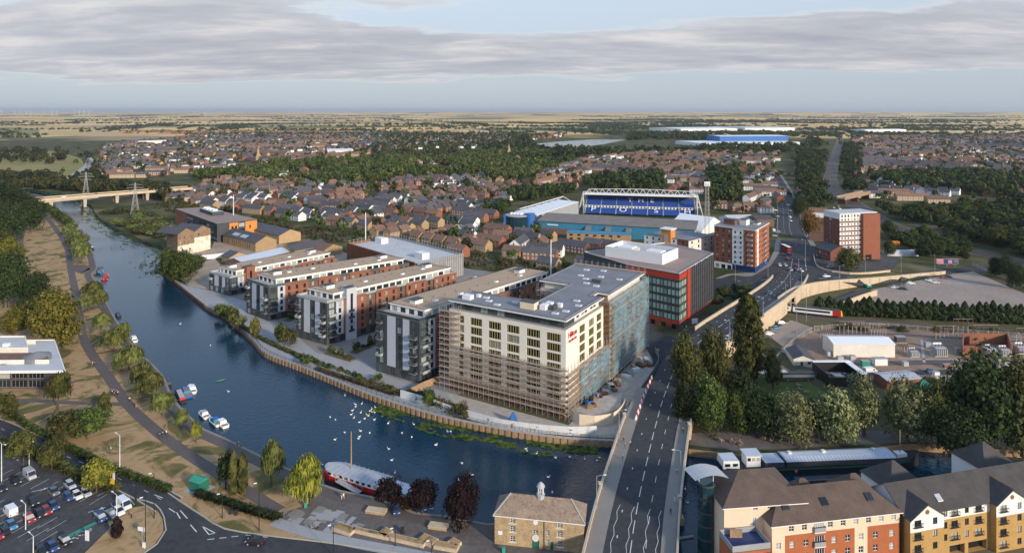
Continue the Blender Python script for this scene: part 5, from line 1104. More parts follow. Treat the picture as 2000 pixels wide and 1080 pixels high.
q=[TQ(0,9),TQ(L0-5,9),TQ(L0-5,18),TQ(0,18)]; b.slab(7,8.6,'pale_render','roof_brown',part='auditorium',pts=q)
q=[TQ(0,18.2),TQ(L0-12,18.2),TQ(L0-12,D0-6),TQ(0,D0-6)]; b.slab(7,10,'pale_render','roof_pale',part='fly_tower',pts=q); b.parapet(10,10.5,.4,'pale_render',part='fly_parapet',pts=q)
q=[TQ(L0-26,D0-5.8),TQ(L0-8,D0-5.8),TQ(L0-8,D0-1),TQ(L0-26,D0-1)]; b.slab(7,8.8,'pale_render','roof_red',part='rear_hall',pts=q)
mm=MB(); mm.lathe([(4.5,7),(4.5,8.6),(.2,10.2)],'roof_grey',14); mm.build('cone_roof',b.root,TQ(L0-9,14))
for k,(u,v) in enumerate(((L0-30,4),(L0-38,6),(L0-22,5),(L0-20,22),(L0-30,25),(L0-6,14),(L0-5,20),(L0-25,20))): mm=MB(); mm.box(-1,1,-.7,.7,0,1.1,'white_metal' if k%2 else 'grey_metal'); mm.build('roof_unit',b.root,TQ(u,v)+Vector((0,0,10 if v>18 and u<L0-12 else 7.0)))
b.done()
# ================================================================ houses
def wpoly(px): return [PX(*p) for p in px]
D1=wpoly([(330,393),(480,376),(640,374),(860,395),(1000,393),(1012,425),(985,455),(1130,478),(1130,515),(940,496),(680,452),(500,422)])
D2=wpoly([(330,391),(420,353),(560,356),(700,367),(780,352),(900,350),(1000,358),(1060,380),(1000,391),(860,393),(640,372),(480,374)])
D3=wpoly([(210,285),(420,262),(760,262),(770,292),(640,318),(480,322),(330,345),(195,352),(190,312)]); D3b=wpoly([(240,257),(1000,259),(1000,263),(240,262)]); D3c=wpoly([(760,264),(1110,261),(1100,270),(1000,276),(940,290),(770,296)])
D4=wpoly([(1010,388),(1065,338),(1160,308),(1300,298),(1540,299),(1560,330),(1512,405),(1420,408),(1390,388),(1250,372),(1130,370)])
D5=wpoly([(1665,268),(2080,262),(2080,385),(1900,388),(1700,384),(1668,345)])
HOLES=[wpoly(p) for p in ([(1150,350),(1290,348),(1290,374),(1150,374)],[(1385,336),(1445,336),(1440,395),(1385,395)],[(1515,300),(1560,300),(1560,410),(1510,410)],[(1700,350),(1860,345),(1870,362),(1700,366)],[(985,395),(1130,380),(1420,380),(1420,460),(985,460)],[(700,385),(740,383),(745,395),(700,396)])]
mainrail=[p for p in rail2]
def near_line(x,y,ln,d): return any((x-p.x)**2+(y-p.y)**2<d*d for p in ln)
rh=random.Random(11); cand=[]
def fill(poly,angs,cell,styles,rowgap,fillp=.93,excl=True,tag=''):
    xs=[p[0] for p in poly]; ys=[p[1] for p in poly]
    x=min(xs)
    while x<max(xs):
        y=min(ys)
        while y<max(ys):
            an=R(rh.choice(angs)+rh.uniform(-5,5)); ca,sa=math.cos(an),math.sin(an); v=-cell/2; sty=rh.choice(styles)
            while v<cell/2:
                u=-cell/2
                while u<cell/2:
                    t=sty if rh.random()<.75 else rh.choice(styles); Lh=HT[t[0]][0]; u+=Lh/2
                    px,py=x+cell/2+u*ca-v*sa,y+cell/2+u*sa+v*ca
                    if u+Lh/2<cell/2+4 and inside((px,py),poly) and rh.random()<fillp and not any(inside((px,py),h) for h in HOLES) and not near_line(px,py,mainrail,20):
                        cand.append((px,py,an+(math.pi if rh.random()<.5 else 0)+(math.pi/2 if rh.random()<.08 else 0),t[0],t[1],t[2],tag))
                    u+=Lh/2+rh.uniform(.8,4.5)
                v+=rowgap+rh.uniform(-3,3)
            y+=cell
        x+=cell
# house types: length, depth, eave, ridge, hip, units
HT={'terrace':(23,8.5,5.3,8.7,0,4),'short':(14,8.2,5.3,8.4,0,2),'semi':(13,8.6,5.2,8.6,3.6,2),'detached':(9.5,8.8,5.2,8.6,0,1),'row':(34,8.0,5.4,8.6,0,6),'bungalow':(12,8,2.8,5.6,3.2,1)}
fill(D1,(-36,-36,-36,54,-20),52,(('terrace','red_brick','roof_slate'),('short','buff_brick','roof_slate'),('short','white_render','roof_slate'),('terrace','white_render','roof_slate'),('terrace','buff_brick','roof_slate'),('detached','red_brick','roof_slate'),('detached','buff_brick','roof_brown'),('short','red_brick','roof_brown')),16.8,.97,tag='estate')
fill(D2,(-36,40,10,75),80,(('semi','red_brick','roof_brown'),('detached','red_brick','roof_slate'),('semi','white_render','roof_slate'),('short','buff_brick','roof_brown'),('detached','buff_brick','roof_brown')),24,.8,tag='older')
fill(D4,(62,62,-20,58,-25),110,(('row','red_brick','roof_slate'),('row','white_render','roof_brown'),('row','buff_brick','roof_brown'),('short','buff_brick','roof_slate'),('semi','white_render','roof_slate'),('short','red_brick','roof_brown')),25,.8,tag='terraces')
fill(wpoly(((420,350),(560,324),(740,318),(980,302),(1060,320),(1000,352),(760,349),(560,352))),(-30,40,10),150,(('semi','red_brick','roof_brown'),('semi','white_render','roof_slate'),('short','buff_brick','roof_brown')),48,.3,tag='older')
fill(D5,(-12,70,30,-40),120,(('semi','white_render','roof_brown'),('row','red_brick','roof_slate'),('short','buff_brick','roof_red'),('semi','red_brick','roof_brown'),('detached','white_render','roof_slate')),27,.75,tag='east')
fill(D3,(10,-40,80,45),150,(('semi','white_render','roof_brown'),('row','buff_brick','roof_brown'),('semi','white_render','roof_slate'),('row','red_brick','roof_slate'),('short','buff_brick','roof_slate')),31,.72); fill(D3b,(5,80),170,(('semi','red_brick','roof_red'),('row','buff_brick','roof_red')),45,.7); fill(D3c,(10,60),170,(('semi','red_brick','roof_brown'),('semi','white_render','roof_slate')),45,.45)
# a few named positions read off the photograph: the street by the wide road
for (x,y,t,w_,r_,a) in [(1495,415,'semi','white_render','roof_brown',0),(1465,412,'short','red_brick','roof_brown',0),(1440,414,'semi','red_brick','roof_brown',5),(1588,400,'detached','white_render','roof_brown',80),(1520,392,'row','red_brick','roof_brown',78),(1560,385,'row','red_brick','roof_brown',75),(1700,386,'row','white_render','roof_slate',-5),(1745,383,'row','red_brick','roof_brown',-8),(1780,392,'row','buff_brick','roof_brown',-5),(1830,398,'terrace','buff_brick','roof_brown',-5),(1720,357,'row','white_render','roof_brown',60),(1405,408,'short','brown_brick','roof_brown',0)]:
    p=P3(x,y); cand.insert(0,(p.x,p.y,R(a),t,w_,r_,'street'))
for (x,y,t,w_,r_,a) in [(1006,461,'short','red_brick','roof_slate',-40),(972,458,'terrace','red_brick','roof_brown',-36),(1030,474,'terrace','buff_brick','roof_slate',-40),(1068,470,'short','buff_brick','roof_slate',-40),(1090,486,'short','white_render','roof_slate',-40),(1120,492,'terrace','brown_brick','roof_slate',-38),(1160,488,'short','red_brick','roof_slate',-38),(1195,492,'short','red_brick','roof_slate',-38),(975,503,'detached','red_brick','roof_slate',-30),(1003,503,'short','buff_brick','roof_brown',-30),(1042,524,'short','red_brick','roof_slate',-36),(1072,527,'short','buff_brick','roof_slate',-36),(1105,528,'terrace','buff_brick','roof_brown',-36),(1140,527,'detached','buff_brick','roof_slate',-36),(905,470,'terrace','white_render','roof_slate',-36),(930,488,'terrace','buff_brick','roof_brown',-36),(958,480,'terrace','red_brick','roof_brown',-36),(895,500,'short','red_brick','roof_brown',-36)]:
    p=P3(x,y); cand.insert(0,(p.x,p.y,R(a),t,w_,r_,'estate'))
keep=[]; grid_={}
def overlaps(c):
    r=HT[c[3]][0]*.5; k=(int(c[0]//40),int(c[1]//40))
    for i in (-1,0,1):
        for j in (-1,0,1):
            for q in grid_.get((k[0]+i,k[1]+j),()):
                dx,dy=c[0]-q[0],c[1]-q[1]; d=math.hypot(dx,dy)
                if d<(r+HT[q[3]][0]*.5)*.95:
                    # same row neighbours are allowed when end to end, otherwise keep 13 m apart
                    ca,sa=math.cos(q[2]),math.sin(q[2]); u=abs(dx*ca+dy*sa); v=abs(-dx*sa+dy*ca)
                    if u<(r+HT[q[3]][0]*.5)-.3 and v<12.5: return True
                    if d<10: return True
    return False
FIXED=[(o.matrix_world.translation.x,o.location.y) for o in []]
for c in cand:
    if c[0]**2+c[1]**2<330**2: continue
    if not overlaps(c): keep.append(c); grid_.setdefault((int(c[0]//40),int(c[1]//40)),[]).append(c)
keep.sort(key=lambda c:c[1])
HM={}
def house_meshes(t,wm,rm):
    k=(t,wm,rm)
    if k in HM: return HM[k]
    L_,D_,e,r,hip,n=HT[t]; b=type('B',(),{})(); mbs={'wall':MB(),'roof':MB(),'w':MB(),'c':MB()}
    class T:
        def mb(s,n): return mbs['roof'] if n=='roof' else mbs['wall']
    p=[Vector((-L_/2,-D_/2,0)),Vector((L_/2,-D_/2,0)),Vector((L_/2,D_/2,0)),Vector((-L_/2,D_/2,0))]
    for i in range(4): a,c=p[i],p[(i+1)%4]; mbs['wall'].face([(a.x,a.y,0),(c.x,c.y,0),(c.x,c.y,e),(a.x,a.y,e)],wm)
    if wm=='red_brick' and t in('terrace','short'):    # some pale bays
        mbs['wall'].box(-L_/2+.3,-L_/2+.3+L_/n*.8,-D_/2-.12,-D_/2,0,2.6,'buff_brick')
    add_roof(T(),p,e,r,wm,rm,0,hip,.35)
    for s in (-1,1):
        y=s*D_/2
        for i in range(n):
            u=-L_/2+L_*(i+.5)/n
            for du in (-L_/n*.22,L_/n*.22):
                for z in ([.9] if e<3 else [.9,3.4]):
                    for (hw,h0,h1,d_,mt) in ((.68,-.1,1.35,.05,'white_paint'),(.52,.06,1.2,.09,'glass')): mbs['w'].face([(u+du-hw*s*-1,y+s*d_,z+h0),(u+du+hw*s*-1,y+s*d_,z+h0),(u+du+hw*s*-1,y+s*d_,z+h1),(u+du-hw*s*-1,y+s*d_,z+h1)],mt)
    for i in range(max(1,n//2)):
        if wm in ('white_render',) and t!='semi': continue
        u=-L_/2+L_*(i+.5)/max(1,n//2); mbs['c'].box(u-.5,u+.5,-.35,.35,r-.6,r+1.1,'red_brick'); mbs['c'].bar((u-.2,0,r+1.1),(u-.2,0,r+1.5),.13,'roof_red',5); mbs['c'].bar((u+.2,0,r+1.1),(u+.2,0,r+1.5),.13,'roof_red',5)
    HM[k]={a:(m.mesh(a) if m.f else None) for a,m in mbs.items()}; HM[k]['raw']=mbs; return HM[k]
nm_w={'red_brick':'red brick','buff_brick':'buff brick','white_render':'white-walled','brown_brick':'brown brick'}; nm_r={'roof_slate':'grey slate roof','roof_brown':'brown tiled roof','roof_red':'reddish tiled roof'}
nm_t={'terrace':'terrace','short':'gabled pair','semi':'hip-roofed semi','detached':'detached house','row':'long terrace','bungalow':'bungalow'}
nm_g={'estate':'in the estate behind the scrub','older':'on the streets before the green belt','terraces':'in the old streets behind the stadium','east':'beyond the main railway line','street':'near the wide road','':'in the far town'}
NIND=300
for c in keep[:NIND]:
    x,y,a,t,wm,rm,tg=c; hm=house_meshes(t,wm,rm); lb_='%s %s with %s %s'%(nm_w[wm],nm_t[t],nm_r[rm],nm_g[tg])
    r_=thing('terraced_house' if t in('terrace','row') else 'house',lb_,'house',(x,y,hmap(x,y)),a,'houses: '+lb_)
    ob('wall',hm['wall'],r_); rf=ob('roof',hm['roof'],r_)
    ob('windows',hm['w'],r_,kind='stuff')
    if hm['c']: ob('chimney',hm['c'],rf,kind='stuff' if HT[t][5]>3 else None)
def joined_houses(name,cs):
    V=[];F=[];MI=[];mats=[]; off=0
    for (x,y,a,t,wm,rm,tg) in cs:
        raw=house_meshes(t,wm,rm)['raw']; ca,sa=math.cos(a),math.sin(a)
        for part in ('wall','roof','w' if y<1250 else None,'c' if y<1500 else None):
            if not part: continue
            m=raw[part]
            if not m.f: continue
            v=np.array(m.v,np.float32); w_=np.empty_like(v); w_[:,0]=v[:,0]*ca-v[:,1]*sa+x; w_[:,1]=v[:,0]*sa+v[:,1]*ca+y; w_[:,2]=v[:,2]
            V.append(w_)
            for f,mi in zip(m.f,m.m):
                mt=m.mats[mi]
                if mt not in mats: mats.append(mt)
                F.append([i+off for i in f]); MI.append(mats.index(mt))
            off+=len(v)
    me=bpy.data.meshes.new(name); me.from_pydata(np.concatenate(V).tolist(),[],F)
    for mt in mats: me.materials.append(MT[mt])
    me.polygons.foreach_set('material_index',MI); me.update()
    return ob(name,me,kind='stuff',label='mass of small distant houses spreading across the far town',cat='houses')
joined_houses('distant_housing',keep[NIND:])
# ================================================================ trees
rt_=np.random.RandomState(5)
def quads(cent,nrm,sx,sy,up=None):
    "leaf cards: centres, normals, half sizes -> verts (4n,3)"
    n=len(cent); nrm=nrm/np.maximum(1e-6,np.linalg.norm(nrm,axis=1,keepdims=True))
    ref=np.tile(np.array([[0,0,1.0]]),(n,1)) if up is None else up
    ref=ref+rt_.normal(0,.01,(n,3)); t=np.cross(nrm,ref); t/=np.maximum(1e-6,np.linalg.norm(t,axis=1,keepdims=True)); b=np.cross(nrm,t)
    sx=np.asarray(sx).reshape(-1,1); sy=np.asarray(sy).reshape(-1,1)
    v=np.stack([cent-t*sx-b*sy,cent+t*sx-b*sy*.7,cent+t*sx*.8+b*sy,cent-t*sx*.7+b*sy*.9],1); return v.reshape(-1,3)
def crown_round(ncl,nl,rx,rz,ls,zc=None,low=-.6):
    "unit tree (height about 1): leaf clumps through an uneven ellipsoid"
    zc=zc if zc is not None else 1-rz; c=[]
    d=rt_.normal(0,1,(ncl*4,3)); d/=np.linalg.norm(d,axis=1,keepdims=True); d=d[d[:,2]>low][:ncl]
    ph=rt_.uniform(0,6,3); rad=rt_.uniform(.42,.95,(len(d),1))*(1+.30*np.sin(d[:,:1]*4+d[:,1:2]*3+ph[0])*np.cos(d[:,2:]*4+ph[1])); cen=d*rad*np.array([rx,rx,rz])+np.array([0,0,zc])
    V=[]
    for p in cen:
        cr=rt_.uniform(.16,.3)*rx/.4*.9; k=rt_.normal(0,1,(nl,3)); k/=np.linalg.norm(k,axis=1,keepdims=True)
        k=k[(k@((p-np.array([0,0,zc]))/max(.01,np.linalg.norm(p-np.array([0,0,zc])))))>-.45]
        pos=p+k*cr*rt_.uniform(.75,1.08,(len(k),1)); V.append(quads(pos,k+rt_.normal(0,.35,k.shape)+np.array([0,0,.25]),ls*rt_.uniform(.6,1.3,len(k)),ls*rt_.uniform(.6,1.3,len(k))))
    return np.concatenate(V)
def crown_willow(ns,ls,rx=.42):
    "weeping: domes of hanging strands"
    V=[]
    for k in range(14):
        a=rt_.uniform(0,6.28); r=rx*rt_.uniform(.1,.62); cx_,cy_=r*math.cos(a),r*math.sin(a); top=rt_.uniform(.72,1.0)-r*.35; cr=rt_.uniform(.16,.24)
        th=rt_.uniform(0,6.28,ns); q=rt_.uniform(0,1,ns)**.6; hang=rt_.uniform(0,1,ns)
        rr=cr*np.sqrt(q)*1.25; z=top-(q**1.6)*cr*.8-hang*np.where(q>.45,.42,.12)*(top-.12)
        pos=np.stack([cx_+rr*np.cos(th)*(1+.15*hang),cy_+rr*np.sin(th)*(1+.15*hang),np.maximum(.1,z)],1)
        nr=np.stack([np.cos(th),np.sin(th),.5*(1-q)],1)+rt_.normal(0,.3,(ns,3)); V.append(quads(pos,nr,ls*.45*np.ones(ns),ls*rt_.uniform(1.2,2.4,ns)))
    return np.concatenate(V)
def crown_column(n,rx,ls,cone=.6,jit=.5):
    z=rt_.uniform(.04,1,n); a=rt_.uniform(0,6.28,n); prof=rx*np.minimum(1,(z/.18)**.7)*np.minimum(1,((1.02-z)/cone)**.75)*(1+.22*np.sin(a*3+z*14)+.12*np.sin(a*7-z*25))
    r=prof*rt_.uniform(.72,1.05,n); pos=np.stack([r*np.cos(a),r*np.sin(a),z],1); nr=np.stack([np.cos(a),np.sin(a),.55*np.ones(n)],1)+rt_.normal(0,jit,(n,3)); return quads(pos,nr,ls*rt_.uniform(.5,1.1,n),ls*rt_.uniform(.8,1.8,n))
def crown_spindle(n,rx,ls):
    z=rt_.uniform(.03,1,n); a=rt_.uniform(0,6.28,n); prof=rx*np.sin(np.pi*z**.92)**.42*(1+.16*np.sin(a*4+z*9)+.12*np.sin(a*9-z*31)+.1*np.sin(z*60+a*5))
    r=prof*rt_.uniform(.7,1.06,n); pos=np.stack([r*np.cos(a),r*np.sin(a),z],1); nr=np.stack([np.cos(a),np.sin(a),.5*np.ones(n)],1)+rt_.normal(0,.45,(n,3)); return quads(pos,nr,ls*rt_.uniform(.5,1.1,n),ls*rt_.uniform(1,2,n))
def leafmesh(name,v,mat):
    f=np.arange(len(v),dtype=np.int32).reshape(-1,4); return mesh_np(name,v,f,[mat])
TR={}
TR['round']=[crown_round(46,70,.42,.36,.030,.60) for _ in range(2)]; TR['small']=[crown_round(26,46,.46,.38,.045,.58) for _ in range(2)]
TR['tall']=[crown_round(50,64,.34,.42,.028,.56) for _ in range(2)]; TR['willow']=[crown_willow(210,.030) for _ in range(2)]; TR['poplar']=[crown_spindle(11000,.17,.0085)]; TR['big']=[crown_round(72,105,rt_.uniform(.38,.46),.43,.02,.53,-.7) for _ in range(4)]; TR['cypress']=[crown_column(1500,.13,.024,.3,.3)]
TR['hedge']=[crown_column(1000,.30,.045,.55,.4) for _ in range(2)]; TR['shrub']=[crown_round(16,44,.62,.5,.075,.42,-.3) for _ in range(2)]
TM={}
def trunk_mesh():
    m=MB(); prev=Vector((0,0,0)); pts=[(0,0,0,.035),(.006,.004,.16,.026),(-.004,.008,.34,.02),(.0,.0,.6,.01)]
    for a,b in zip(pts,pts[1:]): m.bar(a[:3],b[:3],a[3],'bark',7,b[3])
    for k in range(5): an=k*1.3; m.bar((0,0,.26+.05*k),(.2*math.cos(an),.2*math.sin(an),.5+.06*k),.012,'bark',5,.004)
    return m.mesh('trunk')
TRUNK=trunk_mesh()
tn={'big':'broadleaf_tree','round':'broadleaf_tree','small':'broadleaf_tree','tall':'tall_tree','willow':'willow_tree','poplar':'poplar_tree','cypress':'cypress_tree','hedge':'conifer_tree','shrub':'shrub'}
tc_=[0]
def tree(x,y,h,w_,kind,leafm,label,group=None,rz=None):
    "x,y world; h height; w_ crown width"
    tc_[0]+=1; k=(kind,tc_[0]%len(TR[kind]),leafm)
    if k not in TM: TM[k]=leafmesh('crown',TR[kind][k[1]],leafm)
    nat={'big':.98,'round':.9,'small':.98,'tall':.74,'willow':.98,'poplar':.36,'cypress':.28,'hedge':.62,'shrub':1.35}[kind]; sx=w_/nat
    r_=thing(tn[kind],label,'shrub' if kind=='shrub' else 'tree',(x,y,hmap(x,y)),random.uniform(0,6.28) if rz is None else rz,group)
    ob('crown',TM[k],r_,scale=(sx*random.uniform(.88,1.12),sx*random.uniform(.88,1.12),h)); ob('trunk',TRUNK,r_,scale=(h*.8 if kind not in('cypress','shrub','hedge') else h*.4,)*2+(h,) )
    return r_
def ptree(x,y,yt,wpx,kind,leafm,label,group=None):
    p=PT(x,y); k=(CH-p.z)/(y-HY); kind='big' if kind in('round','tall') and (y-yt)*k>9.5 else kind; tree(p.x,p.y,(y-yt)*k*1.04,wpx*k,kind,leafm,label,group)
LW='leaf_willow'
for i,t in enumerate([(160,515,474,40),(180,585,547,42),(172,608,575,38),(196,604,562,30),(197,652,612,44),(222,686,640,54),(238,668,630,40),(252,722,672,58),(231,727,700,28),(276,760,705,48),(296,780,727,54),(317,812,762,48)]):
    ptree(*t,'willow',LW,'weeping willow in the row along the park riverbank','willows along the riverbank')
ptree(353,838,800,34,'willow',LW,'small round willow on the dry grass, larger of two near the white boats'); ptree(383,864,820,25,'willow','leaf_yellow','small slim yellow-green willow on the dry grass near the white boats')
ptree(530,952,864,58,'willow',LW,'willow with clear trunk beside the red restaurant barge'); ptree(596,988,893,86,'willow','leaf_yellow','large yellow-green willow over a green bin near the red barge')
for i in range(14): t=i/13; ptree(lerp(84,138,t)+rh.uniform(-3,3),lerp(404,447,t)+2,lerp(394,428,t),14,'small','leaf_green','small round riverside tree in the line by the far road bridge','small trees along the upper riverbank')
for (x,y) in ((135,462),(146,470),(140,482),(152,486),(160,478),(150,496),(142,455),(156,500),(163,494)): ptree(x,y,y-21,22,'small','leaf_willow','bushy pale willow scrub beside the curving park path','willow bushes on the upper riverbank')
ptree(103,682,572,92,'tall','leaf_yellow','big yellow-green park tree beside the theatre'); ptree(27,658,602,52,'round','leaf_yellow','rounded golden tree behind the theatre roof')
for t in [(72,620,552,48),(18,600,500,58),(45,640,585,36),(125,655,618,34),(60,585,545,34),(5,560,505,46)]: ptree(*t,'round','leaf_dark','dark park tree in the clump upstream of the theatre','dark park trees')
ptree(18,535,468,50,'round','leaf_yellow','yellowing tree beside the wide west path'); ptree(-15,500,440,60,'round','leaf_olive','olive tree at the edge of the park wood')
for t in [(60,452,398,48),(20,468,402,55),(-20,455,395,60),(35,430,375,50),(5,425,365,55),(72,432,392,34),(-30,425,370,50),(50,410,378,34),(18,405,366,40)]: ptree(*t,'round',rh.choice(('leaf_dark','leaf_olive','leaf_dark')),'dark tree in the park wood by the far road bridge','trees of the park wood')
ptree(56,568,540,26,'small','leaf_purple','small purple-leaved tree in the park'); ptree(76,565,533,30,'small','leaf_dark','dark green bush tree beside a green lawn patch')
ptree(113,800,728,56,'willow','leaf_olive','drooping birch in front of the theatre terrace'); ptree(203,806,768,25,'hedge','leaf_olive','narrow bushy tree beside the park path'); ptree(128,866,810,60,'round','leaf_olive','olive tree on the dry grass, left of a pair'); ptree(170,858,803,56,'round','leaf_green','darker tree of the pair on the dry grass'); ptree(8,822,774,44,'round','leaf_olive','tree beside the park road near the theatre')
ptree(46,910,846,46,'round','leaf_olive','bushy tree between the park road and car park, near the lamp post'); ptree(101,916,864,46,'round','leaf_olive','bushy tree between the park road and car park, middle of three'); ptree(188,962,902,48,'round','leaf_yellow','bright green tree at the car park entrance')
ptree(456,966,884,18,'cypress','leaf_olive','columnar cypress, one of a close pair by the plaza','pair of cypresses'); ptree(474,966,886,18,'cypress','leaf_olive','columnar cypress, one of a close pair by the plaza','pair of cypresses'); ptree(441,955,886,32,'tall','leaf_dark','dark open tree beside the two cypresses')
ptree(762,992,940,48,'round','leaf_purple','purple tree in front of the red barge bow'); ptree(825,1004,944,50,'round','leaf_purple','purple tree on the quay beside the red barge stern'); ptree(903,1026,940,72,'round','leaf_purple','large purple tree beside the stone customs house'); ptree(793,993,974,26,'shrub','leaf_rust','orange-brown bush between two purple trees'); ptree(228,1048,1010,22,'hedge','leaf_purple','dark purple shrub on the traffic island')
for t in [(335,547,492,46),(357,550,497,52),(374,534,506,38),(330,528,487,34),(345,520,495,36),(384,520,500,26)]: ptree(*t,'round','leaf_green','green bank-side tree clump beside the waste ground','trees by the waste ground')
for t in [(440,628,598,26),(455,643,604,24),(468,645,617,26),(430,612,595,18),(556,675,640,24),(566,677,646,22),(546,668,632,18),(600,712,695,22),(740,745,730,16)]: ptree(*t,'small',rh.choice(('leaf_olive','leaf_silver','leaf_green')),'young quayside tree in a paving bed by the apartments','young quayside trees')
ptree(497,662,624,19,'small','leaf_yellow','bright yellow-green sapling in a quay planter')
for i in range(16): t=i/15; ptree(lerp(800,912,t)+rh.uniform(-4,4),lerp(780,822,t)-6,lerp(765,800,t)-rh.uniform(0,10),18,'shrub',rh.choice(('leaf_olive','leaf_green','leaf_scrub')),'wild shrub between the quay railing and site hoarding','shrubs by the hoarding')
ptree(838,795,760,22,'small','leaf_green','small tree in front of the scaffolding')
for i in range(22): t=i/21; ptree(lerp(585,780,t)+rh.uniform(-5,5),lerp(700,772,t)+rh.uniform(-3,3)-4,lerp(693,764,t)-4,12,'shrub',rh.choice(('leaf_scrub','leaf_green','leaf_olive')),'low shrub in the quayside planting bed','shrubs in the quay beds')
ptree(1461,745,582,58,'poplar','leaf_poplar','tall pointed poplar beside the road ramp'); ptree(1342,775,662,58,'tall','leaf_olive','feathery pale tree at the roadside, nearest the hotel'); ptree(1394,770,655,60,'tall','leaf_olive','feathery pale tree between the poplar and the road')
for t in [(1385,842,742,72,'leaf_green'),(1446,806,725,66,'leaf_dark'),(1340,835,752,50,'leaf_dark'),(1442,846,775,52,'leaf_green'),(1488,852,772,60,'leaf_dark'),(1590,845,782,50,'leaf_dark'),(1510,760,690,36,'leaf_dark'),(1535,845,790,50,'leaf_green')]: ptree(*t[:4],'round',t[4],'dense green tree between the road bridge and the beer garden','dense trees by the bridge')
for t in [(1546,866,776,70),(1632,866,765,82),(1688,850,746,62),(1772,862,756,84)]: ptree(*t,'round','leaf_silver','silvery-leaved tree on the towpath above the black barge','silvery towpath trees')
ptree(1832,874,758,62,'tall','leaf_olive','olive-brown tree right of the silvery trees'); ptree(1872,868,734,38,'tall','leaf_dark','narrow dark conifer beside the big willows'); ptree(1928,886,702,130,'round','leaf_dark','massive green willow overhanging the dark water'); ptree(1998,892,722,120,'round','leaf_olive','massive yellow-green willow beside its darker twin'); ptree(1880,905,810,90,'round','leaf_dark','dark overhanging tree at the water under the big willows'); ptree(2050,880,705,120,'round','leaf_green','large tree at the edge of the dark pool')
for i in range(30): t=i/29; ptree(lerp(1603,2010,t)+rh.uniform(-3,3),lerp(613,634,t),lerp(583,596,t)+rh.uniform(-5,4),21,'hedge','leaf_dark','conifer in the hedge row below the dirt car park','conifer hedge by the railway')
emb=wpoly([(1738,425),(1800,412),(1880,415),(2000,396),(2090,405),(2090,530),(2000,500),(1900,478),(1800,450)]); ne=0
while ne<75:
    x,y=rh.uniform(1730,2090),rh.uniform(396,528)
    if inside(PX(x,y),emb): ne+=1; p=PX(x,y); tree(p[0],p[1],rh.uniform(8,15),rh.uniform(9,14),rh.choice(('round','round','tall')),rh.choice(('leaf_green','leaf_dark','leaf_dark','leaf_olive')),'leafy tree in the wood beside the main railway cutting','trees of the railway wood')
for t in [(1657,528,489,44,'leaf_olive'),(1560,424,386,22,'leaf_dark'),(1690,440,425,16,'leaf_green')]: ptree(*t[:4],'round',t[4],{'leaf_olive':'olive tree in front of the brown brick tower','leaf_dark':'dark round tree beside the wide road','leaf_green':'small green tree behind the brown brick tower'}[t[4]])
ptree(1584,468,415,40,'tall','leaf_rust','tall brown-leaved tree beside the wide road')
for i in range(26): x,y=rh.uniform(1730,1890),rh.uniform(455,500); ptree(x,y+ (x-1730)*.12,y+(x-1730)*.12-rh.uniform(14,28),rh.uniform(16,28),'round',rh.choice(('leaf_green','leaf_dark')),'bushy tree between the allotment and the main railway','trees by the allotment')
for t in [(1945,540,505,26),(1965,545,500,30),(1985,565,520,30)]: ptree(*t,'round','leaf_dark','tree at the far fence of the dirt car park','trees at the car park fence')
for i in range(18): x=rh.uniform(1400,1466); y=rh.uniform(565,600); ptree(x,y,y-rh.uniform(8,16),rh.uniform(12,20),'shrub',rh.choice(('leaf_green','leaf_scrub','leaf_dark')),'shrub on the bank between the office and the ramp wall','shrubs by the ramp')
scr=wpoly([(192,416),(255,406),(322,430),(326,478),(290,468),(240,448)]); ne=0
while ne<34:
    x,y=rh.uniform(190,328),rh.uniform(405,480)
    if inside(PX(x,y),scr): ne+=1; p=PX(x,y); tree(p[0],p[1],rh.uniform(4,8),rh.uniform(8,13),'small',rh.choice(('leaf_olive','leaf_green','leaf_willow')),'bushy willow scrub on the wild riverbank below the pylon','scrub on the wild bank')
# ----

def hedge(name,label,px,w_,h,mat,n):
    ln=smooth_line([P3(*p) for p in px],3); V=[]
    pts=resample(ln,.5); k=len(pts)
    c=np.array([(pts[i].x,pts[i].y,0) for i in rt_.randint(0,k,n)]); a=rt_.uniform(0,3.1416,n); c[:,0]+=np.cos(a)*w_/2+rt_.normal(0,.12,n); c[:,1]+=rt_.normal(0,w_*.3,n); c[:,2]=h*np.sin(a)**.5*rt_.uniform(.75,1.1,n)
    nr=np.stack([np.cos(a),rt_.normal(0,.4,n),np.sin(a)+.2],1); v=quads(c,nr,rt_.uniform(.12,.3,n),rt_.uniform(.12,.3,n)); ob(name,leafmesh(name,v,mat),label=label,cat='hedge')
hedge('hedge','long green hedge between the park grass and the park road',[(20,812),(60,838),(130,876),(225,922),(290,945),(330,960)],1.6,1.5,'leaf_green',9000)
hedge('hedge','clipped dark hedge beside the plaza and junction verge',[(385,968),(440,985),(500,1005),(545,1015)],1.6,1.4,'leaf_dark',5000)
hedge('hedge','rough hedge strip between the car park and the park road',[(-20,862),(40,880),(100,905),(165,938),(225,960)],2.4,1.6,'leaf_olive',8000)
hedge('hedge','weedy strip of green along the substation fence',[(1640,635),(1800,643),(2050,655)],2.5,1.0,'leaf_green',6000)
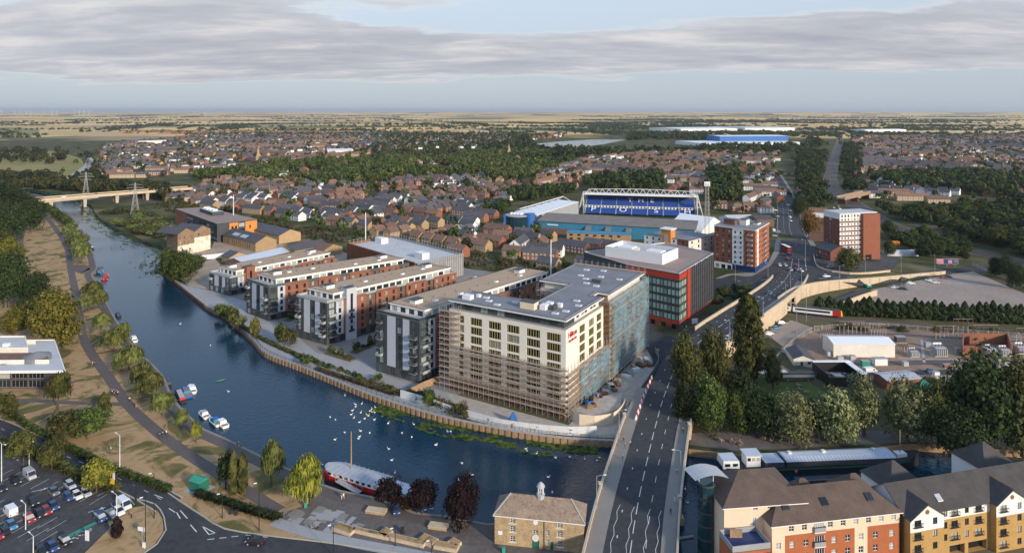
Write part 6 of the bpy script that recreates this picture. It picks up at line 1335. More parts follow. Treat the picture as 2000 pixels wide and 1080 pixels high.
# ---------------------------------------------------------------- woods, scrub and garden trees as stuff
low=[crown_round(9,16,.45,.42,.10,.56) for _ in range(4)]; lowv=[crown_round(6,9,.47,.44,.14,.55) for _ in range(3)]
def wood(name,label,pts,mat,protos,kind='stuff'):
    V=[]
    for (x,y,h,w_) in pts:
        p=protos[rt_.randint(len(protos))]; a=rt_.uniform(0,6.28); q=np.empty_like(p); s=w_/.95; q[:,0]=(p[:,0]*math.cos(a)-p[:,1]*math.sin(a))*s+x; q[:,1]=(p[:,0]*math.sin(a)+p[:,1]*math.cos(a))*s+y; q[:,2]=p[:,2]*h+hmap(x,y); V.append(q)
    if V: ob(name,leafmesh(name,np.concatenate(V),mat),kind=kind,label=label,cat='trees')
def scatter(px,n,h0,h1,avoid=True,gap=0):
    poly=wpoly(px); xs=[p[0] for p in poly]; ys=[p[1] for p in poly]; out=[]; tries=0
    while len(out)<n and tries<n*12:
        tries+=1; x,y=rt_.uniform(min(xs),max(xs)),rt_.uniform(min(ys),max(ys))
        if inside((x,y),poly) and not near_line(x,y,mainrail,15): h=rt_.uniform(h0,h1); out.append((x,y,h,h*rt_.uniform(.8,1.15)))
    return out
W1=[(330,352),(480,330),(560,322),(740,316),(1000,297),(1060,306),(1085,335),(1000,356),(900,347),(760,350),(700,366),(560,354),(420,353)]
belt=[t for t in scatter(W1,3000,4,15) if mnoise.noise(Vector((t[0]*.011,t[1]*.007,3)))>-.14]
for i,mt in enumerate(('leaf_green','leaf_olive','leaf_green','leaf_willow')): wood('green_belt_wood','broad belt of mixed woodland beyond the brick estate',belt[i::4] if i<3 else belt[3::6],mt,low)
lk=scatter([(940,292),(1030,268),(1050,292),(1200,294),(1330,294),(1420,284),(1330,272),(1225,275),(1230,262),(1560,262),(1620,285),(1560,298),(1300,300),(1150,306),(1060,335),(1040,320)],1900,9,17)
lk=[t for t in lk if not inside(t[:2],wpoly([(1040,282),(1075,292),(1115,292),(1180,284),(1230,273),(1160,271),(1090,276)])) and not inside(t[:2],wpoly([(1325,262),(1350,240),(1560,240),(1580,262),(1575,286),(1365,286),(1362,276),(1420,270)]))]
for i,mt in enumerate(('leaf_dark','leaf_green')): wood('lakeside_wood','dark woodland round the distant lake and warehouses',lk[i::2],mt,lowv)
wl_=scatter([(-60,343),(100,352),(118,362),(190,345),(205,368),(330,374),(326,394),(225,382),(105,372),(-60,364)],420,7,14)+scatter([(-100,318),(105,322),(160,300),(200,318),(185,352),(165,352),(185,318),(120,298),(-100,290)],160,8,14)
wood('meadow_edge_trees','trees round the meadow beyond the far road bridge',wl_[::2],'leaf_dark',low); wood('meadow_edge_trees','paler trees round the meadow beyond the far road bridge',wl_[1::2],'leaf_olive',low)
rs=scatter([(1556,300),(1624,300),(1612,372),(1625,400),(1590,415),(1556,412),(1560,360)],330,7,13)+scatter([(1645,285),(1685,285),(1680,350),(1700,398),(1740,418),(1690,408),(1650,378),(1640,330)],330,7,13)
wood('railway_embankment_trees','trees lining the straight main railway line',rs[::2],'leaf_green',low); wood('railway_embankment_trees','darker trees lining the straight main railway line',rs[1::2],'leaf_dark',low)
gt_=scatter([(1150,350),(1290,348),(1295,376),(1145,376)],120,9,15)+scatter([(1387,340),(1443,340),(1440,396),(1387,396)],90,10,18)+scatter([(1700,345),(1870,340),(2080,350),(2080,395),(1880,380),(1720,372)],330,8,15)+scatter([(980,385),(1050,370),(1130,376),(1050,392),(990,396)],70,7,12)+scatter([(940,405),(1000,400),(985,418),(940,425)],30,6,10)
wood('park_trees','dense trees filling the gaps between the old streets',gt_[::2],'leaf_green',low); wood('park_trees','dense dark trees filling the gaps between the old streets',gt_[1::2],'leaf_dark',low)
gd=[]
for c in keep:
    for _ in range(1 if c[1]<900 else 2):
        if rh.random()<.4: continue
        a=rh.uniform(0,6.28); r_=rh.uniform(9,14); h=rh.uniform(4,10); gd.append((c[0]+r_*math.cos(a),c[1]+r_*math.sin(a),h,h*.9))
gd+=[(c[0]+rh.gauss(0,25),c[1]+rh.gauss(0,25),h_,h_*.9) for c in keep if rh.random()<.5 for h_ in (rh.uniform(5,12),)]
gd=[t for t in gd if not any(math.hypot(t[0]-q[0],t[1]-q[1])<7 for k in ((int(t[0]//40)+i,int(t[1]//40)+j) for i in (-1,0,1) for j in (-1,0,1)) for q in grid_.get(k,()))]
for i,mt in enumerate(('leaf_green','leaf_dark','leaf_olive')): wood('garden_trees','garden trees scattered between the houses',gd[i::3],mt,low)
ew=scatter([(1745,425),(1800,412),(1880,415),(2000,396),(2090,405),(2090,520),(2000,496),(1900,474),(1800,448)],260,6,12)+scatter([(1750,455),(1880,490),(1880,505),(1800,490),(1740,470)],60,3,7)
wood('railway_wood','thick dark wood beside the main railway cutting',ew[::2],'leaf_dark',low); wood('railway_wood','thick green wood beside the main railway cutting',ew[1::2],'leaf_green',low)
md=scatter([(770,262),(1010,262),(1040,272),(1000,298),(760,318),(700,300)],800,8,15)
wood('suburb_trees','trees between the far suburb and the green belt',md[::2],'leaf_dark',lowv); wood('suburb_trees','paler trees between the far suburb and the green belt',md[1::2],'leaf_olive',lowv)
sc=scatter([(330,390),(500,426),(680,456),(920,496),(1110,530),(1080,548),(900,522),(680,482),(500,452),(300,407)],620,1.5,4.2)
for i,mt in enumerate(('leaf_scrub','leaf_olive','leaf_green')): wood('railway_scrub','rough scrub along the disused railway strip',sc[i::3],mt,low)
# tree lines and copses out on the plain
ft=[]
for k in range(150):
    Y=rt_.uniform(2300,13000) if k%3 else rt_.uniform(2300,5000); X=rt_.uniform(-.85,.85)*Y; 
    if X>0 and rt_.rand()<.5: X=rt_.uniform(.0,.85)*Y
    n=rt_.randint(12,45); a=rt_.choice((0.35,0.35+1.5708,.1)); stp=rt_.uniform(10,26)
    wd=rt_.rand()<.35
    for i in range(n*(2 if wd else 1)):
        x=X+math.cos(a)*i*stp+rt_.normal(0,40 if wd else 4); y=Y+math.sin(a)*i*stp+rt_.normal(0,60 if wd else 4); ft.append((x,y,rt_.uniform(8,15),rt_.uniform(12,26)))
for k in range(26):
    Y=rt_.uniform(2400,7000); X=rt_.uniform(.1,.8)*Y
    for i in range(90): ft.append((X+rt_.normal(0,260),Y+rt_.normal(0,120),rt_.uniform(9,16),rt_.uniform(14,28)))
wood('distant_tree_lines','hedgerows and copses crossing the far flat farmland',ft,'leaf_far',lowv)
# ================================================================ vehicles
def car_meshes(van=False,est=False):
    d={}; m=MB()
    if van: sec=[(-2.5,.85,.4,1.95),(-2.45,.95,.3,2.1),(.9,.95,.3,2.1),(1.35,.95,.28,1.9),(1.95,.93,.28,1.12),(2.45,.88,.3,.95),(2.55,.75,.4,.75)]
    else: sec=[(-2.15,.74,.38,.82),(-2.03,.86,.25,.96),(-1.2,.89,.2,.99),(.6,.89,.2,.97),(1.4,.87,.2,.88),(1.98,.8,.25,.74),(2.15,.66,.36,.6)]
    m.loft([[(x,-w_,z0),(x,-w_*1.0,lerp(z0,z1,.6)),(x,-w_*.92,z1),(x,w_*.92,z1),(x,w_,lerp(z0,z1,.6)),(x,w_,z0)] for x,w_,z0,z1 in sec],'car_black')
    if not van:
        xb=-1.75 if est else -1.3; m.box(xb,.28,-.6,.6,1.44,1.5,'car_black')
        for s in (-1,1): m.bar((-.45,s*.8,.95),(-.45,s*.62,1.46),.04,'car_black')
    d['body']=m.mesh('body',False)
    m=MB()
    if van: m.hexa([(1.3,-.86,1.3),(1.98,-.86,1.14),(1.98,.86,1.14),(1.3,.86,1.3)],[(1.25,-.78,1.95),(1.4,-.78,1.92),(1.4,.78,1.92),(1.25,.78,1.95)],'glass_dark'); m.box(.55,1.2,-.965,.965,1.15,1.7,'glass_dark')
    else:
        xb=-2.0; xt=-1.75 if est else -1.35; m.hexa([(xb,-.8,.93),(1.2,-.8,.93),(1.2,.8,.93),(xb,.8,.93)],[(xt,-.62,1.45),(.32,-.62,1.45),(.32,.62,1.45),(xt,.62,1.45)],'glass_dark')
    d['window']=m.mesh('window')
    m=MB(); m.bar((0,-.11,0),(0,.11,0),.33,'black_metal',14); m.bar((0,-.125,0),(0,.125,0),.2,'grey_metal',10); d['wheel']=m.mesh('wheel')
    m=MB(); m.box(-.06,.05,-.18,.18,-.09,.09,'white_paint'); d['headlight']=m.mesh('headlight'); m=MB(); m.box(-.05,.06,-.15,.15,-.12,.12,'red_paint'); d['tail_light']=m.mesh('tail_light')
    return d
CARM={'car':car_meshes(),'estate':car_meshes(est=True),'van':car_meshes(True)}
def car(x,y,rz,col,label,kind='car',group=None,z=0.,full=True,sc=1.):
    r_=thing('delivery_van' if kind=='van' else 'car',label,'van' if kind=='van' else 'car',(x,y,z),rz,group); r_.scale=(sc,)*3; d=CARM[kind]; b_=ob('body',d['body'],r_); set_mat(b_,0,'car_'+col); ob('window',d['window'],r_)
    wx=1.55 if kind=='van' else 1.32
    for sx in (-1,1):
        for sy in (-1,1): ob('wheel',d['wheel'],r_,(sx*wx,sy*.82,.33))
    if full:
        xf=2.5 if kind=='van' else 2.02
        for sy in (-1,1): ob('headlight',d['headlight'],r_,(xf,sy*.58,.68 if kind!='van' else .8)); ob('tail_light',d['tail_light'],r_,(-(2.5 if kind=='van' else 2.1),sy*.66,.78))
    return r_
cars=[(30,943,'black','car'),(58,932,'silver','van'),(3,957,'black','car'),(137,951,'silver','estate'),(105,964,'grey','car'),(133,974,'blue','estate'),(150,971,'white','car'),(167,966,'silver','car'),(64,984,'black','car'),(20,1003,'white','van'),(104,992,'blue','car'),(90,1001,'red','car'),(77,1007,'black','car'),(57,1016,'red','estate'),(22,1030,'lightblue','car'),(8,1041,'black','car'),(-5,1050,'red','car'),(197,1014,'blue','estate'),(218,1008,'grey','car'),(231,1002,'white','car'),(242,990,'white','van'),(127,1060,'black','car'),(102,1072,'blue','car'),(80,1080,'black','car')]
cnm={'lightblue':'light blue'}
for i,(x,y,c,k) in enumerate(cars):
    p=P3(x,y); nm=cnm.get(c,c); kk={'car':'car','van':'van','estate':'estate car'}[k]
    lab={0:'black car beside the silver van in the riverside car park',1:'silver van with orange stripe in the riverside car park',9:'white van in the bay row of the riverside car park',20:'white van parked by the charging bays'}.get(i,'%s %s parked in the riverside car park'%(nm,kk)+(' near the charging bays' if 17<=i<=20 else ''))
    car(p.x,p.y,R(-37)+(math.pi if i in (9,15) else 0),c,lab,k,'%s %ss in the riverside car park'%(nm,kk),.05)
p=P3(498,1062); car(p.x,p.y,R(172),'black','black hatchback driving past the junction verge','car',z=.06)
p=P3(775,998); car(p.x,p.y,R(-80),'blue','blue car parked among the purple trees on the plaza','car',z=.03)
for (x,y,c,a,l) in [(1531,500,'black',90,'black car on the wide road just ahead of the red bus'),(1542,499,'black',90,'second black car abreast of the bus on the wide road'),(1538,508,'red',90,'dark red car following the bus towards the junction'),(1523,520,'white',75,'white car in the left turn lane at the junction'),(1533,520,'silver',90,'silver car in the middle lane at the junction'),(1556,522,'red',-90,'bright red car at the stop line'),(1544,529,'silver',-90,'silver car waiting first at the junction signals'),(1555,530,'blue',-90,'blue car waiting at the junction signals'),(1565,531,'white',-90,'white car waiting at the right of the junction queue'),(1543,426,'white',-90,'white car far up the wide road, rear of a pair'),(1544,433,'white',-90,'white car far up the wide road, front of a pair'),(1540,402,'white',-90,'white car at the far end of the wide road'),(1543,414,'black',90,'black car far up the wide road'),(1614,542,'white',4,'white car turning past the low forecourt wall'),(1622,523,'silver',10,'silver car parked behind the forecourt wall')]:
    q=PT(x,y); car(q.x,q.y,R(a),c,l,z=q.z+.3,full=False)
for (x,y,z,c,a,l) in [(1503,575,6.6,'lightblue',52,'light blue car driving over the railway flyover'),(1421,663,5.6,'white',52,'white car behind the tall poplar on the ramp')]:
    q=P3(x,y,z); i=min(range(len(lr)),key=lambda i:(lr[i]-q).length); car(q.x,q.y,R(a),c,l,z=lr[i].z+.02)
for (x,y,c,a) in [(1748,563,'white',-12),(1763,559,'grey',-12),(1765,566,'black',-12),(1779,555,'white',-15),(1815,549,'white',160),(1826,553,'white',160),(1844,544,'red',-5),(1853,542,'blue',-5)]:
    q=P3(x,y); car(q.x,q.y,R(a),c,'%s car on the dusty dirt car park'%c,'car','%s cars on the dirt car park'%c,.03,False)
for (x,y,c,a,k) in [(1497,661,'black',15,'car'),(1502,654,'white',15,'car'),(1509,648,'grey',15,'car'),(1517,643,'lightblue',15,'estate'),(1527,633,'silver',10,'estate')]:
    q=P3(x,y); car(q.x,q.y,R(a),c,'%s car parked under the flyover wall'%cnm.get(c,c),k,None,.035,False)
for (x,y,c,k) in [(1512,418,'white','car'),(1518,424,'black','car'),(1514,412,'silver','car'),(1520,456,'white','van'),(1511,452,'white','van'),(1628,407,'white','car'),(1640,411,'white','van'),(1636,404,'silver','car'),(1512,462,'grey','car')]:
    q=PT(x,y); nm='van' if k=='van' else 'car'; car(q.x,q.y,R(rh.choice((5,95,80))),c,'%s %s parked beside the wide road'%(c,nm),k,'%s %ss beside the wide road'%(c,nm),q.z+.1,False)
# bus
q=PT(1535,493); bu=thing('double_decker_bus','red double-decker bus with white roof heading for the junction','bus',(q.x,q.y,q.z+.3),R(-88))
m=MB(); m.box(-5.2,5.2,-1.27,1.27,.35,4.2,'red_paint'); m.build('body',bu); m=MB(); m.box(-5.1,5.1,-1.2,1.2,4.2,4.38,'white_paint'); m.build('roof',bu)
for z0,z1 in ((1.3,2.1),(2.9,3.7)): m=MB(); m.box(-4.9,5.23,-1.3,1.3,z0,z1,'glass_dark'); m.build('window_band',bu)
m=MB(); m.box(-5.0,5.22,-1.29,1.29,.36,1.0,'navy'); m.build('skirt',bu)
for sx in (-3,3.2):
    for sy in (-1,1): o=ob('wheel',CARM['car']['wheel'],bu,(sx,sy*1.18,.48),scale=1.45)
# train
i=min(range(len(rail1)),key=lambda i:(rail1[i]-P3(1570,614)).length); a_=rail1[i]; b_=rail1[i-1]; tr=thing('passenger_train','grey and red passenger train coming out from under the flyover','train',a_+Vector((0,1.8,.3)),math.atan2(b_.y-a_.y,b_.x-a_.x))
for k,x0 in enumerate((-11,-33)):
    m=MB(); m.box(x0,x0+21 if k else 6.5,-1.35,1.35,.9,3.2,'white_metal'); 
    if not k: m.box(6.5,10.2,-1.36,1.36,.9,3.25,'red_paint'); m.hexa([(10.2,-1.3,.9),(11,-1.1,.9),(11,1.1,.9),(10.2,1.3,.9)],[(10.2,-1.3,3.2),(10.7,-1.0,3.0),(10.7,1.0,3.0),(10.2,1.3,3.2)],'yellow_paint')
    m.build('coach_body',tr); m=MB(); m.box(x0+.1,(x0+21 if k else 10.1)-.1,-1.3,1.3,3.25,3.75,'charcoal'); m.build('coach_roof',tr); m=MB(); m.box(x0+1,x0+(20 if k else 16.5),-1.39,1.39,1.8,2.75,'glass_dark'); m.build('window_band',tr); m=MB(); m.box(x0+1,x0+20,-1.2,1.2,.2,.9,'black_metal'); m.build('underframe',tr)
# ================================================================ boats
def along_bank(x,y,line):
    p=P3(x,y,WZ); i=min(range(1,len(line)-1),key=lambda i:(Vector((line[i].x,line[i].y,0))-Vector((p.x,p.y,0))).length); t=line[i+1]-line[i-1]; return p,math.atan2(t.y,t.x)
def boat(x,y,L_,W_b,hull,cabin,roof,label,kind='narrow',ang=None,group=None):
    p,an=along_bank(x,y,lbs); an=an if ang is None else ang; r_=thing('narrowboat' if kind=='narrow' else 'cabin_cruiser',label,'boat',(p.x,p.y,WZ),an,group)
    m=MB(); st=[(-.5,.8,.75),(-.42,1,.72),(.2,1,.72),(.38,.75,.8),(.5,.06,.98)] if kind!='narrow' else [(-.5,.75,.6),(-.45,1,.58),(.4,1,.58),(.47,.6,.66),(.5,.06,.74)]
    m.loft([[(x_*L_,-w_*W_b/2*.7,-.35),(x_*L_,-w_*W_b/2,h),(x_*L_,w_*W_b/2,h),(x_*L_,w_*W_b/2*.7,-.35)] for x_,w_,h in st],hull); m.build('hull',r_)
    m=MB(); c0,c1=(-.36,.34) if kind=='narrow' else (-.22,.22); hh=1.45 if kind=='narrow' else 1.7
    m.hexa([(c0*L_,-W_b*.42,.58),(c1*L_,-W_b*.42,.58),(c1*L_,W_b*.42,.58),(c0*L_,W_b*.42,.58)],[(c0*L_+.1,-W_b*.36,hh),((c1-.06)*L_,-W_b*.34,hh),((c1-.06)*L_,W_b*.34,hh),(c0*L_+.1,W_b*.36,hh)],cabin,roof); m.build('cabin',r_)
    m=MB(); n_=4 if kind=='narrow' else 2
    for k in range(n_):
        xx=lerp(c0,c1-.08,(k+.5)/n_)*L_
        for s in (-1,1): m.box(xx-.3,xx+.3,s*W_b*.40-.05,s*W_b*.40+.05,.95,1.25,'glass_dark')
    m.build('windows',r_,kind='stuff')
    if kind!='narrow': m=MB(); m.box(-.46*L_,-.24*L_,-W_b*.36,W_b*.36,.74,.82,'timber'); m.build('cockpit',r_)
    return r_
boat(290,716,16,2.2,'navy','white_paint','white_paint','long white narrowboat moored under the willows'); boat(352,775,13,2.3,'black_metal','red_paint','lead','dark narrowboat with pale roof moored at the riverside walk'); boat(364,768,10,3,'blue_paint','cyan_panel','roof_grey','teal-roofed cabin boat moored outside the dark narrowboat','cruiser'); boat(374,762,8,3,'white_paint','white_paint','white_paint','white cruiser with yellow stern at the outside of the moored group','cruiser')
boat(398,812,6.5,2.4,'white_paint','white_paint','lightblue' if False else 'lead','small white open boat ahead of the two white cruisers','cruiser'); boat(420,826,7,2.6,'white_paint','cyan_panel','blue_paint','white cruiser with a blue canopy at the riverside walk','cruiser'); boat(433,829,7,2.6,'white_paint','white_paint','white_paint','white cruiser moored outside the blue-canopied cruiser','cruiser')
boat(325,749,9,2.2,'black_metal','charcoal','charcoal','small black boat moored close under the big willows'); boat(261,664,8,2.4,'white_paint','tan' if False else 'pale_render','white_paint','cream cabin cruiser half hidden by the upstream willows','cruiser'); boat(231,617,7,2.2,'black_metal','navy','charcoal','dark boat moored at the brown bank upstream'); boat(180,486,7,2.2,'black_metal','black_metal','white_paint','black boat with white roof near the slipway'); boat(169,467,7,2.2,'black_metal','orange_paint','charcoal','dark boat with orange cabin below the willow bushes'); boat(158,452,8,2.2,'black_metal','charcoal','charcoal','dark boat moored nearest the far road bridge'); boat(143,441,8,2.2,'navy','navy','lead','navy boat moored under the small riverside trees')
for (x,y,c,l) in [(197,534,'cyan_panel','blue pedal boat tied at the slipway'),(203,539,'cyan_panel','second pale blue pedal boat by the slipway'),(207,541,'red_paint','red pedal boat in the middle of the tied-up group'),(204,548,'red_paint','red pedal boat with yellow trim at the outside of the group')]:
    p=P3(x,y,WZ); r_=thing('pedal_boat',l,'boat',(p.x,p.y,WZ),R(-35)); m=MB()
    for s in (-.75,.75): m.loft([[(x_,s-w_,-.1),(x_,s-w_,.45),(x_,s+w_,.45),(x_,s+w_,-.1)] for x_,w_ in ((-2.2,.2),(-1.8,.38),(1.5,.38),(2.4,.08))],c)
    m.build('floats',r_,kind='stuff'); m=MB(); m.box(-1.5,1.2,-1,1,.45,.6,c); m.box(-1.3,-1,-1,1,.6,1.2,c); m.build('seat',r_); m=MB(); m.box(-1.7,1.4,-1.1,1.1,1.9,1.98,c); [m.bar((a,b,.5),(a,b,1.9),.04,'white_metal') for a in (-1.5,1.2) for b in (-1,1)]; m.build('canopy',r_)
p=P3(431,743,WZ); kk=MB(); kk.loft([[(x_,-w_,0),(x_,-w_*.8,.3),(x_,w_*.8,.3),(x_,w_,0)] for x_,w_ in ((-1.9,.05),(-1,.42),(1,.42),(1.9,.05))],'green_paint'); kk.build('kayak',None,p,.6,label='small green kayak alone on the open river',cat='kayak')
# red restaurant barge
rbg=thing('restaurant_barge','red wooden restaurant barge with grey panelled roof and a mast','barge',(-38.5,178.5,WZ),R(-26))
m=MB(); st=[(-14.6,.25,3.2),(-13.6,.7,3.0),(-11,1,2.6),(9,1,2.4),(12.5,.92,2.5),(14.4,.55,2.7)]
m.loft([[(x_,-2.4*w_,-.4),(x_,-2.9*w_,h*.55),(x_,-3.0*w_,h),(x_,3.0*w_,h),(x_,2.9*w_,h*.55),(x_,2.4*w_,-.4)] for x_,w_,h in st],'red_paint'); m.build('hull',rbg)
m=MB(); m.loft([[(x_,-2.95*w_,.15),(x_,-3.05*w_,.9),(x_,3.05*w_,.9),(x_,2.95*w_,.15)] for x_,w_ in ((-13,.75),(-11,1.0),(9,1.0),(12.5,.93))],'black_metal'); m.build('rubbing_band',rbg)
m=MB(); m.loft([[(x_,-2.75*w_,2.4),(x_,-2.6*w_,3.6),(x_,2.6*w_,3.6),(x_,2.75*w_,2.4)] for x_,w_ in ((-13.4,.6),(-11,1.0),(6.5,1.0))],'white_paint'); m.build('cabin',rbg)
for k in range(9):
    for s in (-1,1): m=MB(); m.box(-.5,.5,-.05,.05,0,.65,'glass_dark'); m.build('window',rbg,(-11+k*1.9,s*2.72,2.75))
m=MB(); m.loft([[(x_,-3.0*w_,3.6),(x_,-1.4*w_,3.95),(x_,1.4*w_,3.95),(x_,3.0*w_,3.6)] for x_,w_ in ((-14.2,.35),(-12.8,.75),(-10.5,1.0),(6.2,1.0))],'lead'); rf_=m.build('roof',rbg)
for k in range(11): m=MB(); m.box(-.05,.05,-2.95,2.95,0,.03,'grey_metal'); m.build('roof_seam',rf_,(-10+k*1.6,0,3.96))
m=MB(); m.loft([[(x_,-2.9*w_,2.45),(x_,-2.6*w_,3.2),(x_,0,3.5),(x_,2.6*w_,3.2),(x_,2.9*w_,2.45)] for x_,w_ in ((6.6,1),(12,.92),(14.2,.55))],'steel_roof'); m.build('stern_awning',rbg)
m=MB(); m.bar((-6.5,.8,3.5),(-6.5,.8,14),.2,'timber',8,.13); m.build('mast',rbg)
gw=thing('gangway','grey sloping gangway from the plaza to the red barge','gangway',P3(703,962),R(150)); m=MB(); m.hexa([(0,-.8,0),(8,-.8,1.0),(8,.8,1.0),(0,.8,0)],[(0,-.8,.15),(8,-.8,1.15),(8,.8,1.15),(0,.8,.15)],'grey_metal',None,True); m.build('deck',gw)
for s in (-.8,.8): m=MB(); m.bar((0,s,1.1),(8,s,2.1),.05,'grey_metal'); [m.bar((k*2,s,.1+k*.25),(k*2,s,1.1+k*.25),.04,'grey_metal') for k in range(5)]; m.build('handrail',gw)
# black pub barge
bb=thing('pub_barge','long black barge with grey-blue roof and white wheelhouse on the side channel','barge',(87,189.5,WZ),R(4))
m=MB(); st=[(-29,.45,2.4),(-27,.9,2.2),(-20,1,1.9),(20,1,2.1),(26,.8,2.8),(30,.1,3.9)]
m.loft([[(x_,-2.7*w_,-.4),(x_,-3.2*w_,h),(x_,3.2*w_,h),(x_,2.7*w_,-.4)] for x_,w_,h in st],'black_metal'); m.build('hull',bb)
m=MB(); m.loft([[(x_,-3.26*w_,h-.45),(x_,-3.28*w_,h-.1),(x_,3.28*w_,h-.1),(x_,3.26*w_,h-.45)] for x_,w_,h in ((-20,1,1.9),(20,1,2.1),(26,.8,2.7))],'green_paint'); m.build('green_strake',bb)
m=MB(); m.box(-10,21,-2.6,2.6,1.9,3.7,'charcoal'); m.build('saloon',bb)
m=MB(); m.hexa([(-10.5,-3,3.6),(21.5,-3,3.6),(21.5,3,3.6),(-10.5,3,3.6)],[(-10.5,-1.2,4.2),(21.5,-1.2,4.2),(21.5,1.2,4.2),(-10.5,1.2,4.2)],'steel_roof',None,True); rf_=m.build('roof',bb)
for k in range(32): m=MB(); m.hexa([(-.04,-3,3.62),(.04,-3,3.62),(.04,-1.2,4.22),(-.04,-1.2,4.22)],[(-.04,-3,3.68),(.04,-3,3.68),(.04,-1.2,4.28),(-.04,-1.2,4.28)],'lead',None,True); m.build('roof_rib',rf_,(-10+k,0,0))
m=MB(); m.box(-16.5,-11,-2.6,2.6,1.9,3.4,'charcoal','steel_roof'); m.build('galley',bb); m=MB(); m.box(-21.5,-17.5,-1.8,1.8,2,5.0,'white_paint'); m.box(-21.9,-17.1,-2.1,2.1,5,5.25,'steel_roof'); wh=m.build('wheelhouse',bb)
for k in range(3): m=MB(); m.box(-.45,.45,-.04,.04,0,.9,'glass_dark'); m.build('window',wh,(-20.8+k*1.3,-1.82,3.6))
m=MB(); m.hexa([(-28.5,-2.4,2),(-23.8,-2.6,2),(-23.8,2.6,2),(-28.5,2.4,2)],[(-28.3,-2.2,4.1),(-23.9,-2.4,4.1),(-23.9,2.4,4.1),(-28.3,2.2,4.1)],'white_paint','steel_roof'); cb=m.build('stern_cabin',bb)
for k in range(2): m=MB(); m.box(-.7,.7,-.04,.04,0,.8,'glass_dark'); m.build('window',cb,(-27.2+k*2.2,-2.46,2.6))
m=MB(); m.box(23,26,-1,1,2.4,3.6,'white_paint'); m.bar((24.5,0,3.5),(24.5,0,10),.12,'timber',6); m.build('windlass_and_mast',bb)
for x_ in (-8,2,17): m=MB(); m.box(-.5,.5,-.5,.5,4.1,4.7,'pale_render'); m.build('roof_vent',bb,(x_,.6,0))
m=MB(); m.bar((0,-.1,0),(0,.1,0),.4,'orange_paint',12); m.build('life_ring',bb,(-8,-3.3,1.2))
m=MB(); m.box(-14,15,-1.1,1.1,0,.45,'charcoal'); m.box(-14,15,-1.15,-1.0,.45,.55,'timber'); m.build('floating_pontoon',None,(92,184.4,WZ-.1),R(5),label='dark floating pontoon alongside the black barge',cat='pontoon')
m=MB(); m.bar((0,0,0),(9,0,0),.35,'grey_concrete',8); m.build('floating_boom',None,Vector((34.5,157,WZ+.1)),R(12),label='grey floating boom between the bridge and the glass stair tower',cat='boom')
# ================================================================ swans
sm=MB(); 
sm.loft([[(x_,w_*math.cos(a)*.30,z+h*math.sin(a)) for a in [k*math.pi/4 for k in range(8)]] for x_,w_,z,h in ((-.62,.15,.36,.05),(-.45,.7,.25,.16),(-.1,1,.18,.24),(.25,.9,.17,.2),(.45,.35,.2,.1))],'swan')
nk=[(.38,.22),(.5,.42),(.46,.62),(.5,.78),(.6,.8)]
for (a,b) in zip(nk,nk[1:]): sm.bar((a[0],0,a[1]),(b[0],0,b[1]),.065,'swan',6)
sm.bar((.58,0,.8),(.72,0,.77),.08,'swan',6,.05); sm.bar((.72,0,.77),(.84,0,.73),.045,'bill',5,.02)
swm=sm.mesh('swan',True)
sw_px=[(655,820),(686,810),(716,810),(712,818),(731,820),(702,825),(704,842),(673,845),(722,846),(702,853),(700,857),(654,859),(758,827),(785,846),(804,854),(808,829),(851,869),(759,877),(765,899),(771,924),(895,938),(830,997),(843,994),(630,908),(852,869),(874,843),(880,843),(902,905),(895,938),(910,937),(922,928),(1027,877),(1029,881),(1048,886),(1085,894),(1113,893),(1142,897),(1166,900),(1171,894),(1071,932),(1079,962),(1352,879),(1375,889),(1388,883),(1338,955),(1342,982),(352,633),(411,675),(446,765)]
for k in range(14): sw_px.append((rh.gauss(706,26),rh.gauss(803,12)))
for x,y in sw_px: p=P3(x,y,WZ); ob('swan',swm,None,(p.x,p.y,WZ+.0),rh.uniform(0,6.28),label='white swan swimming on the dark river',cat='swan',group='swans on the river',scale=.75)
dm=MB(); dm.loft([[(x_,w_*math.cos(a)*.12,.1+h*math.sin(a)) for a in [k*math.pi/3 for k in range(6)]] for x_,w_,h in ((-.25,.2,.02),(-.1,1,.09),(.12,.9,.08),(.22,.3,.04))],'cloth_black'); dm.bar((.18,0,.12),(.26,0,.28),.05,'cloth_black',6); dmm=dm.mesh('duck')
for k in range(26): x,y=rh.choice(((225,485),(285,520),(330,560),(255,470)));p=P3(x+rh.gauss(0,14),y+rh.gauss(0,5),WZ); inside((p.x,p.y),rpoly) and ob('duck',dmm,None,(p.x,p.y,WZ),rh.uniform(0,6.28),label='dark duck floating on the upper river',cat='duck',group='ducks on the upper river',scale=1.6)
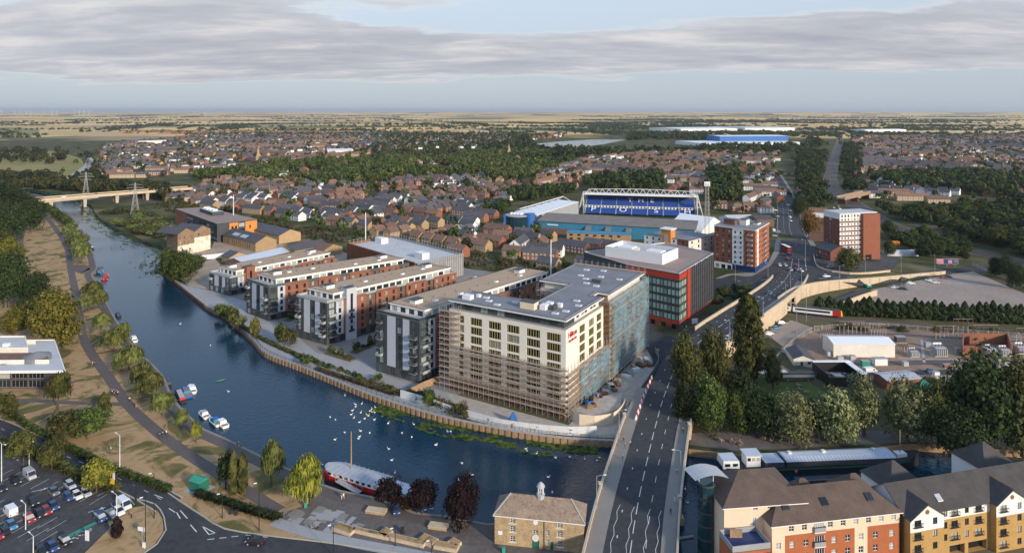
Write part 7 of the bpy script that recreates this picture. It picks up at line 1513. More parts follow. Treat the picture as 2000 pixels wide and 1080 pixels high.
# ================================================================ people
def person_mesh(pose):
    me=bpy.data.meshes.new('p'); st=.22 if pose=='walk' else .02; sit=pose=='sit'; cyc=pose=='cycle'
    if sit: V=[(0,0,.48),(0,0,.75),(0,0,1.0),(0,0,1.14),(.02,0,1.3),(.1,.1,.48),(.45,.1,.5),(.5,.1,.05),(.1,-.1,.48),(.45,-.1,.5),(.5,-.1,.05),(0,.19,1.02),(.05,.25,.78),(.28,.2,.62),(0,-.19,1.02),(.05,-.25,.78),(.28,-.2,.62)]
    elif cyc: V=[(-.15,0,1.0),(0,0,1.25),(.12,0,1.45),(.18,0,1.55),(.24,0,1.7),(-.1,.1,.95),(.25,.1,.75),(.05,.1,.35),(-.1,-.1,.95),(.2,-.1,.6),(-.02,-.1,.2),(.12,.19,1.42),(.3,.24,1.2),(.5,.22,1.08),(.12,-.19,1.42),(.3,-.24,1.2),(.5,-.22,1.08)]
    else: V=[(0,0,.92),(0,0,1.15),(0,0,1.4),(0,0,1.5),(.02,0,1.65),(0,.1,.88),(st*.6,.11,.48),(st,.11,.05),(0,-.1,.88),(-st*.3,-.11,.48),(-st,-.11,.06),(0,.2,1.4),(-st*.4,.26,1.13),(st*.2,.25,.88),(0,-.2,1.4),(st*.4,-.26,1.13),(st,-.25,.9)]
    E_=[(0,1),(1,2),(2,3),(3,4),(0,5),(5,6),(6,7),(0,8),(8,9),(9,10),(2,11),(11,12),(12,13),(2,14),(14,15),(15,16)]
    me.from_pydata(V,E_,[]); o=bpy.data.objects.new('p',me); COL.objects.link(o); o.modifiers.new('s','SKIN')
    rad=[.14,.13,.15,.065,.11,.10,.07,.055,.10,.07,.055,.075,.05,.04,.075,.05,.04]
    for i,sv_ in enumerate(me.skin_vertices[0].data): sv_.radius=(rad[i]*.85,rad[i]) ; sv_.use_root=(i==0)
    u=o.modifiers.new('u','SUBSURF'); u.levels=1; u.render_levels=1
    dg=bpy.context.evaluated_depsgraph_get(); dg.update(); r=bpy.data.meshes.new_from_object(o.evaluated_get(dg)); bpy.data.objects.remove(o)
    for n_ in ('cloth_blue','cloth_black','skin','hair'): r.materials.append(MT[n_])
    top=max(v.co.z for v in r.vertices)
    for p in r.polygons:
        z=p.center.z; p.use_smooth=True; hip={'sit':.56,'cycle':1.03}.get(pose,.95)
        p.material_index=3 if z>top-.12 else 2 if z>top-.3 else 0 if z>hip else 1
        if pose in('walk','stand') and abs(p.center.y)>.2 and z<1.1: p.material_index=2
    return r
PM={k:person_mesh(k) for k in ('walk','stand','sit','cycle')}
cl=('black','white','blue','red','grey','tan','pink','lightblue')
def person(p,pose,top,leg,label,rz=0,group=None):
    o=ob('person',PM[pose],None,p,rz,label=label,cat='person',group=group); set_mat(o,0,'cloth_'+top); set_mat(o,1,'cloth_'+leg); return o
for k,(x,y) in enumerate([(217,767),(219,770),(222,768),(225,771),(228,769),(230,772),(223,774)]): person(P3(x,y,.05),'stand',cl[k%8],'black','person in the small group standing beside the park path',k*1.1,'group beside the park path')
for (x,y,ps,t,l,lab) in [(253,784,'walk','white','black','person in white top walking on the park path'),(266,796,'walk','black','pink','person in dark top walking behind on the park path'),(180,713,'walk','white','tan','person in white on the grass edge by the path'),(184,714,'walk','black','black','person in black beside the one in white by the path'),(155,642,'walk','white','blue','person in white walking upstream under the willows'),(158,639,'walk','grey','black','person in grey walking upstream under the willows'),(33,530,'walk','white','black','person in white on the wide west path'),(39,530,'walk','white','blue','second person in white with blue trousers on the west path'),(48,818,'stand','pink','tan','person in pink on the dry grass near the theatre'),(216,879,'sit','white','blue','person sitting on the dry grass below the paths'),(667,974,'walk','black','white','person in black top and white trousers beside the red barge'),(671,974,'walk','white','tan','person in white beside the red barge'),(611,1032,'sit','red','tan','person in red sitting near the pavement slabs'),(622,1034,'sit','black','black','person in black sitting near the pavement slabs'),(466,868,'sit','tan','black','person sitting on the quay edge'),(472,873,'sit','black','blue','second person sitting on the quay edge'),(257,1012,'stand','red','black','person in red standing by the white van'),(132,532,'stand','red','black','person in red on the slipway path')]:
    person(P3(x,y,.05),ps,t,l,lab,rh.uniform(0,6))
for (x,y,ps,t,l,lab) in [(1218,862,'walk','black','black','person in black walking along the bridge footway'),(1221,876,'walk','black','grey','second dark-clothed person on the bridge footway'),(1231,871,'walk','tan','black','person in tan near the kerb on the bridge'),(1334,845,'walk','black','black','dark-clothed person on the far footway of the bridge'),(1322,925,'walk','white','grey','person in white on the footway by the glass stair'),(1318,980,'walk','white','white','person all in white on the footway opposite the customs house'),(1310,1004,'walk','black','black','person in black on the footway near the bridge end')]: person(P3(x,y,3.65),ps,t,l,lab,R(100))
def bicycle(p,rz,label):
    r_=thing('bicycle',label,'bicycle',p,rz)
    for x_ in (-.52,.52):
        m=MB(); 
        for k in range(12): a,b=k*math.pi/6,(k+1)*math.pi/6; m.bar((x_+.34*math.cos(a),0,.35+.34*math.sin(a)),(x_+.34*math.cos(b),0,.35+.34*math.sin(b)),.03,'black_metal')
        m.build('wheel',r_)
    m=MB(); [m.bar(a,b,.025,'grey_metal') for a,b in (((-.52,0,.35),(-.15,0,.85)),((-.15,0,.85),(.38,0,.85)),((.38,0,.85),(0,0,.35)),((0,0,.35),(-.15,0,.85)),((0,0,.35),(-.52,0,.35)),((.38,0,.95),(.52,0,.35)))]; m.build('frame',r_); m=MB(); m.bar((.4,-.25,1.0),(.4,.25,1.0),.025,'black_metal'); m.build('handlebar',r_); m=MB(); m.box(-.28,-.05,-.07,.07,.93,.99,'black_metal'); m.build('saddle',r_)
for (x,y,z,t,lab) in [(312,856,.05,'black','leading'),(318,853,.05,'blue','middle'),(325,850,.05,'white','last')]:
    p=P3(x,y,z); bicycle(p,R(125),lab+' bicycle of three on the park path'); person(p,'cycle',t,'black','%s cyclist of three on the park path, %s top'%(lab,t),R(125))
p=P3(1216,898,3.65); bicycle(p,R(75),'bicycle on the bridge footway'); person(p,'cycle','lightblue','black','cyclist in light blue on the bridge footway',R(75))
# ================================================================ street furniture
def lamp(base,h,label,arms=1,mat='white_metal',rz=0,group=None,arm=1.6):
    r_=thing('street_lamp',label,'lamp post',base,rz,group); m=MB(); m.bar((0,0,0),(0,0,h),.12,mat,8,.07); m.build('pole',r_)
    for s in ((1,),(1,-1))[arms-1]: m=MB(); m.bar((0,0,h-.05),(s*arm,0,h+.25),.05,mat); m.build('arm',r_); m=MB(); m.box(min(s*arm,s*(arm+.7)),max(s*arm,s*(arm+.7)),-.14,.14,h+.2,h+.34,'white_metal'); m.build('lamp_head',r_)
for (x,y,yt,n_,lab) in [(234,922,850,1,'white lamp post on the grass by the park road'),(57,908,860,2,'white double-headed lamp post by the bushy trees'),(3,945,866,2,'white double-headed lamp post beside the dark shrubs'),(228,1014,966,1,'white lamp post beside the white electric car'),(65,1082,1046,1,'white lamp post on the lower aisle of the car park'),(50,1034,984,1,'white lamp post with a ticket sign among the red cars')]:
    p=P3(x,y); lamp(p,(y-yt)*CH/(y-HY),lab,n_,rz=R(150))
for (x,y,yt,lab) in [(301,1012,925,'tall black post at the car park entrance'),(284,1058,972,'black lamp post with banners on the traffic island'),(506,1036,944,'black lamp post on the junction verge'),(651,1086,1026,'black lamp post beside the paved strip'),(434,1012,965,'ornate black lamp post beside the clipped hedge'),(843,1092,1056,'black lamp post by the stone planters'),(772,1066,1032,'black lamp post with a sign by the plaza')]:
    p=P3(x,y); lamp(p,(y-yt)*CH/(y-HY),lab,1,'black_metal',rz=R(200),arm=.5)
for (x,y,yt) in [(1544,585,505),(1575,628,514),(1556,664,586),(1436,560,522),(1640,545,520),(1690,545,512),(1760,540,500),(1826,532,500),(1500,548,515),(1573,520,470),(1519,470,430),(1572,450,425)]:
    p=PT(x,y) if y<600 else P3(x,y); lamp(p,min(16,(y-yt)*CH/(y-HY)),'tall street lamp near the road junction',1,'grey_metal',rz=rh.uniform(0,6),group='street lamps round the junction')
for k in range(14):
    i=int(len(lr)*(.1+.06*k)); q=offs(lr,9.2)[i] if k%2 else offs(lr,-9.6)[i]
    if i<len(lr)-8 and not(k%2==0 and i>irv-3): lamp(q+Vector((0,0,.1)),8,'grey lamp post on the bridge and ramp footway',1,'grey_metal',rz=R(180 if k%2 else 0),group='lamps on the bridge road')
for (x,y,yt,lab) in [(714,500,415,'tall white lattice-free mast behind the car park'),(1076,540,468,'tall white mast beside the hotel roof'),(456,455,381,'tall white mast behind the college building')]:
    p=P3(x,y); m=MB(); h=(y-yt)*CH/(y-HY); m.bar((0,0,0),(0,0,h),.45,'white_metal',8,.25); m.build('lighting_mast',None,p,label=lab,cat='mast')
def pylon(x,y,yt,label):
    p=P3(x,y); h=(y-yt)*CH/(y-HY); r_=thing('electricity_pylon',label,'pylon',p,.3); m=MB()
    W_=[(h*.11,0),(h*.05,h*.5),(h*.025,h*.75),(.25,h)]
    for (w0,z0),(w1,z1) in zip(W_,W_[1:]):
        for i in range(4):
            q=((-1,-1),(1,-1),(1,1),(-1,1)); s,t=q[i],q[(i+1)%4]; m.bar((s[0]*w0,s[1]*w0,z0),(s[0]*w1,s[1]*w1,z1),.16,'galvanised'); n_=3
            for k in range(n_): a,b=lerp(w0,w1,k/n_),lerp(w0,w1,(k+1)/n_); za,zb=lerp(z0,z1,k/n_),lerp(z0,z1,(k+1)/n_); m.bar((s[0]*a,s[1]*a,za),(t[0]*b,t[1]*b,zb),.1,'galvanised'); m.bar((t[0]*a,t[1]*a,za),(s[0]*b,s[1]*b,zb),.1,'galvanised')
    m.build('tower',r_)
    for z in (.72,.83,.93):
        m=MB(); w_=h*.2*(1.2 if z==.83 else .9); m.bar((-w_,0,h*z),(w_,0,h*z),.14,'galvanised'); m.bar((-w_,0,h*z),(0,0,h*(z+.05)),.1,'galvanised'); m.bar((w_,0,h*z),(0,0,h*(z+.05)),.1,'galvanised'); m.build('cross_arm',r_)
pylon(264,418,357,'lattice electricity pylon on the wild riverbank'); pylon(168,392,336,'lattice electricity pylon beyond the far road bridge')
# far road bridge
a,c=P3(20,393,10),P3(335,369,10); fbd=thing('parkway_bridge','pale concrete road bridge crossing the river beyond the park','bridge',Vector((a.x,a.y,0)),math.atan2(c.y-a.y,c.x-a.x)); Lb=(c-a).length
m=MB(); m.box(-40,Lb+20,-8,8,8.4,10,'concrete','asphalt'); m.build('deck',fbd)
for s in (-8.2,8.0): m=MB(); m.box(-40,Lb+20,s,s+.25,8.2,11.0,'tan_concrete'); m.build('parapet',fbd)
for f in (.22,.42,.62,.82): 
    for s in (-5,5): m=MB(); m.hexa([(-1.1,-1.4,-3),(1.1,-1.4,-3),(1.1,1.4,-3),(-1.1,1.4,-3)],[(-1.8,-1.8,8.4),(1.8,-1.8,8.4),(1.8,1.8,8.4),(-1.8,1.8,8.4)],'concrete',None,True); m.build('pier',fbd,(Lb*f,s,0))
m=MB(); m.hexa([(Lb*.1,-7.5,6.2),(Lb*.5,-7.5,7.2),(Lb*.5,7.5,7.2),(Lb*.1,7.5,6.2)],[(Lb*.1,-7.5,8.4),(Lb*.5,-7.5,8.4),(Lb*.5,7.5,8.4),(Lb*.1,7.5,8.4)],'concrete',None,True); m.build('haunch',fbd)
for k,(f,c_) in enumerate(((.3,'white'),(.5,'black'),(.72,'blue'))):
    q=a.lerp(c,f); car(q.x,q.y,fbd.rotation_euler.z,c_,'%s car crossing the far river bridge'%c_,z=10.02,full=False)
# railway overbridge
a,c=P3(1645,386,7),P3(1690,376,7); ov=thing('railway_overbridge','brown stone road bridge over the main railway','bridge',Vector((a.x,a.y,0)),math.atan2(c.y-a.y,c.x-a.x)); Lb=(c-a).length; m=MB(); m.box(-4,Lb+4,-4,4,5.6,7,'concrete'); m.build('deck',ov)
for s in (-4.3,4): m=MB(); m.box(-4,Lb+4,s,s+.4,5,8.6,'timber'); m.build('parapet',ov)
for f in (0,.5,1): m=MB(); m.box(-1,1,-4,4,0,5.6,'dark_brick'); m.build('pier',ov,(Lb*f,0,0))
# ================================================================ hotel building site and quay furniture
def hoard(label,px,h,mat='hoarding',n=3.0):
    ln=resample(smooth_line([P3(*p) for p in px],3),n); r_=thing('site_hoarding',label,'hoarding',ln[0])
    for a,b in zip(ln,ln[1:]): m=MB(); t=b-a; m.box(0,t.length-.03,-.06,.06,0,h,mat); m.build('hoarding_panel',r_,a-ln[0],math.atan2(t.y,t.x))
    return r_,ln
hr_,hln=hoard('long white hoarding with painted graffiti along the quay below the hotel',[(782,776),(830,790),(876,806),(930,822),(985,836),(1060,846),(1120,850),(1172,848)],2.7)
for k,(f,c,w_) in enumerate(((.30,'car_pink',2),(.36,'car_grey',1.6),(.50,'car_grey',1.3),(.60,'red_paint',1.1),(.68,'green_bay',2.6),(.77,'yellow_paint',2.2),(.84,'car_grey',1.3),(.93,'green_bay',3.0))):
    i=min(len(hln)-2,int(f*len(hln))); t=hln[i+1]-hln[i]; m=MB(); rg=random.Random(k)
    for j in range(9): x_,z_=rg.uniform(0,w_),rg.uniform(.7,1.9); m.face([(x_+rg.uniform(-.5,.5),-.08-j*.002,z_+rg.uniform(-.4,.4)) for _ in range(3)],c)
    m.build('graffiti',hr_,hln[i]-hln[0],math.atan2(t.y,t.x),kind=None)['kind']='stuff'
hoard('cream curved site wall round the concrete podium beside the hotel',[(1113,818),(1130,829),(1165,833),(1195,828),(1215,812),(1222,795)],3.4,'cream_render',2.4)
hoard('grey mesh site fence beside the bridge road',[(1228,800),(1246,775),(1264,750),(1280,725),(1287,705),(1278,685)],2.2,'grey_metal',2.6)
hoard('timber panel fence between apartments and building site',[(800,772),(830,757),(862,745)],2.4,'timber',2.4)
sheet_=P3(1168,805); m=MB(); m.prism([(v.x-sheet_.x,v.y-sheet_.y) for v in (P3(1117,813),P3(1165,829),P3(1212,808),P3(1215,780),P3(1180,785))],0,2.2,'site_debris'); m.build('concrete_podium',None,sheet_,label='unfinished concrete podium beside the hotel',cat='podium')
for k in range(34):
    t=rh.random(); x,y=lerp(1140,1275,t)+rh.uniform(-14,14),lerp(812,690,t)+rh.uniform(-8,8); p=P3(x,y); m=MB(); mt=rh.choice(('site_debris','timber','roof_pale','red_brick','grey_concrete','white_render','scaffold_board','rust_steel')); s=rh.uniform(.6,2.2)
    for j in range(3): m.box(-s+.05*j,s-.1*j,-s*.5,s*.5-.04*j,j*.35,j*.35+.3,mt)
    m.build('material_stack',None,p+Vector((0,0,2.2 if y>785 and x<1212 else .03)),rh.uniform(0,3),label={'site_debris':'dusty','timber':'timber','roof_pale':'pale sheet','red_brick':'red brick','grey_concrete':'grey concrete','white_render':'white wrapped','scaffold_board':'plank','rust_steel':'rusty steel'}[mt]+' material stack on the hotel building site',cat='building materials',group=mt+' stacks on the site')
dg=thing('mini_digger','blue mini digger on the podium beside the hotel','digger',P3(1152,803)+Vector((0,0,2.2)),.5); m=MB(); m.box(-1.6,1.6,-1.1,-.6,0,.7,'black_metal'); m.box(-1.6,1.6,.6,1.1,0,.7,'black_metal'); m.build('tracks',dg,kind='stuff'); m=MB(); m.box(-1.4,1.0,-.9,.9,.75,1.5,'blue_paint'); m.box(-.3,.9,-.8,.3,1.5,2.8,'glass_dark'); m.build('cab',dg); m=MB(); m.bar((1,.4,1.3),(3,.4,3.6),.22,'blue_paint'); m.bar((3,.4,3.6),(4.8,.4,2),.18,'blue_paint'); m.box(4.4,5.2,.0,.8,1.2,2,'black_metal'); m.build('boom_arm',dg)
m=MB(); m.hexa([(-1.6,-1.6,0),(1.6,-1.6,0),(1.6,1.6,0),(-1.6,1.6,0)],[(-.3,-.3,3.4),(.3,-.3,3.4),(.3,.3,3.4),(-.3,.3,3.4)],'blue_paint'); m.build('tarpaulin_heap',None,P3(1002,826),label='blue tarpaulin heap at the foot of the scaffolding',cat='tarpaulin')
# plaza furniture
for (x,y,l_,lab) in [(735,1000,5,'low stone seat wall near the barge gangway'),(856,1030,4.5,'low stone seat block by the big purple tree')]:
    m=MB(); m.box(-l_/2,l_/2,-1,1,0,.6,'stone'); m.box(-l_/2-.08,l_/2+.08,-1.08,1.08,.6,.72,'tan_concrete'); m.build('stone_bench',None,P3(x,y),R(-12),label=lab,cat='bench')
pw=thing('stone_planter_wall','stepped tan stone planter walls beside the paved strip','planter',P3(660,1032)); q0=P3(660,1032)
for (x0,y0,x1,y1,w_) in [(655,1030,690,1042,2.6),(690,1036,760,1052,1.4),(745,1040,760,1048,2.8),(760,1050,830,1066,1.8),(822,1052,850,1064,2.6),(850,1066,895,1074,2.2),(880,1058,896,1068,2.0)]:
    a,b=P3(x0,y0),P3(x1,y1); t=b-a; m=MB(); m.box(0,t.length,-w_/2,w_/2,0,.75,'tan_concrete'); m.box(.15,t.length-.15,-w_/2+.25,w_/2-.25,.75,.8,'dry_grass'); m.build('planter_block',pw,a-q0,math.atan2(t.y,t.x))
m=MB(); rg=random.Random(8)
for k in range(70):
    x,y=rg.uniform(545,700),rg.uniform(990,1040); p=P3(x,y,.036)
    if inside((x,y),[(545,1003),(690,985),(700,1035),(560,1025)]): w_,l_=rg.uniform(.5,1.4),rg.uniform(.5,1.8); a=R(-20); t=Vector((math.cos(a),math.sin(a),0)); n_=Vector((-t.y,t.x,0)); pp=p+Vector((0,0,k*.00012)); m.face([pp-t*w_-n_*l_,pp+t*w_-n_*l_,pp+t*w_+n_*l_,pp-t*w_+n_*l_],rg.choice(('paving','pavement','paving')))
m.build('paving_slabs',plaza,kind='stuff')
gk=thing('green_kiosk','dark green metal kiosk with pitched roof beside the hedge','kiosk',P3(389,955),R(-25)); m=MB(); m.box(-1.9,1.9,-1.5,1.5,0,2.6,'green_paint'); m.build('wall',gk); m=MB(); m.hexa([(-2,-1.6,2.6),(2,-1.6,2.6),(2,1.6,2.6),(-2,1.6,2.6)],[(-2,-.1,3.4),(2,-.1,3.4),(2,.1,3.4),(-2,.1,3.4)],'green_bay',None,True); m.build('roof',gk); m=MB(); m.box(-3,3,-2.6,2.6,0,.06,'paving'); m.build('base_slab',gk)
def bin_(x,y,lab,mat): m=MB(); m.box(-.35,.35,-.35,.35,0,1.1,mat); m.box(-.4,.4,-.4,.4,1.1,1.25,mat); m.build('litter_bin',None,P3(x,y),.3,label=lab,cat='bin')
bin_(597,990,'green litter bin under the large willow','green_bay'); bin_(450,1003,'black twin bin by the verge','black_metal'); bin_(461,1005,'second black bin by the verge','black_metal'); bin_(786,1040,'black bin beside the plaza planters','black_metal'); bin_(983,1078,'green bin in front of the customs house','green_bay')
hb=thing('height_barrier','black steel height barrier gantry over the car park entrance','barrier',P3(266,978),R(150)); m=MB(); m.bar((0,0,0),(0,0,4.6),.16,'black_metal'); m.build('post',hb); m=MB(); m.bar((0,0,4.5),(7,0,4.5),.08,'black_metal'); m.bar((0,0,3.6),(7,0,4.0),.08,'black_metal'); [m.bar((k,0,4.5),(k+.9,0,3.7+k*.05),.05,'black_metal') for k in range(7)]; m.build('gantry_truss',hb)
for (x,y,w_,h,z,mt,lab) in [(219,957,1.4,1.5,1.6,'yellow_paint','yellow square sign at the car park entrance'),(222,948,.7,1.8,1.6,'white_paint','white upright sign at the car park entrance'),(277,1050,2.2,.9,1.6,'white_paint','white direction sign on the traffic island'),(281,1074,.8,1.2,.6,'white_paint','small white sign on the traffic island edge'),(170,1056,1.1,2.3,.1,'white_paint','white electric charging cabinet beside the green bays')]:
    m=MB(); m.box(-w_/2,w_/2,-.05,.05,z,z+h,mt); m.bar((0,.06,0),(0,.06,z),.06,'grey_metal'); m.build('road_sign',None,P3(x,y),R(-15),label=lab,cat='sign')
# stuff: weed on the water by the quay
def weed(name,label,line,d0,d1,n,mat='weed'):
    c=[]; k=len(line)
    while len(c)<n:
        t=rt_.randint(1,k-2); p=line[t].lerp(line[t+1],rt_.rand()); q=line[t+1]-line[t-1]; q.normalize(); nn=Vector((q.y,-q.x,0)); nn=nn if inside((p+nn*3)[:2],rpoly) else -nn; d=d0+(d1-d0)*rt_.rand()**1.6
        if mnoise.noise(Vector((p.x*.11,d*.3,2)))+.5*mnoise.noise(Vector((p.x*.4,d*.8,5)))>-.1+.3*d/d1: v=p+nn*d; c.append((v.x,v.y,WZ+.05+rt_.rand()*.06))
    c=np.array(c); nr=rt_.normal(0,.15,(n,3))+np.array([0,0,1]); ob(name,leafmesh(name,quads(c,nr,rt_.uniform(.2,.6,n),rt_.uniform(.2,.6,n),np.tile([[1.,0,0]],(n,1))),mat),kind='stuff',label=label,cat='water plants')
iw=min(range(len(rbs)),key=lambda i:(rbs[i]-P3(715,768)).length); weed('lily_bed','bright green water weed along the foot of the quay wall',rbs[iw:],.4,8,4200); weed('duckweed','thin green duckweed along the wild bank upstream',rbs[8:iq0],.3,13,5200)
# ================================================================ substation, beer garden and yard
a,c=P3(1628,697),P3(1748,698); pitched('switchgear_hall','long pale corrugated hall with white roof in the substation','hall',a,c,10,5.4,6.6,'pale_render','white_metal',0,over=.2)
pitched('switch_house','small pale brick switch house with a dark roof','outbuilding',P3(1550,716),P3(1590,718),11,3.4,4.8,'pale_render','roof_slate',1,wins=[(2.6,3.5,.1,2.1,('charcoal','charcoal',1,1)),(5.2,6.6,1.2,2.2,DK1)])
pitched('brick_shed','low red brick shed with pale sheet roof behind the silvery trees','shed',P3(1733,762),P3(1798,757),7,3.6,4.2,'red_brick','lead',0,wins=[(1+k*1.6,1.7+k*1.6,1.4,2.4) for k in range(6)],win=DK1)
def transformer(x,y,s,label):
    r_=thing('transformer',label,'transformer',P3(x,y),.05); m=MB(); m.box(-2*s,2*s,-1.3*s,1.3*s,.4,3.2*s,'grey_metal'); m.box(-2.4*s,2.4*s,-1.6*s,1.6*s,0,.4,'concrete'); m.build('tank',r_)
    for k in range(6): m=MB(); m.box(-.12,.12,-.5,.5,.6,2.9*s,'lead'); m.build('radiator_fin',r_,(-1.8*s+k*.7*s,-1.75*s,0))
    for k in range(3): m=MB(); m.lathe([(.16,0),(.24,.2),(.12,.4),(.22,.6),(.1,.8),(.05,1.3)],'dark_brick',8); m.build('bushing',r_,(-1.2*s+k*1.2*s,0,3.2*s))
    m=MB(); m.bar((-1.5*s,.9*s,3.9*s),(1.5*s,.9*s,3.9*s),.4*s,'white_metal',10); m.build('conservator',r_)
transformer(1783,696,.8,'small grey transformer beside the pale hall'); transformer(1833,694,1.15,'large grey transformer with tall bushings in the open bay'); transformer(1932,694,1.0,'grey transformer inside the red brick bay'); transformer(1960,694,.9,'second transformer inside the red brick bay')
bw=thing('blast_wall','red brick blast walls forming an open bay round two transformers','wall',P3(1880,697)); q0=P3(1880,697)
for (x0,y0,x1,y1) in [(1880,697,1908,698),(1880,697,1882,672),(1882,672,1968,672),(1908,698,1910,676),(1968,672,1975,694)]: a,b=P3(x0,y0),P3(x1,y1); t=b-a; m=MB(); m.box(0,t.length,-.2,.2,0,4.6,'red_brick'); m.build('brick_wall',bw,a-q0,math.atan2(t.y,t.x))
def busbar(x0,x1,y,n_,h,label):
    r_=thing('busbar_gantry',label,'switchgear',P3(x0,y)); 
    for k in range(n_): m=MB(); q=P3(lerp(x0,x1,k/(n_-1)),y)-P3(x0,y); m.bar((0,0,0),(0,0,h*.6),.12,'galvanised'); m.lathe([(.14,h*.6),(.25,h*.66),(.12,h*.72),(.24,h*.8),(.1,h*.9),(.04,h)],'dark_brick',7); m.build('insulator_post',r_,q)
    m=MB(); e=P3(x1,y)-P3(x0,y); m.bar((0,0,h),(e.x,e.y,h),.07,'galvanised'); m.build('busbar',r_)
busbar(1603,1625,664,6,5.5,'cluster of insulator posts near the switch house'); busbar(1606,1628,674,5,4.5,'second row of insulator posts near the switch house'); busbar(1702,1730,656,6,5,'row of insulator posts behind the pale hall'); busbar(1828,1868,668,6,7,'tall busbar gantry behind the large transformer'); busbar(1865,1895,722,3,3.4,'three cable sealing posts beside the lower track'); busbar(1862,1900,656,5,7.5,'pale gantry frame near the brick bay')
def fence(label,px,h,mat,n=2.6,name='palisade_fence'):
    ln=resample(smooth_line([P3(*p) for p in px],4),n); r_=thing(name,label,'fence',ln[0])
    m=MB(); m.box(-.06,.06,-.06,.06,0,h+.1,mat); [m.box(.05,n-.06,-.03,.03,z,z+.08,mat) for z in (.35,h-.45)]; [m.box(.12+k*(n/9),.24+k*(n/9),-.05,-.035,.05,h,mat) for k in range(9)]; me=m.mesh('fence_panel')
    for a,b in zip(ln,ln[1:]): t=b-a; ob('fence_panel',me,r_,a-ln[0],math.atan2(t.y,t.x))
fence('grey steel fence along the railway side of the substation',[(1590,646),(1700,640),(1850,650),(2060,664)],2.4,'galvanised',4); fence('grey steel fence between service yard and substation',[(1492,738),(1516,706),(1545,675),(1575,655),(1592,646)],2.4,'galvanised',3); fence('long grey fence on the far side of the dirt car park',[(1900,520),(1950,540),(2000,560),(2080,592)],2.4,'grey_metal',5); fence('fence on the river side of the substation',[(1560,735),(1700,742),(1850,745),(2050,750)],2.4,'galvanised',5)
cb=thing('open_air_bar','black open-topped bar building with white rim and tables inside','bar',P3(1655,755),.02)
m=MB(); m.box(-7,7,-.2,.2,0,3.4,'black_metal'); m.box(-7,-6.6,.2,12,0,4.4,'black_metal'); m.box(6.6,7,.2,12,0,4.4,'black_metal'); m.box(-7,7,12,12.4,0,4.6,'black_metal'); m.build('wall',cb); m=MB(); m.box(-7.2,7.2,11.2,12.6,4.6,4.9,'white_metal'); m.box(5,7.3,0,11.2,4.4,4.7,'white_metal'); m.build('rim_roof',cb); m=MB(); m.box(-6.6,6.6,.2,12,.2,.6,'charcoal'); m.build('floor',cb)
for k in range(20): m=MB(); m.lathe([(.08,.6),(.08,1.3),(.55,1.32),(.55,1.38)],'lead',10); m.build('table',cb,(-5.6+(k%5)*2.4+rh.uniform(-.4,.4),1.8+(k//5)*2.4+rh.uniform(-.3,.3),0))
for k,(x,y) in enumerate(((1620,690),(1640,700),(1665,698))): m=MB(); m.box(-1.2,1.2,-.8,.8,0,1.6,'lead'); m.box(-1,1,-.6,.6,1.6,1.8,'grey_metal'); m.build('air_conditioning_unit',None,P3(x,y+4),.1,label='grey cooling unit behind the open-topped bar',cat='cooling unit',group='cooling units behind the bar')
for k,(x,y) in enumerate(((1550,768),(1562,762),(1575,768),(1560,755),(1408,862),(1432,866),(1446,868),(1490,858),(1505,860),(1580,862))):
    r_=thing('picnic_table','wooden picnic table in the riverside beer garden','table',P3(x,y),rh.uniform(0,3),'picnic tables in the beer garden'); m=MB(); m.box(-.9,.9,-.4,.4,.72,.78,'timber'); m.build('tabletop',r_)
    for s in (-.75,.75): m=MB(); m.box(-.9,.9,s-.14,s+.14,.43,.48,'timber'); m.build('bench_seat',r_); m=MB(); m.bar((s*.8,-.7,0),(s*.8,.3,.72),.05,'timber'); m.bar((s*.8,.7,0),(s*.8,-.3,.72),.05,'timber'); m.build('leg_frame',r_)
    for s in (-.75,.75):
        if rh.random()<.75: q=P3(x,y)+Vector((rh.uniform(-.6,.6),s*1.1,.03)); person(q,'sit',rh.choice(cl),rh.choice(cl),'person seated at a picnic table in the beer garden',rh.uniform(0,6),'people seated in the beer garden')
bc=thing('playground_bus','dark parked coach at the edge of the beer garden','coach',P3(1556,742),.03); m=MB(); m.box(-6,6,-1.25,1.25,.4,3.0,'charcoal'); m.build('body',bc); m=MB(); m.box(-5.7,6.05,-1.28,1.28,1.5,2.4,'glass_dark'); m.build('window_band',bc); [ob('wheel',CARM['car']['wheel'],bc,(sx,sy*1.15,.45),scale=1.35) for sx in (-3.8,3.8) for sy in (-1,1)]
m=MB(); m.box(-6,6,-1.2,1.2,2.9,3.05,'pale_render'); [m.box(x_-.08,x_+.08,y_-.08,y_+.08,0,2.9,'timber') for x_ in (-5.8,0,5.8) for y_ in (-1.1,1.1)]; m.build('timber_canopy',None,P3(1506,742),.15,label='flat pale canopy on timber posts below the poplar',cat='canopy')
for (x,y,mt,lab) in [(1807,762,'green_bay','green steel container beside the brick shed'),(1748,478,'orange_paint','orange container on the allotment')]: m=MB(); m.box(-3,3,-1.2,1.2,0,2.6,mt); [m.box(-3+.5*k,-2.8+.5*k,-1.26,1.26,.1,2.5,mt) for k in range(12)]; m.build('shipping_container',None,P3(x,y),.9 if x>1790 else 0,label=lab,cat='container')
pt=thing('polytunnel','long translucent grey polytunnel beside the allotment','polytunnel',P3(1734,502),.08); m=MB(); m.loft([[(x_,3.4*math.cos(k*math.pi/8)+3.4,4.0*math.sin(k*math.pi/8)) for k in range(9)] for x_ in (0,22)],'lead'); m.build('cover',pt)
for k in range(9): m=MB(); [m.bar((k*2.75,3.45*math.cos(a)+3.4,4.05*math.sin(a)),(k*2.75,3.45*math.cos(b)+3.4,4.05*math.sin(b)),.07,'white_metal') for a,b in ((j*math.pi/6,(j+1)*math.pi/6) for j in range(6))]; m.build('hoop',pt)
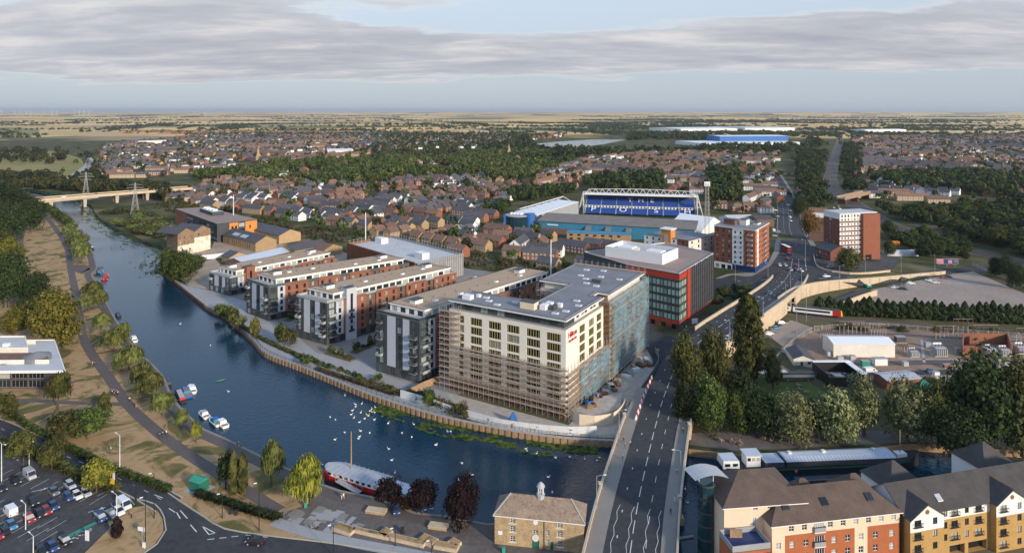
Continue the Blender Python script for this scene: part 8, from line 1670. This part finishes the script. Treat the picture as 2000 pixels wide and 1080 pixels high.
bl_=thing('billboard','wide billboard with a dark and pink poster above the road','billboard',PT(1850,522),.0); m=MB(); m.box(-7,7,-.15,.15,2,5.4,'grey_metal'); [m.bar((x_,.2,0),(x_,.2,5),.12,'grey_metal') for x_ in (-5,0,5)]; m.build('frame',bl_); m=MB(); m.box(-6.8,6.8,-.2,-.16,2.2,5.2,'navy'); m.box(-6.8,-2.5,-.23,-.2,2.2,5.2,'car_pink'); m.box(.5,3,-.23,-.2,2.6,4.6,'car_pink'); m.box(4,6.5,-.23,-.2,3,4.8,'car_grey'); m.build('poster',bl_)
rc=P3(1588,582); m=MB(); m.box(-1.5,1.5,-.9,.9,.5,1.6,'green_bay'); m.box(-1,1,-.8,.8,1.6,2.0,'pale_render'); [m.bar((s,-.9,.35),(s,.9,.35),.35,'black_metal',10) for s in (-1,1)]; m.build('tipping_skip',None,P3(1696,562),.2,label='teal skip by the slip road wall',cat='skip')
# yard layers: concrete roads, cable trenches, plinths, spare gear and vehicles
def strip(name,px,w_,z,mat): ribbon(name,smooth_line([P3(*p) for p in px],5),-w_/2,w_/2,z,mat)
strip('yard_road',[(1600,706),(1700,710),(1850,708),(2060,716)],4.5,.05,'path_tar'); strip('yard_road',[(1596,650),(1720,652),(1860,660),(2060,672)],3,.05,'path_tar'); strip('lower_track',[(1500,742),(1640,728),(1760,730),(1900,726),(2060,732)],5,.055,'old_asphalt'); strip('verge_strip',[(1596,642),(1700,637),(1850,646),(2060,658)],5,.05,'scrub_ground'); strip('verge_strip',[(1690,748),(1850,750),(2050,756)],4,.05,'scrub_ground'); strip('cable_trench',[(1610,684),(1625,684)],3,.06,'grey_concrete'); strip('cable_trench',[(1755,700),(1870,702)],1.2,.06,'grey_concrete'); strip('cable_trench',[(1800,664),(1805,708)],1.0,.06,'grey_concrete'); strip('cable_trench',[(1990,670),(1992,712)],1.2,.06,'grey_concrete')
transformer(1992,690,1.0,'grey transformer beyond the brick bay'); busbar(1985,2020,668,5,6,'busbar gantry beyond the brick bay'); busbar(1755,1772,688,4,4,'short insulator row beside the small transformer'); busbar(1640,1690,652,7,5.5,'long insulator row by the railway fence'); busbar(1900,1950,664,6,6.5,'gantry behind the brick blast walls')
for k,(x,y,w_,d_,h,mt) in enumerate([(1660,715,2,1.2,1.8,'grey_metal'),(1690,716,3,2,2.4,'green_bay'),(1768,714,2,1.5,1.6,'lead'),(1812,678,2.4,1.4,2,'grey_metal'),(1870,690,1.5,1,2.2,'grey_metal'),(1718,712,5,2.4,2.6,'white_metal'),(1828,738,2,1.5,2.4,'white_metal'),(1850,718,3,1.2,1.4,'rust_steel'),(1758,668,4,2.2,2.5,'charcoal'),(1958,716,4,2.2,2.4,'grey_metal'),(1636,744,3,2,2.2,'timber')]):
    m=MB(); m.box(-w_/2,w_/2,-d_/2,d_/2,.15,h,mt); m.box(-w_/2-.1,w_/2+.1,-d_/2-.1,d_/2+.1,0,.15,'concrete'); m.box(-w_/2-.08,w_/2+.08,-d_/2-.08,d_/2+.08,h,h+.1,'grey_metal'); m.build('equipment_cabinet',None,P3(x,y,.03),rh.uniform(-.1,.1),label={'grey_metal':'grey','green_bay':'green','lead':'pale grey','white_metal':'white','rust_steel':'rusty','charcoal':'black','timber':'timber'}[mt]+' equipment cabinet in the substation yard',cat='cabinet',group=mt+' cabinets in the substation')
for (x,y,c,k) in [(1700,728,'white','van'),(1820,728,'blue','car'),(1645,746,'grey','car'),(1540,690,'white','van')]: q=P3(x,y); car(q.x,q.y,rh.uniform(-.2,.2),c,'%s %s parked %s'%(c,'van' if k=='van' else 'car','in the service yard' if x<1600 else 'on the track below the substation'),k,None,.06,False)
for (x,y,c) in []: q=P3(x,y); car(q.x,q.y,R(-15),c,'%s car standing apart on the dirt car park'%c,'car',None,.03,False)
for k in range(26):
    x,y=rh.uniform(1595,2040),rh.choice((rh.uniform(636,646),rh.uniform(742,756))); ptree(x,y+(x-1600)*.02,y+(x-1600)*.02-rh.uniform(5,12),rh.uniform(10,20),'shrub',rh.choice(('leaf_scrub','leaf_green','leaf_olive')),'shrub growing along the substation fence','shrubs round the substation')
# courtyard gardens between the apartment blocks
cy=0
for (x0,y0,x1,y1) in [(545,610,640,570),(560,628,600,610),(700,655,790,600),(715,680,760,655),(690,690,730,672),(480,585,500,577),(640,690,690,705),(845,660,870,640),(470,560,520,540),(690,600,735,580)]:
    a,b=P3(x0,y0),P3(x1,y1); t=b-a; r_=thing('raised_bed','brick raised garden bed in the courtyards between the apartment blocks','planter',a,math.atan2(t.y,t.x),'courtyard raised beds'); m=MB(); m.box(0,t.length,-1.5,1.5,0,.6,'brown_brick'); m.build('wall',r_); m=MB(); m.box(.25,t.length-.25,-1.25,1.25,.6,.68,'lawn'); m.build('soil',r_)
    for j in range(3): q=a.lerp(b,(j+.5)/3); tree(q.x,q.y,rh.uniform(1.6,4.5),rh.uniform(1.8,3.2),rh.choice(('shrub','small')),rh.choice(('leaf_green','leaf_olive','leaf_scrub')),'small plant in a courtyard bed between the apartment blocks','courtyard planting')
for (x,y,c) in [(690,640,'white'),(700,648,'grey'),(660,600,'blue'),(530,575,'black'),(540,580,'silver'),(930,545,'white'),(945,549,'red'),(880,585,'grey')]: q=P3(x,y); car(q.x,q.y,R(45),c,'%s car parked %s'%(c,'behind the apartments by the railway scrub' if x>850 else 'between the apartment blocks'),'car',None,.02,False)
hedge('hedge','low planting strip along the quay promenade by the apartments',[(450,622),(490,650),(530,672),(570,690),(600,702)],2,.9,'leaf_olive',4500); hedge('hedge','planting strip along the sheet-piled quay by the hoarding',[(620,722),(680,742),(730,758),(775,772)],2,.9,'leaf_scrub',4500)
# ================================================================ far landmarks
def box_bldg(name,label,px0,px1,dep,h,wall,roof,ridge=1.0): a,b=P3(*px0),P3(*px1); pitched(name,label,'warehouse',a,b,dep,h,h+ridge,wall,roof,0,over=.5)
box_bldg('warehouse','vast white warehouse beyond the lake',(1330,260),(1440,258.5),260,17,'white_render','white_metal',3); box_bldg('warehouse','vast pale warehouse behind the blue one',(1455,258),(1552,257),300,18,'white_render','roof_pale',3); box_bldg('warehouse','long white low warehouse round the foot of the blue block',(1372,287),(1562,284),150,9,'white_render','white_metal',1); box_bldg('warehouse','bright blue high warehouse block beyond the old streets',(1406,283),(1540,282),90,24,'blue_paint','white_metal',1)
box_bldg('warehouse','white shed roofs among the far town houses',(640,303),(690,302),60,9,'white_render','white_metal',3); box_bldg('warehouse','pale school buildings on the far side of the green belt',(870,262),(955,261),60,10,'buff_brick','roof_pale',1); box_bldg('warehouse','long pale shed beyond the right-hand woods',(1690,258),(1770,257),90,9,'white_render','white_metal',2); box_bldg('warehouse','low pale flats in the far left town',(270,283),(325,281),25,11,'pale_render','roof_grey',1)
for (x,y,yt,lab) in [(504,318,284,'slender stone church spire above the trees of the far town'),(994,305,281,'small pointed church spire in the green belt')]:
    p=P3(x,y); h=(y-yt)*CH/(y-HY); r_=thing('church',lab,'church',p); m=MB(); m.box(-3,3,-3,3,0,h*.42,'stone'); m.build('tower',r_); m=MB(); m.lathe([(3.2,h*.42),(.1,h)],'stone',8); m.build('spire',r_); m=MB(); m.hexa([(3,-5,0),(24,-5,0),(24,5,0),(3,5,0)],[(3,-5,7),(24,-5,7),(24,5,7),(3,5,7)],'stone'); m.hexa([(3,-5.3,7),(24,-5.3,7),(24,5.3,7),(3,5.3,7)],[(3,-.1,12),(24,-.1,12),(24,.1,12),(3,.1,12)],'roof_slate'); m.build('nave',r_)
tb=MB(); tb.bar((0,0,0),(0,0,80),2.2,'white_paint',8,1.2); tbm=tb.mesh('tower'); bd=MB(); bd.hexa([(-1.2,-1,0),(1.2,-1,0),(.9,-.6,0),(-.9,-.6,0)],[(-.3,-1,42),(.3,-1,42),(.2,-.7,42),(-.2,-.7,42)],'white_paint',None,True); bdm=bd.mesh('blade'); nb=MB(); nb.box(-2,2,-3,4,78.5,82,'white_paint'); nbm=nb.mesh('nacelle')
for k,x in enumerate((3,28,40,52,60,85,101,111,146,155,164,174,380,402,566,573,584,611)):
    Y=(11000,11800,12500)[k%3] if k<12 else 16500; r_=thing('wind_turbine','white wind turbine on the far plain','wind turbine',((x-1000)*Y/FP,Y,0),0,'wind turbines on the horizon'); ob('tower',tbm,r_); ob('nacelle',nbm,r_)
    for j in range(3): o=ob('blade',bdm,r_,(0,-3,80)); o.rotation_euler=(0,R(120*j+37*k),0)
# ================================================================ air
m,t,b,o=node_mat('haze_air'); t.nodes.remove(b); pv=t.nodes.new('ShaderNodeVolumePrincipled'); pv.inputs['Color'].default_value=(.80,.86,.95,1); pv.inputs['Density'].default_value=3.2e-5; pv.inputs['Anisotropy'].default_value=.2; t.links.new(pv.outputs[0],o.inputs['Volume'])
hz_=MB(); hz_.box(-82000,82000,-4000,97000,-7,175,'haze_air'); hz_.build('haze',kind='stuff',label='thin pale air haze over the whole town and plain',cat='haze')
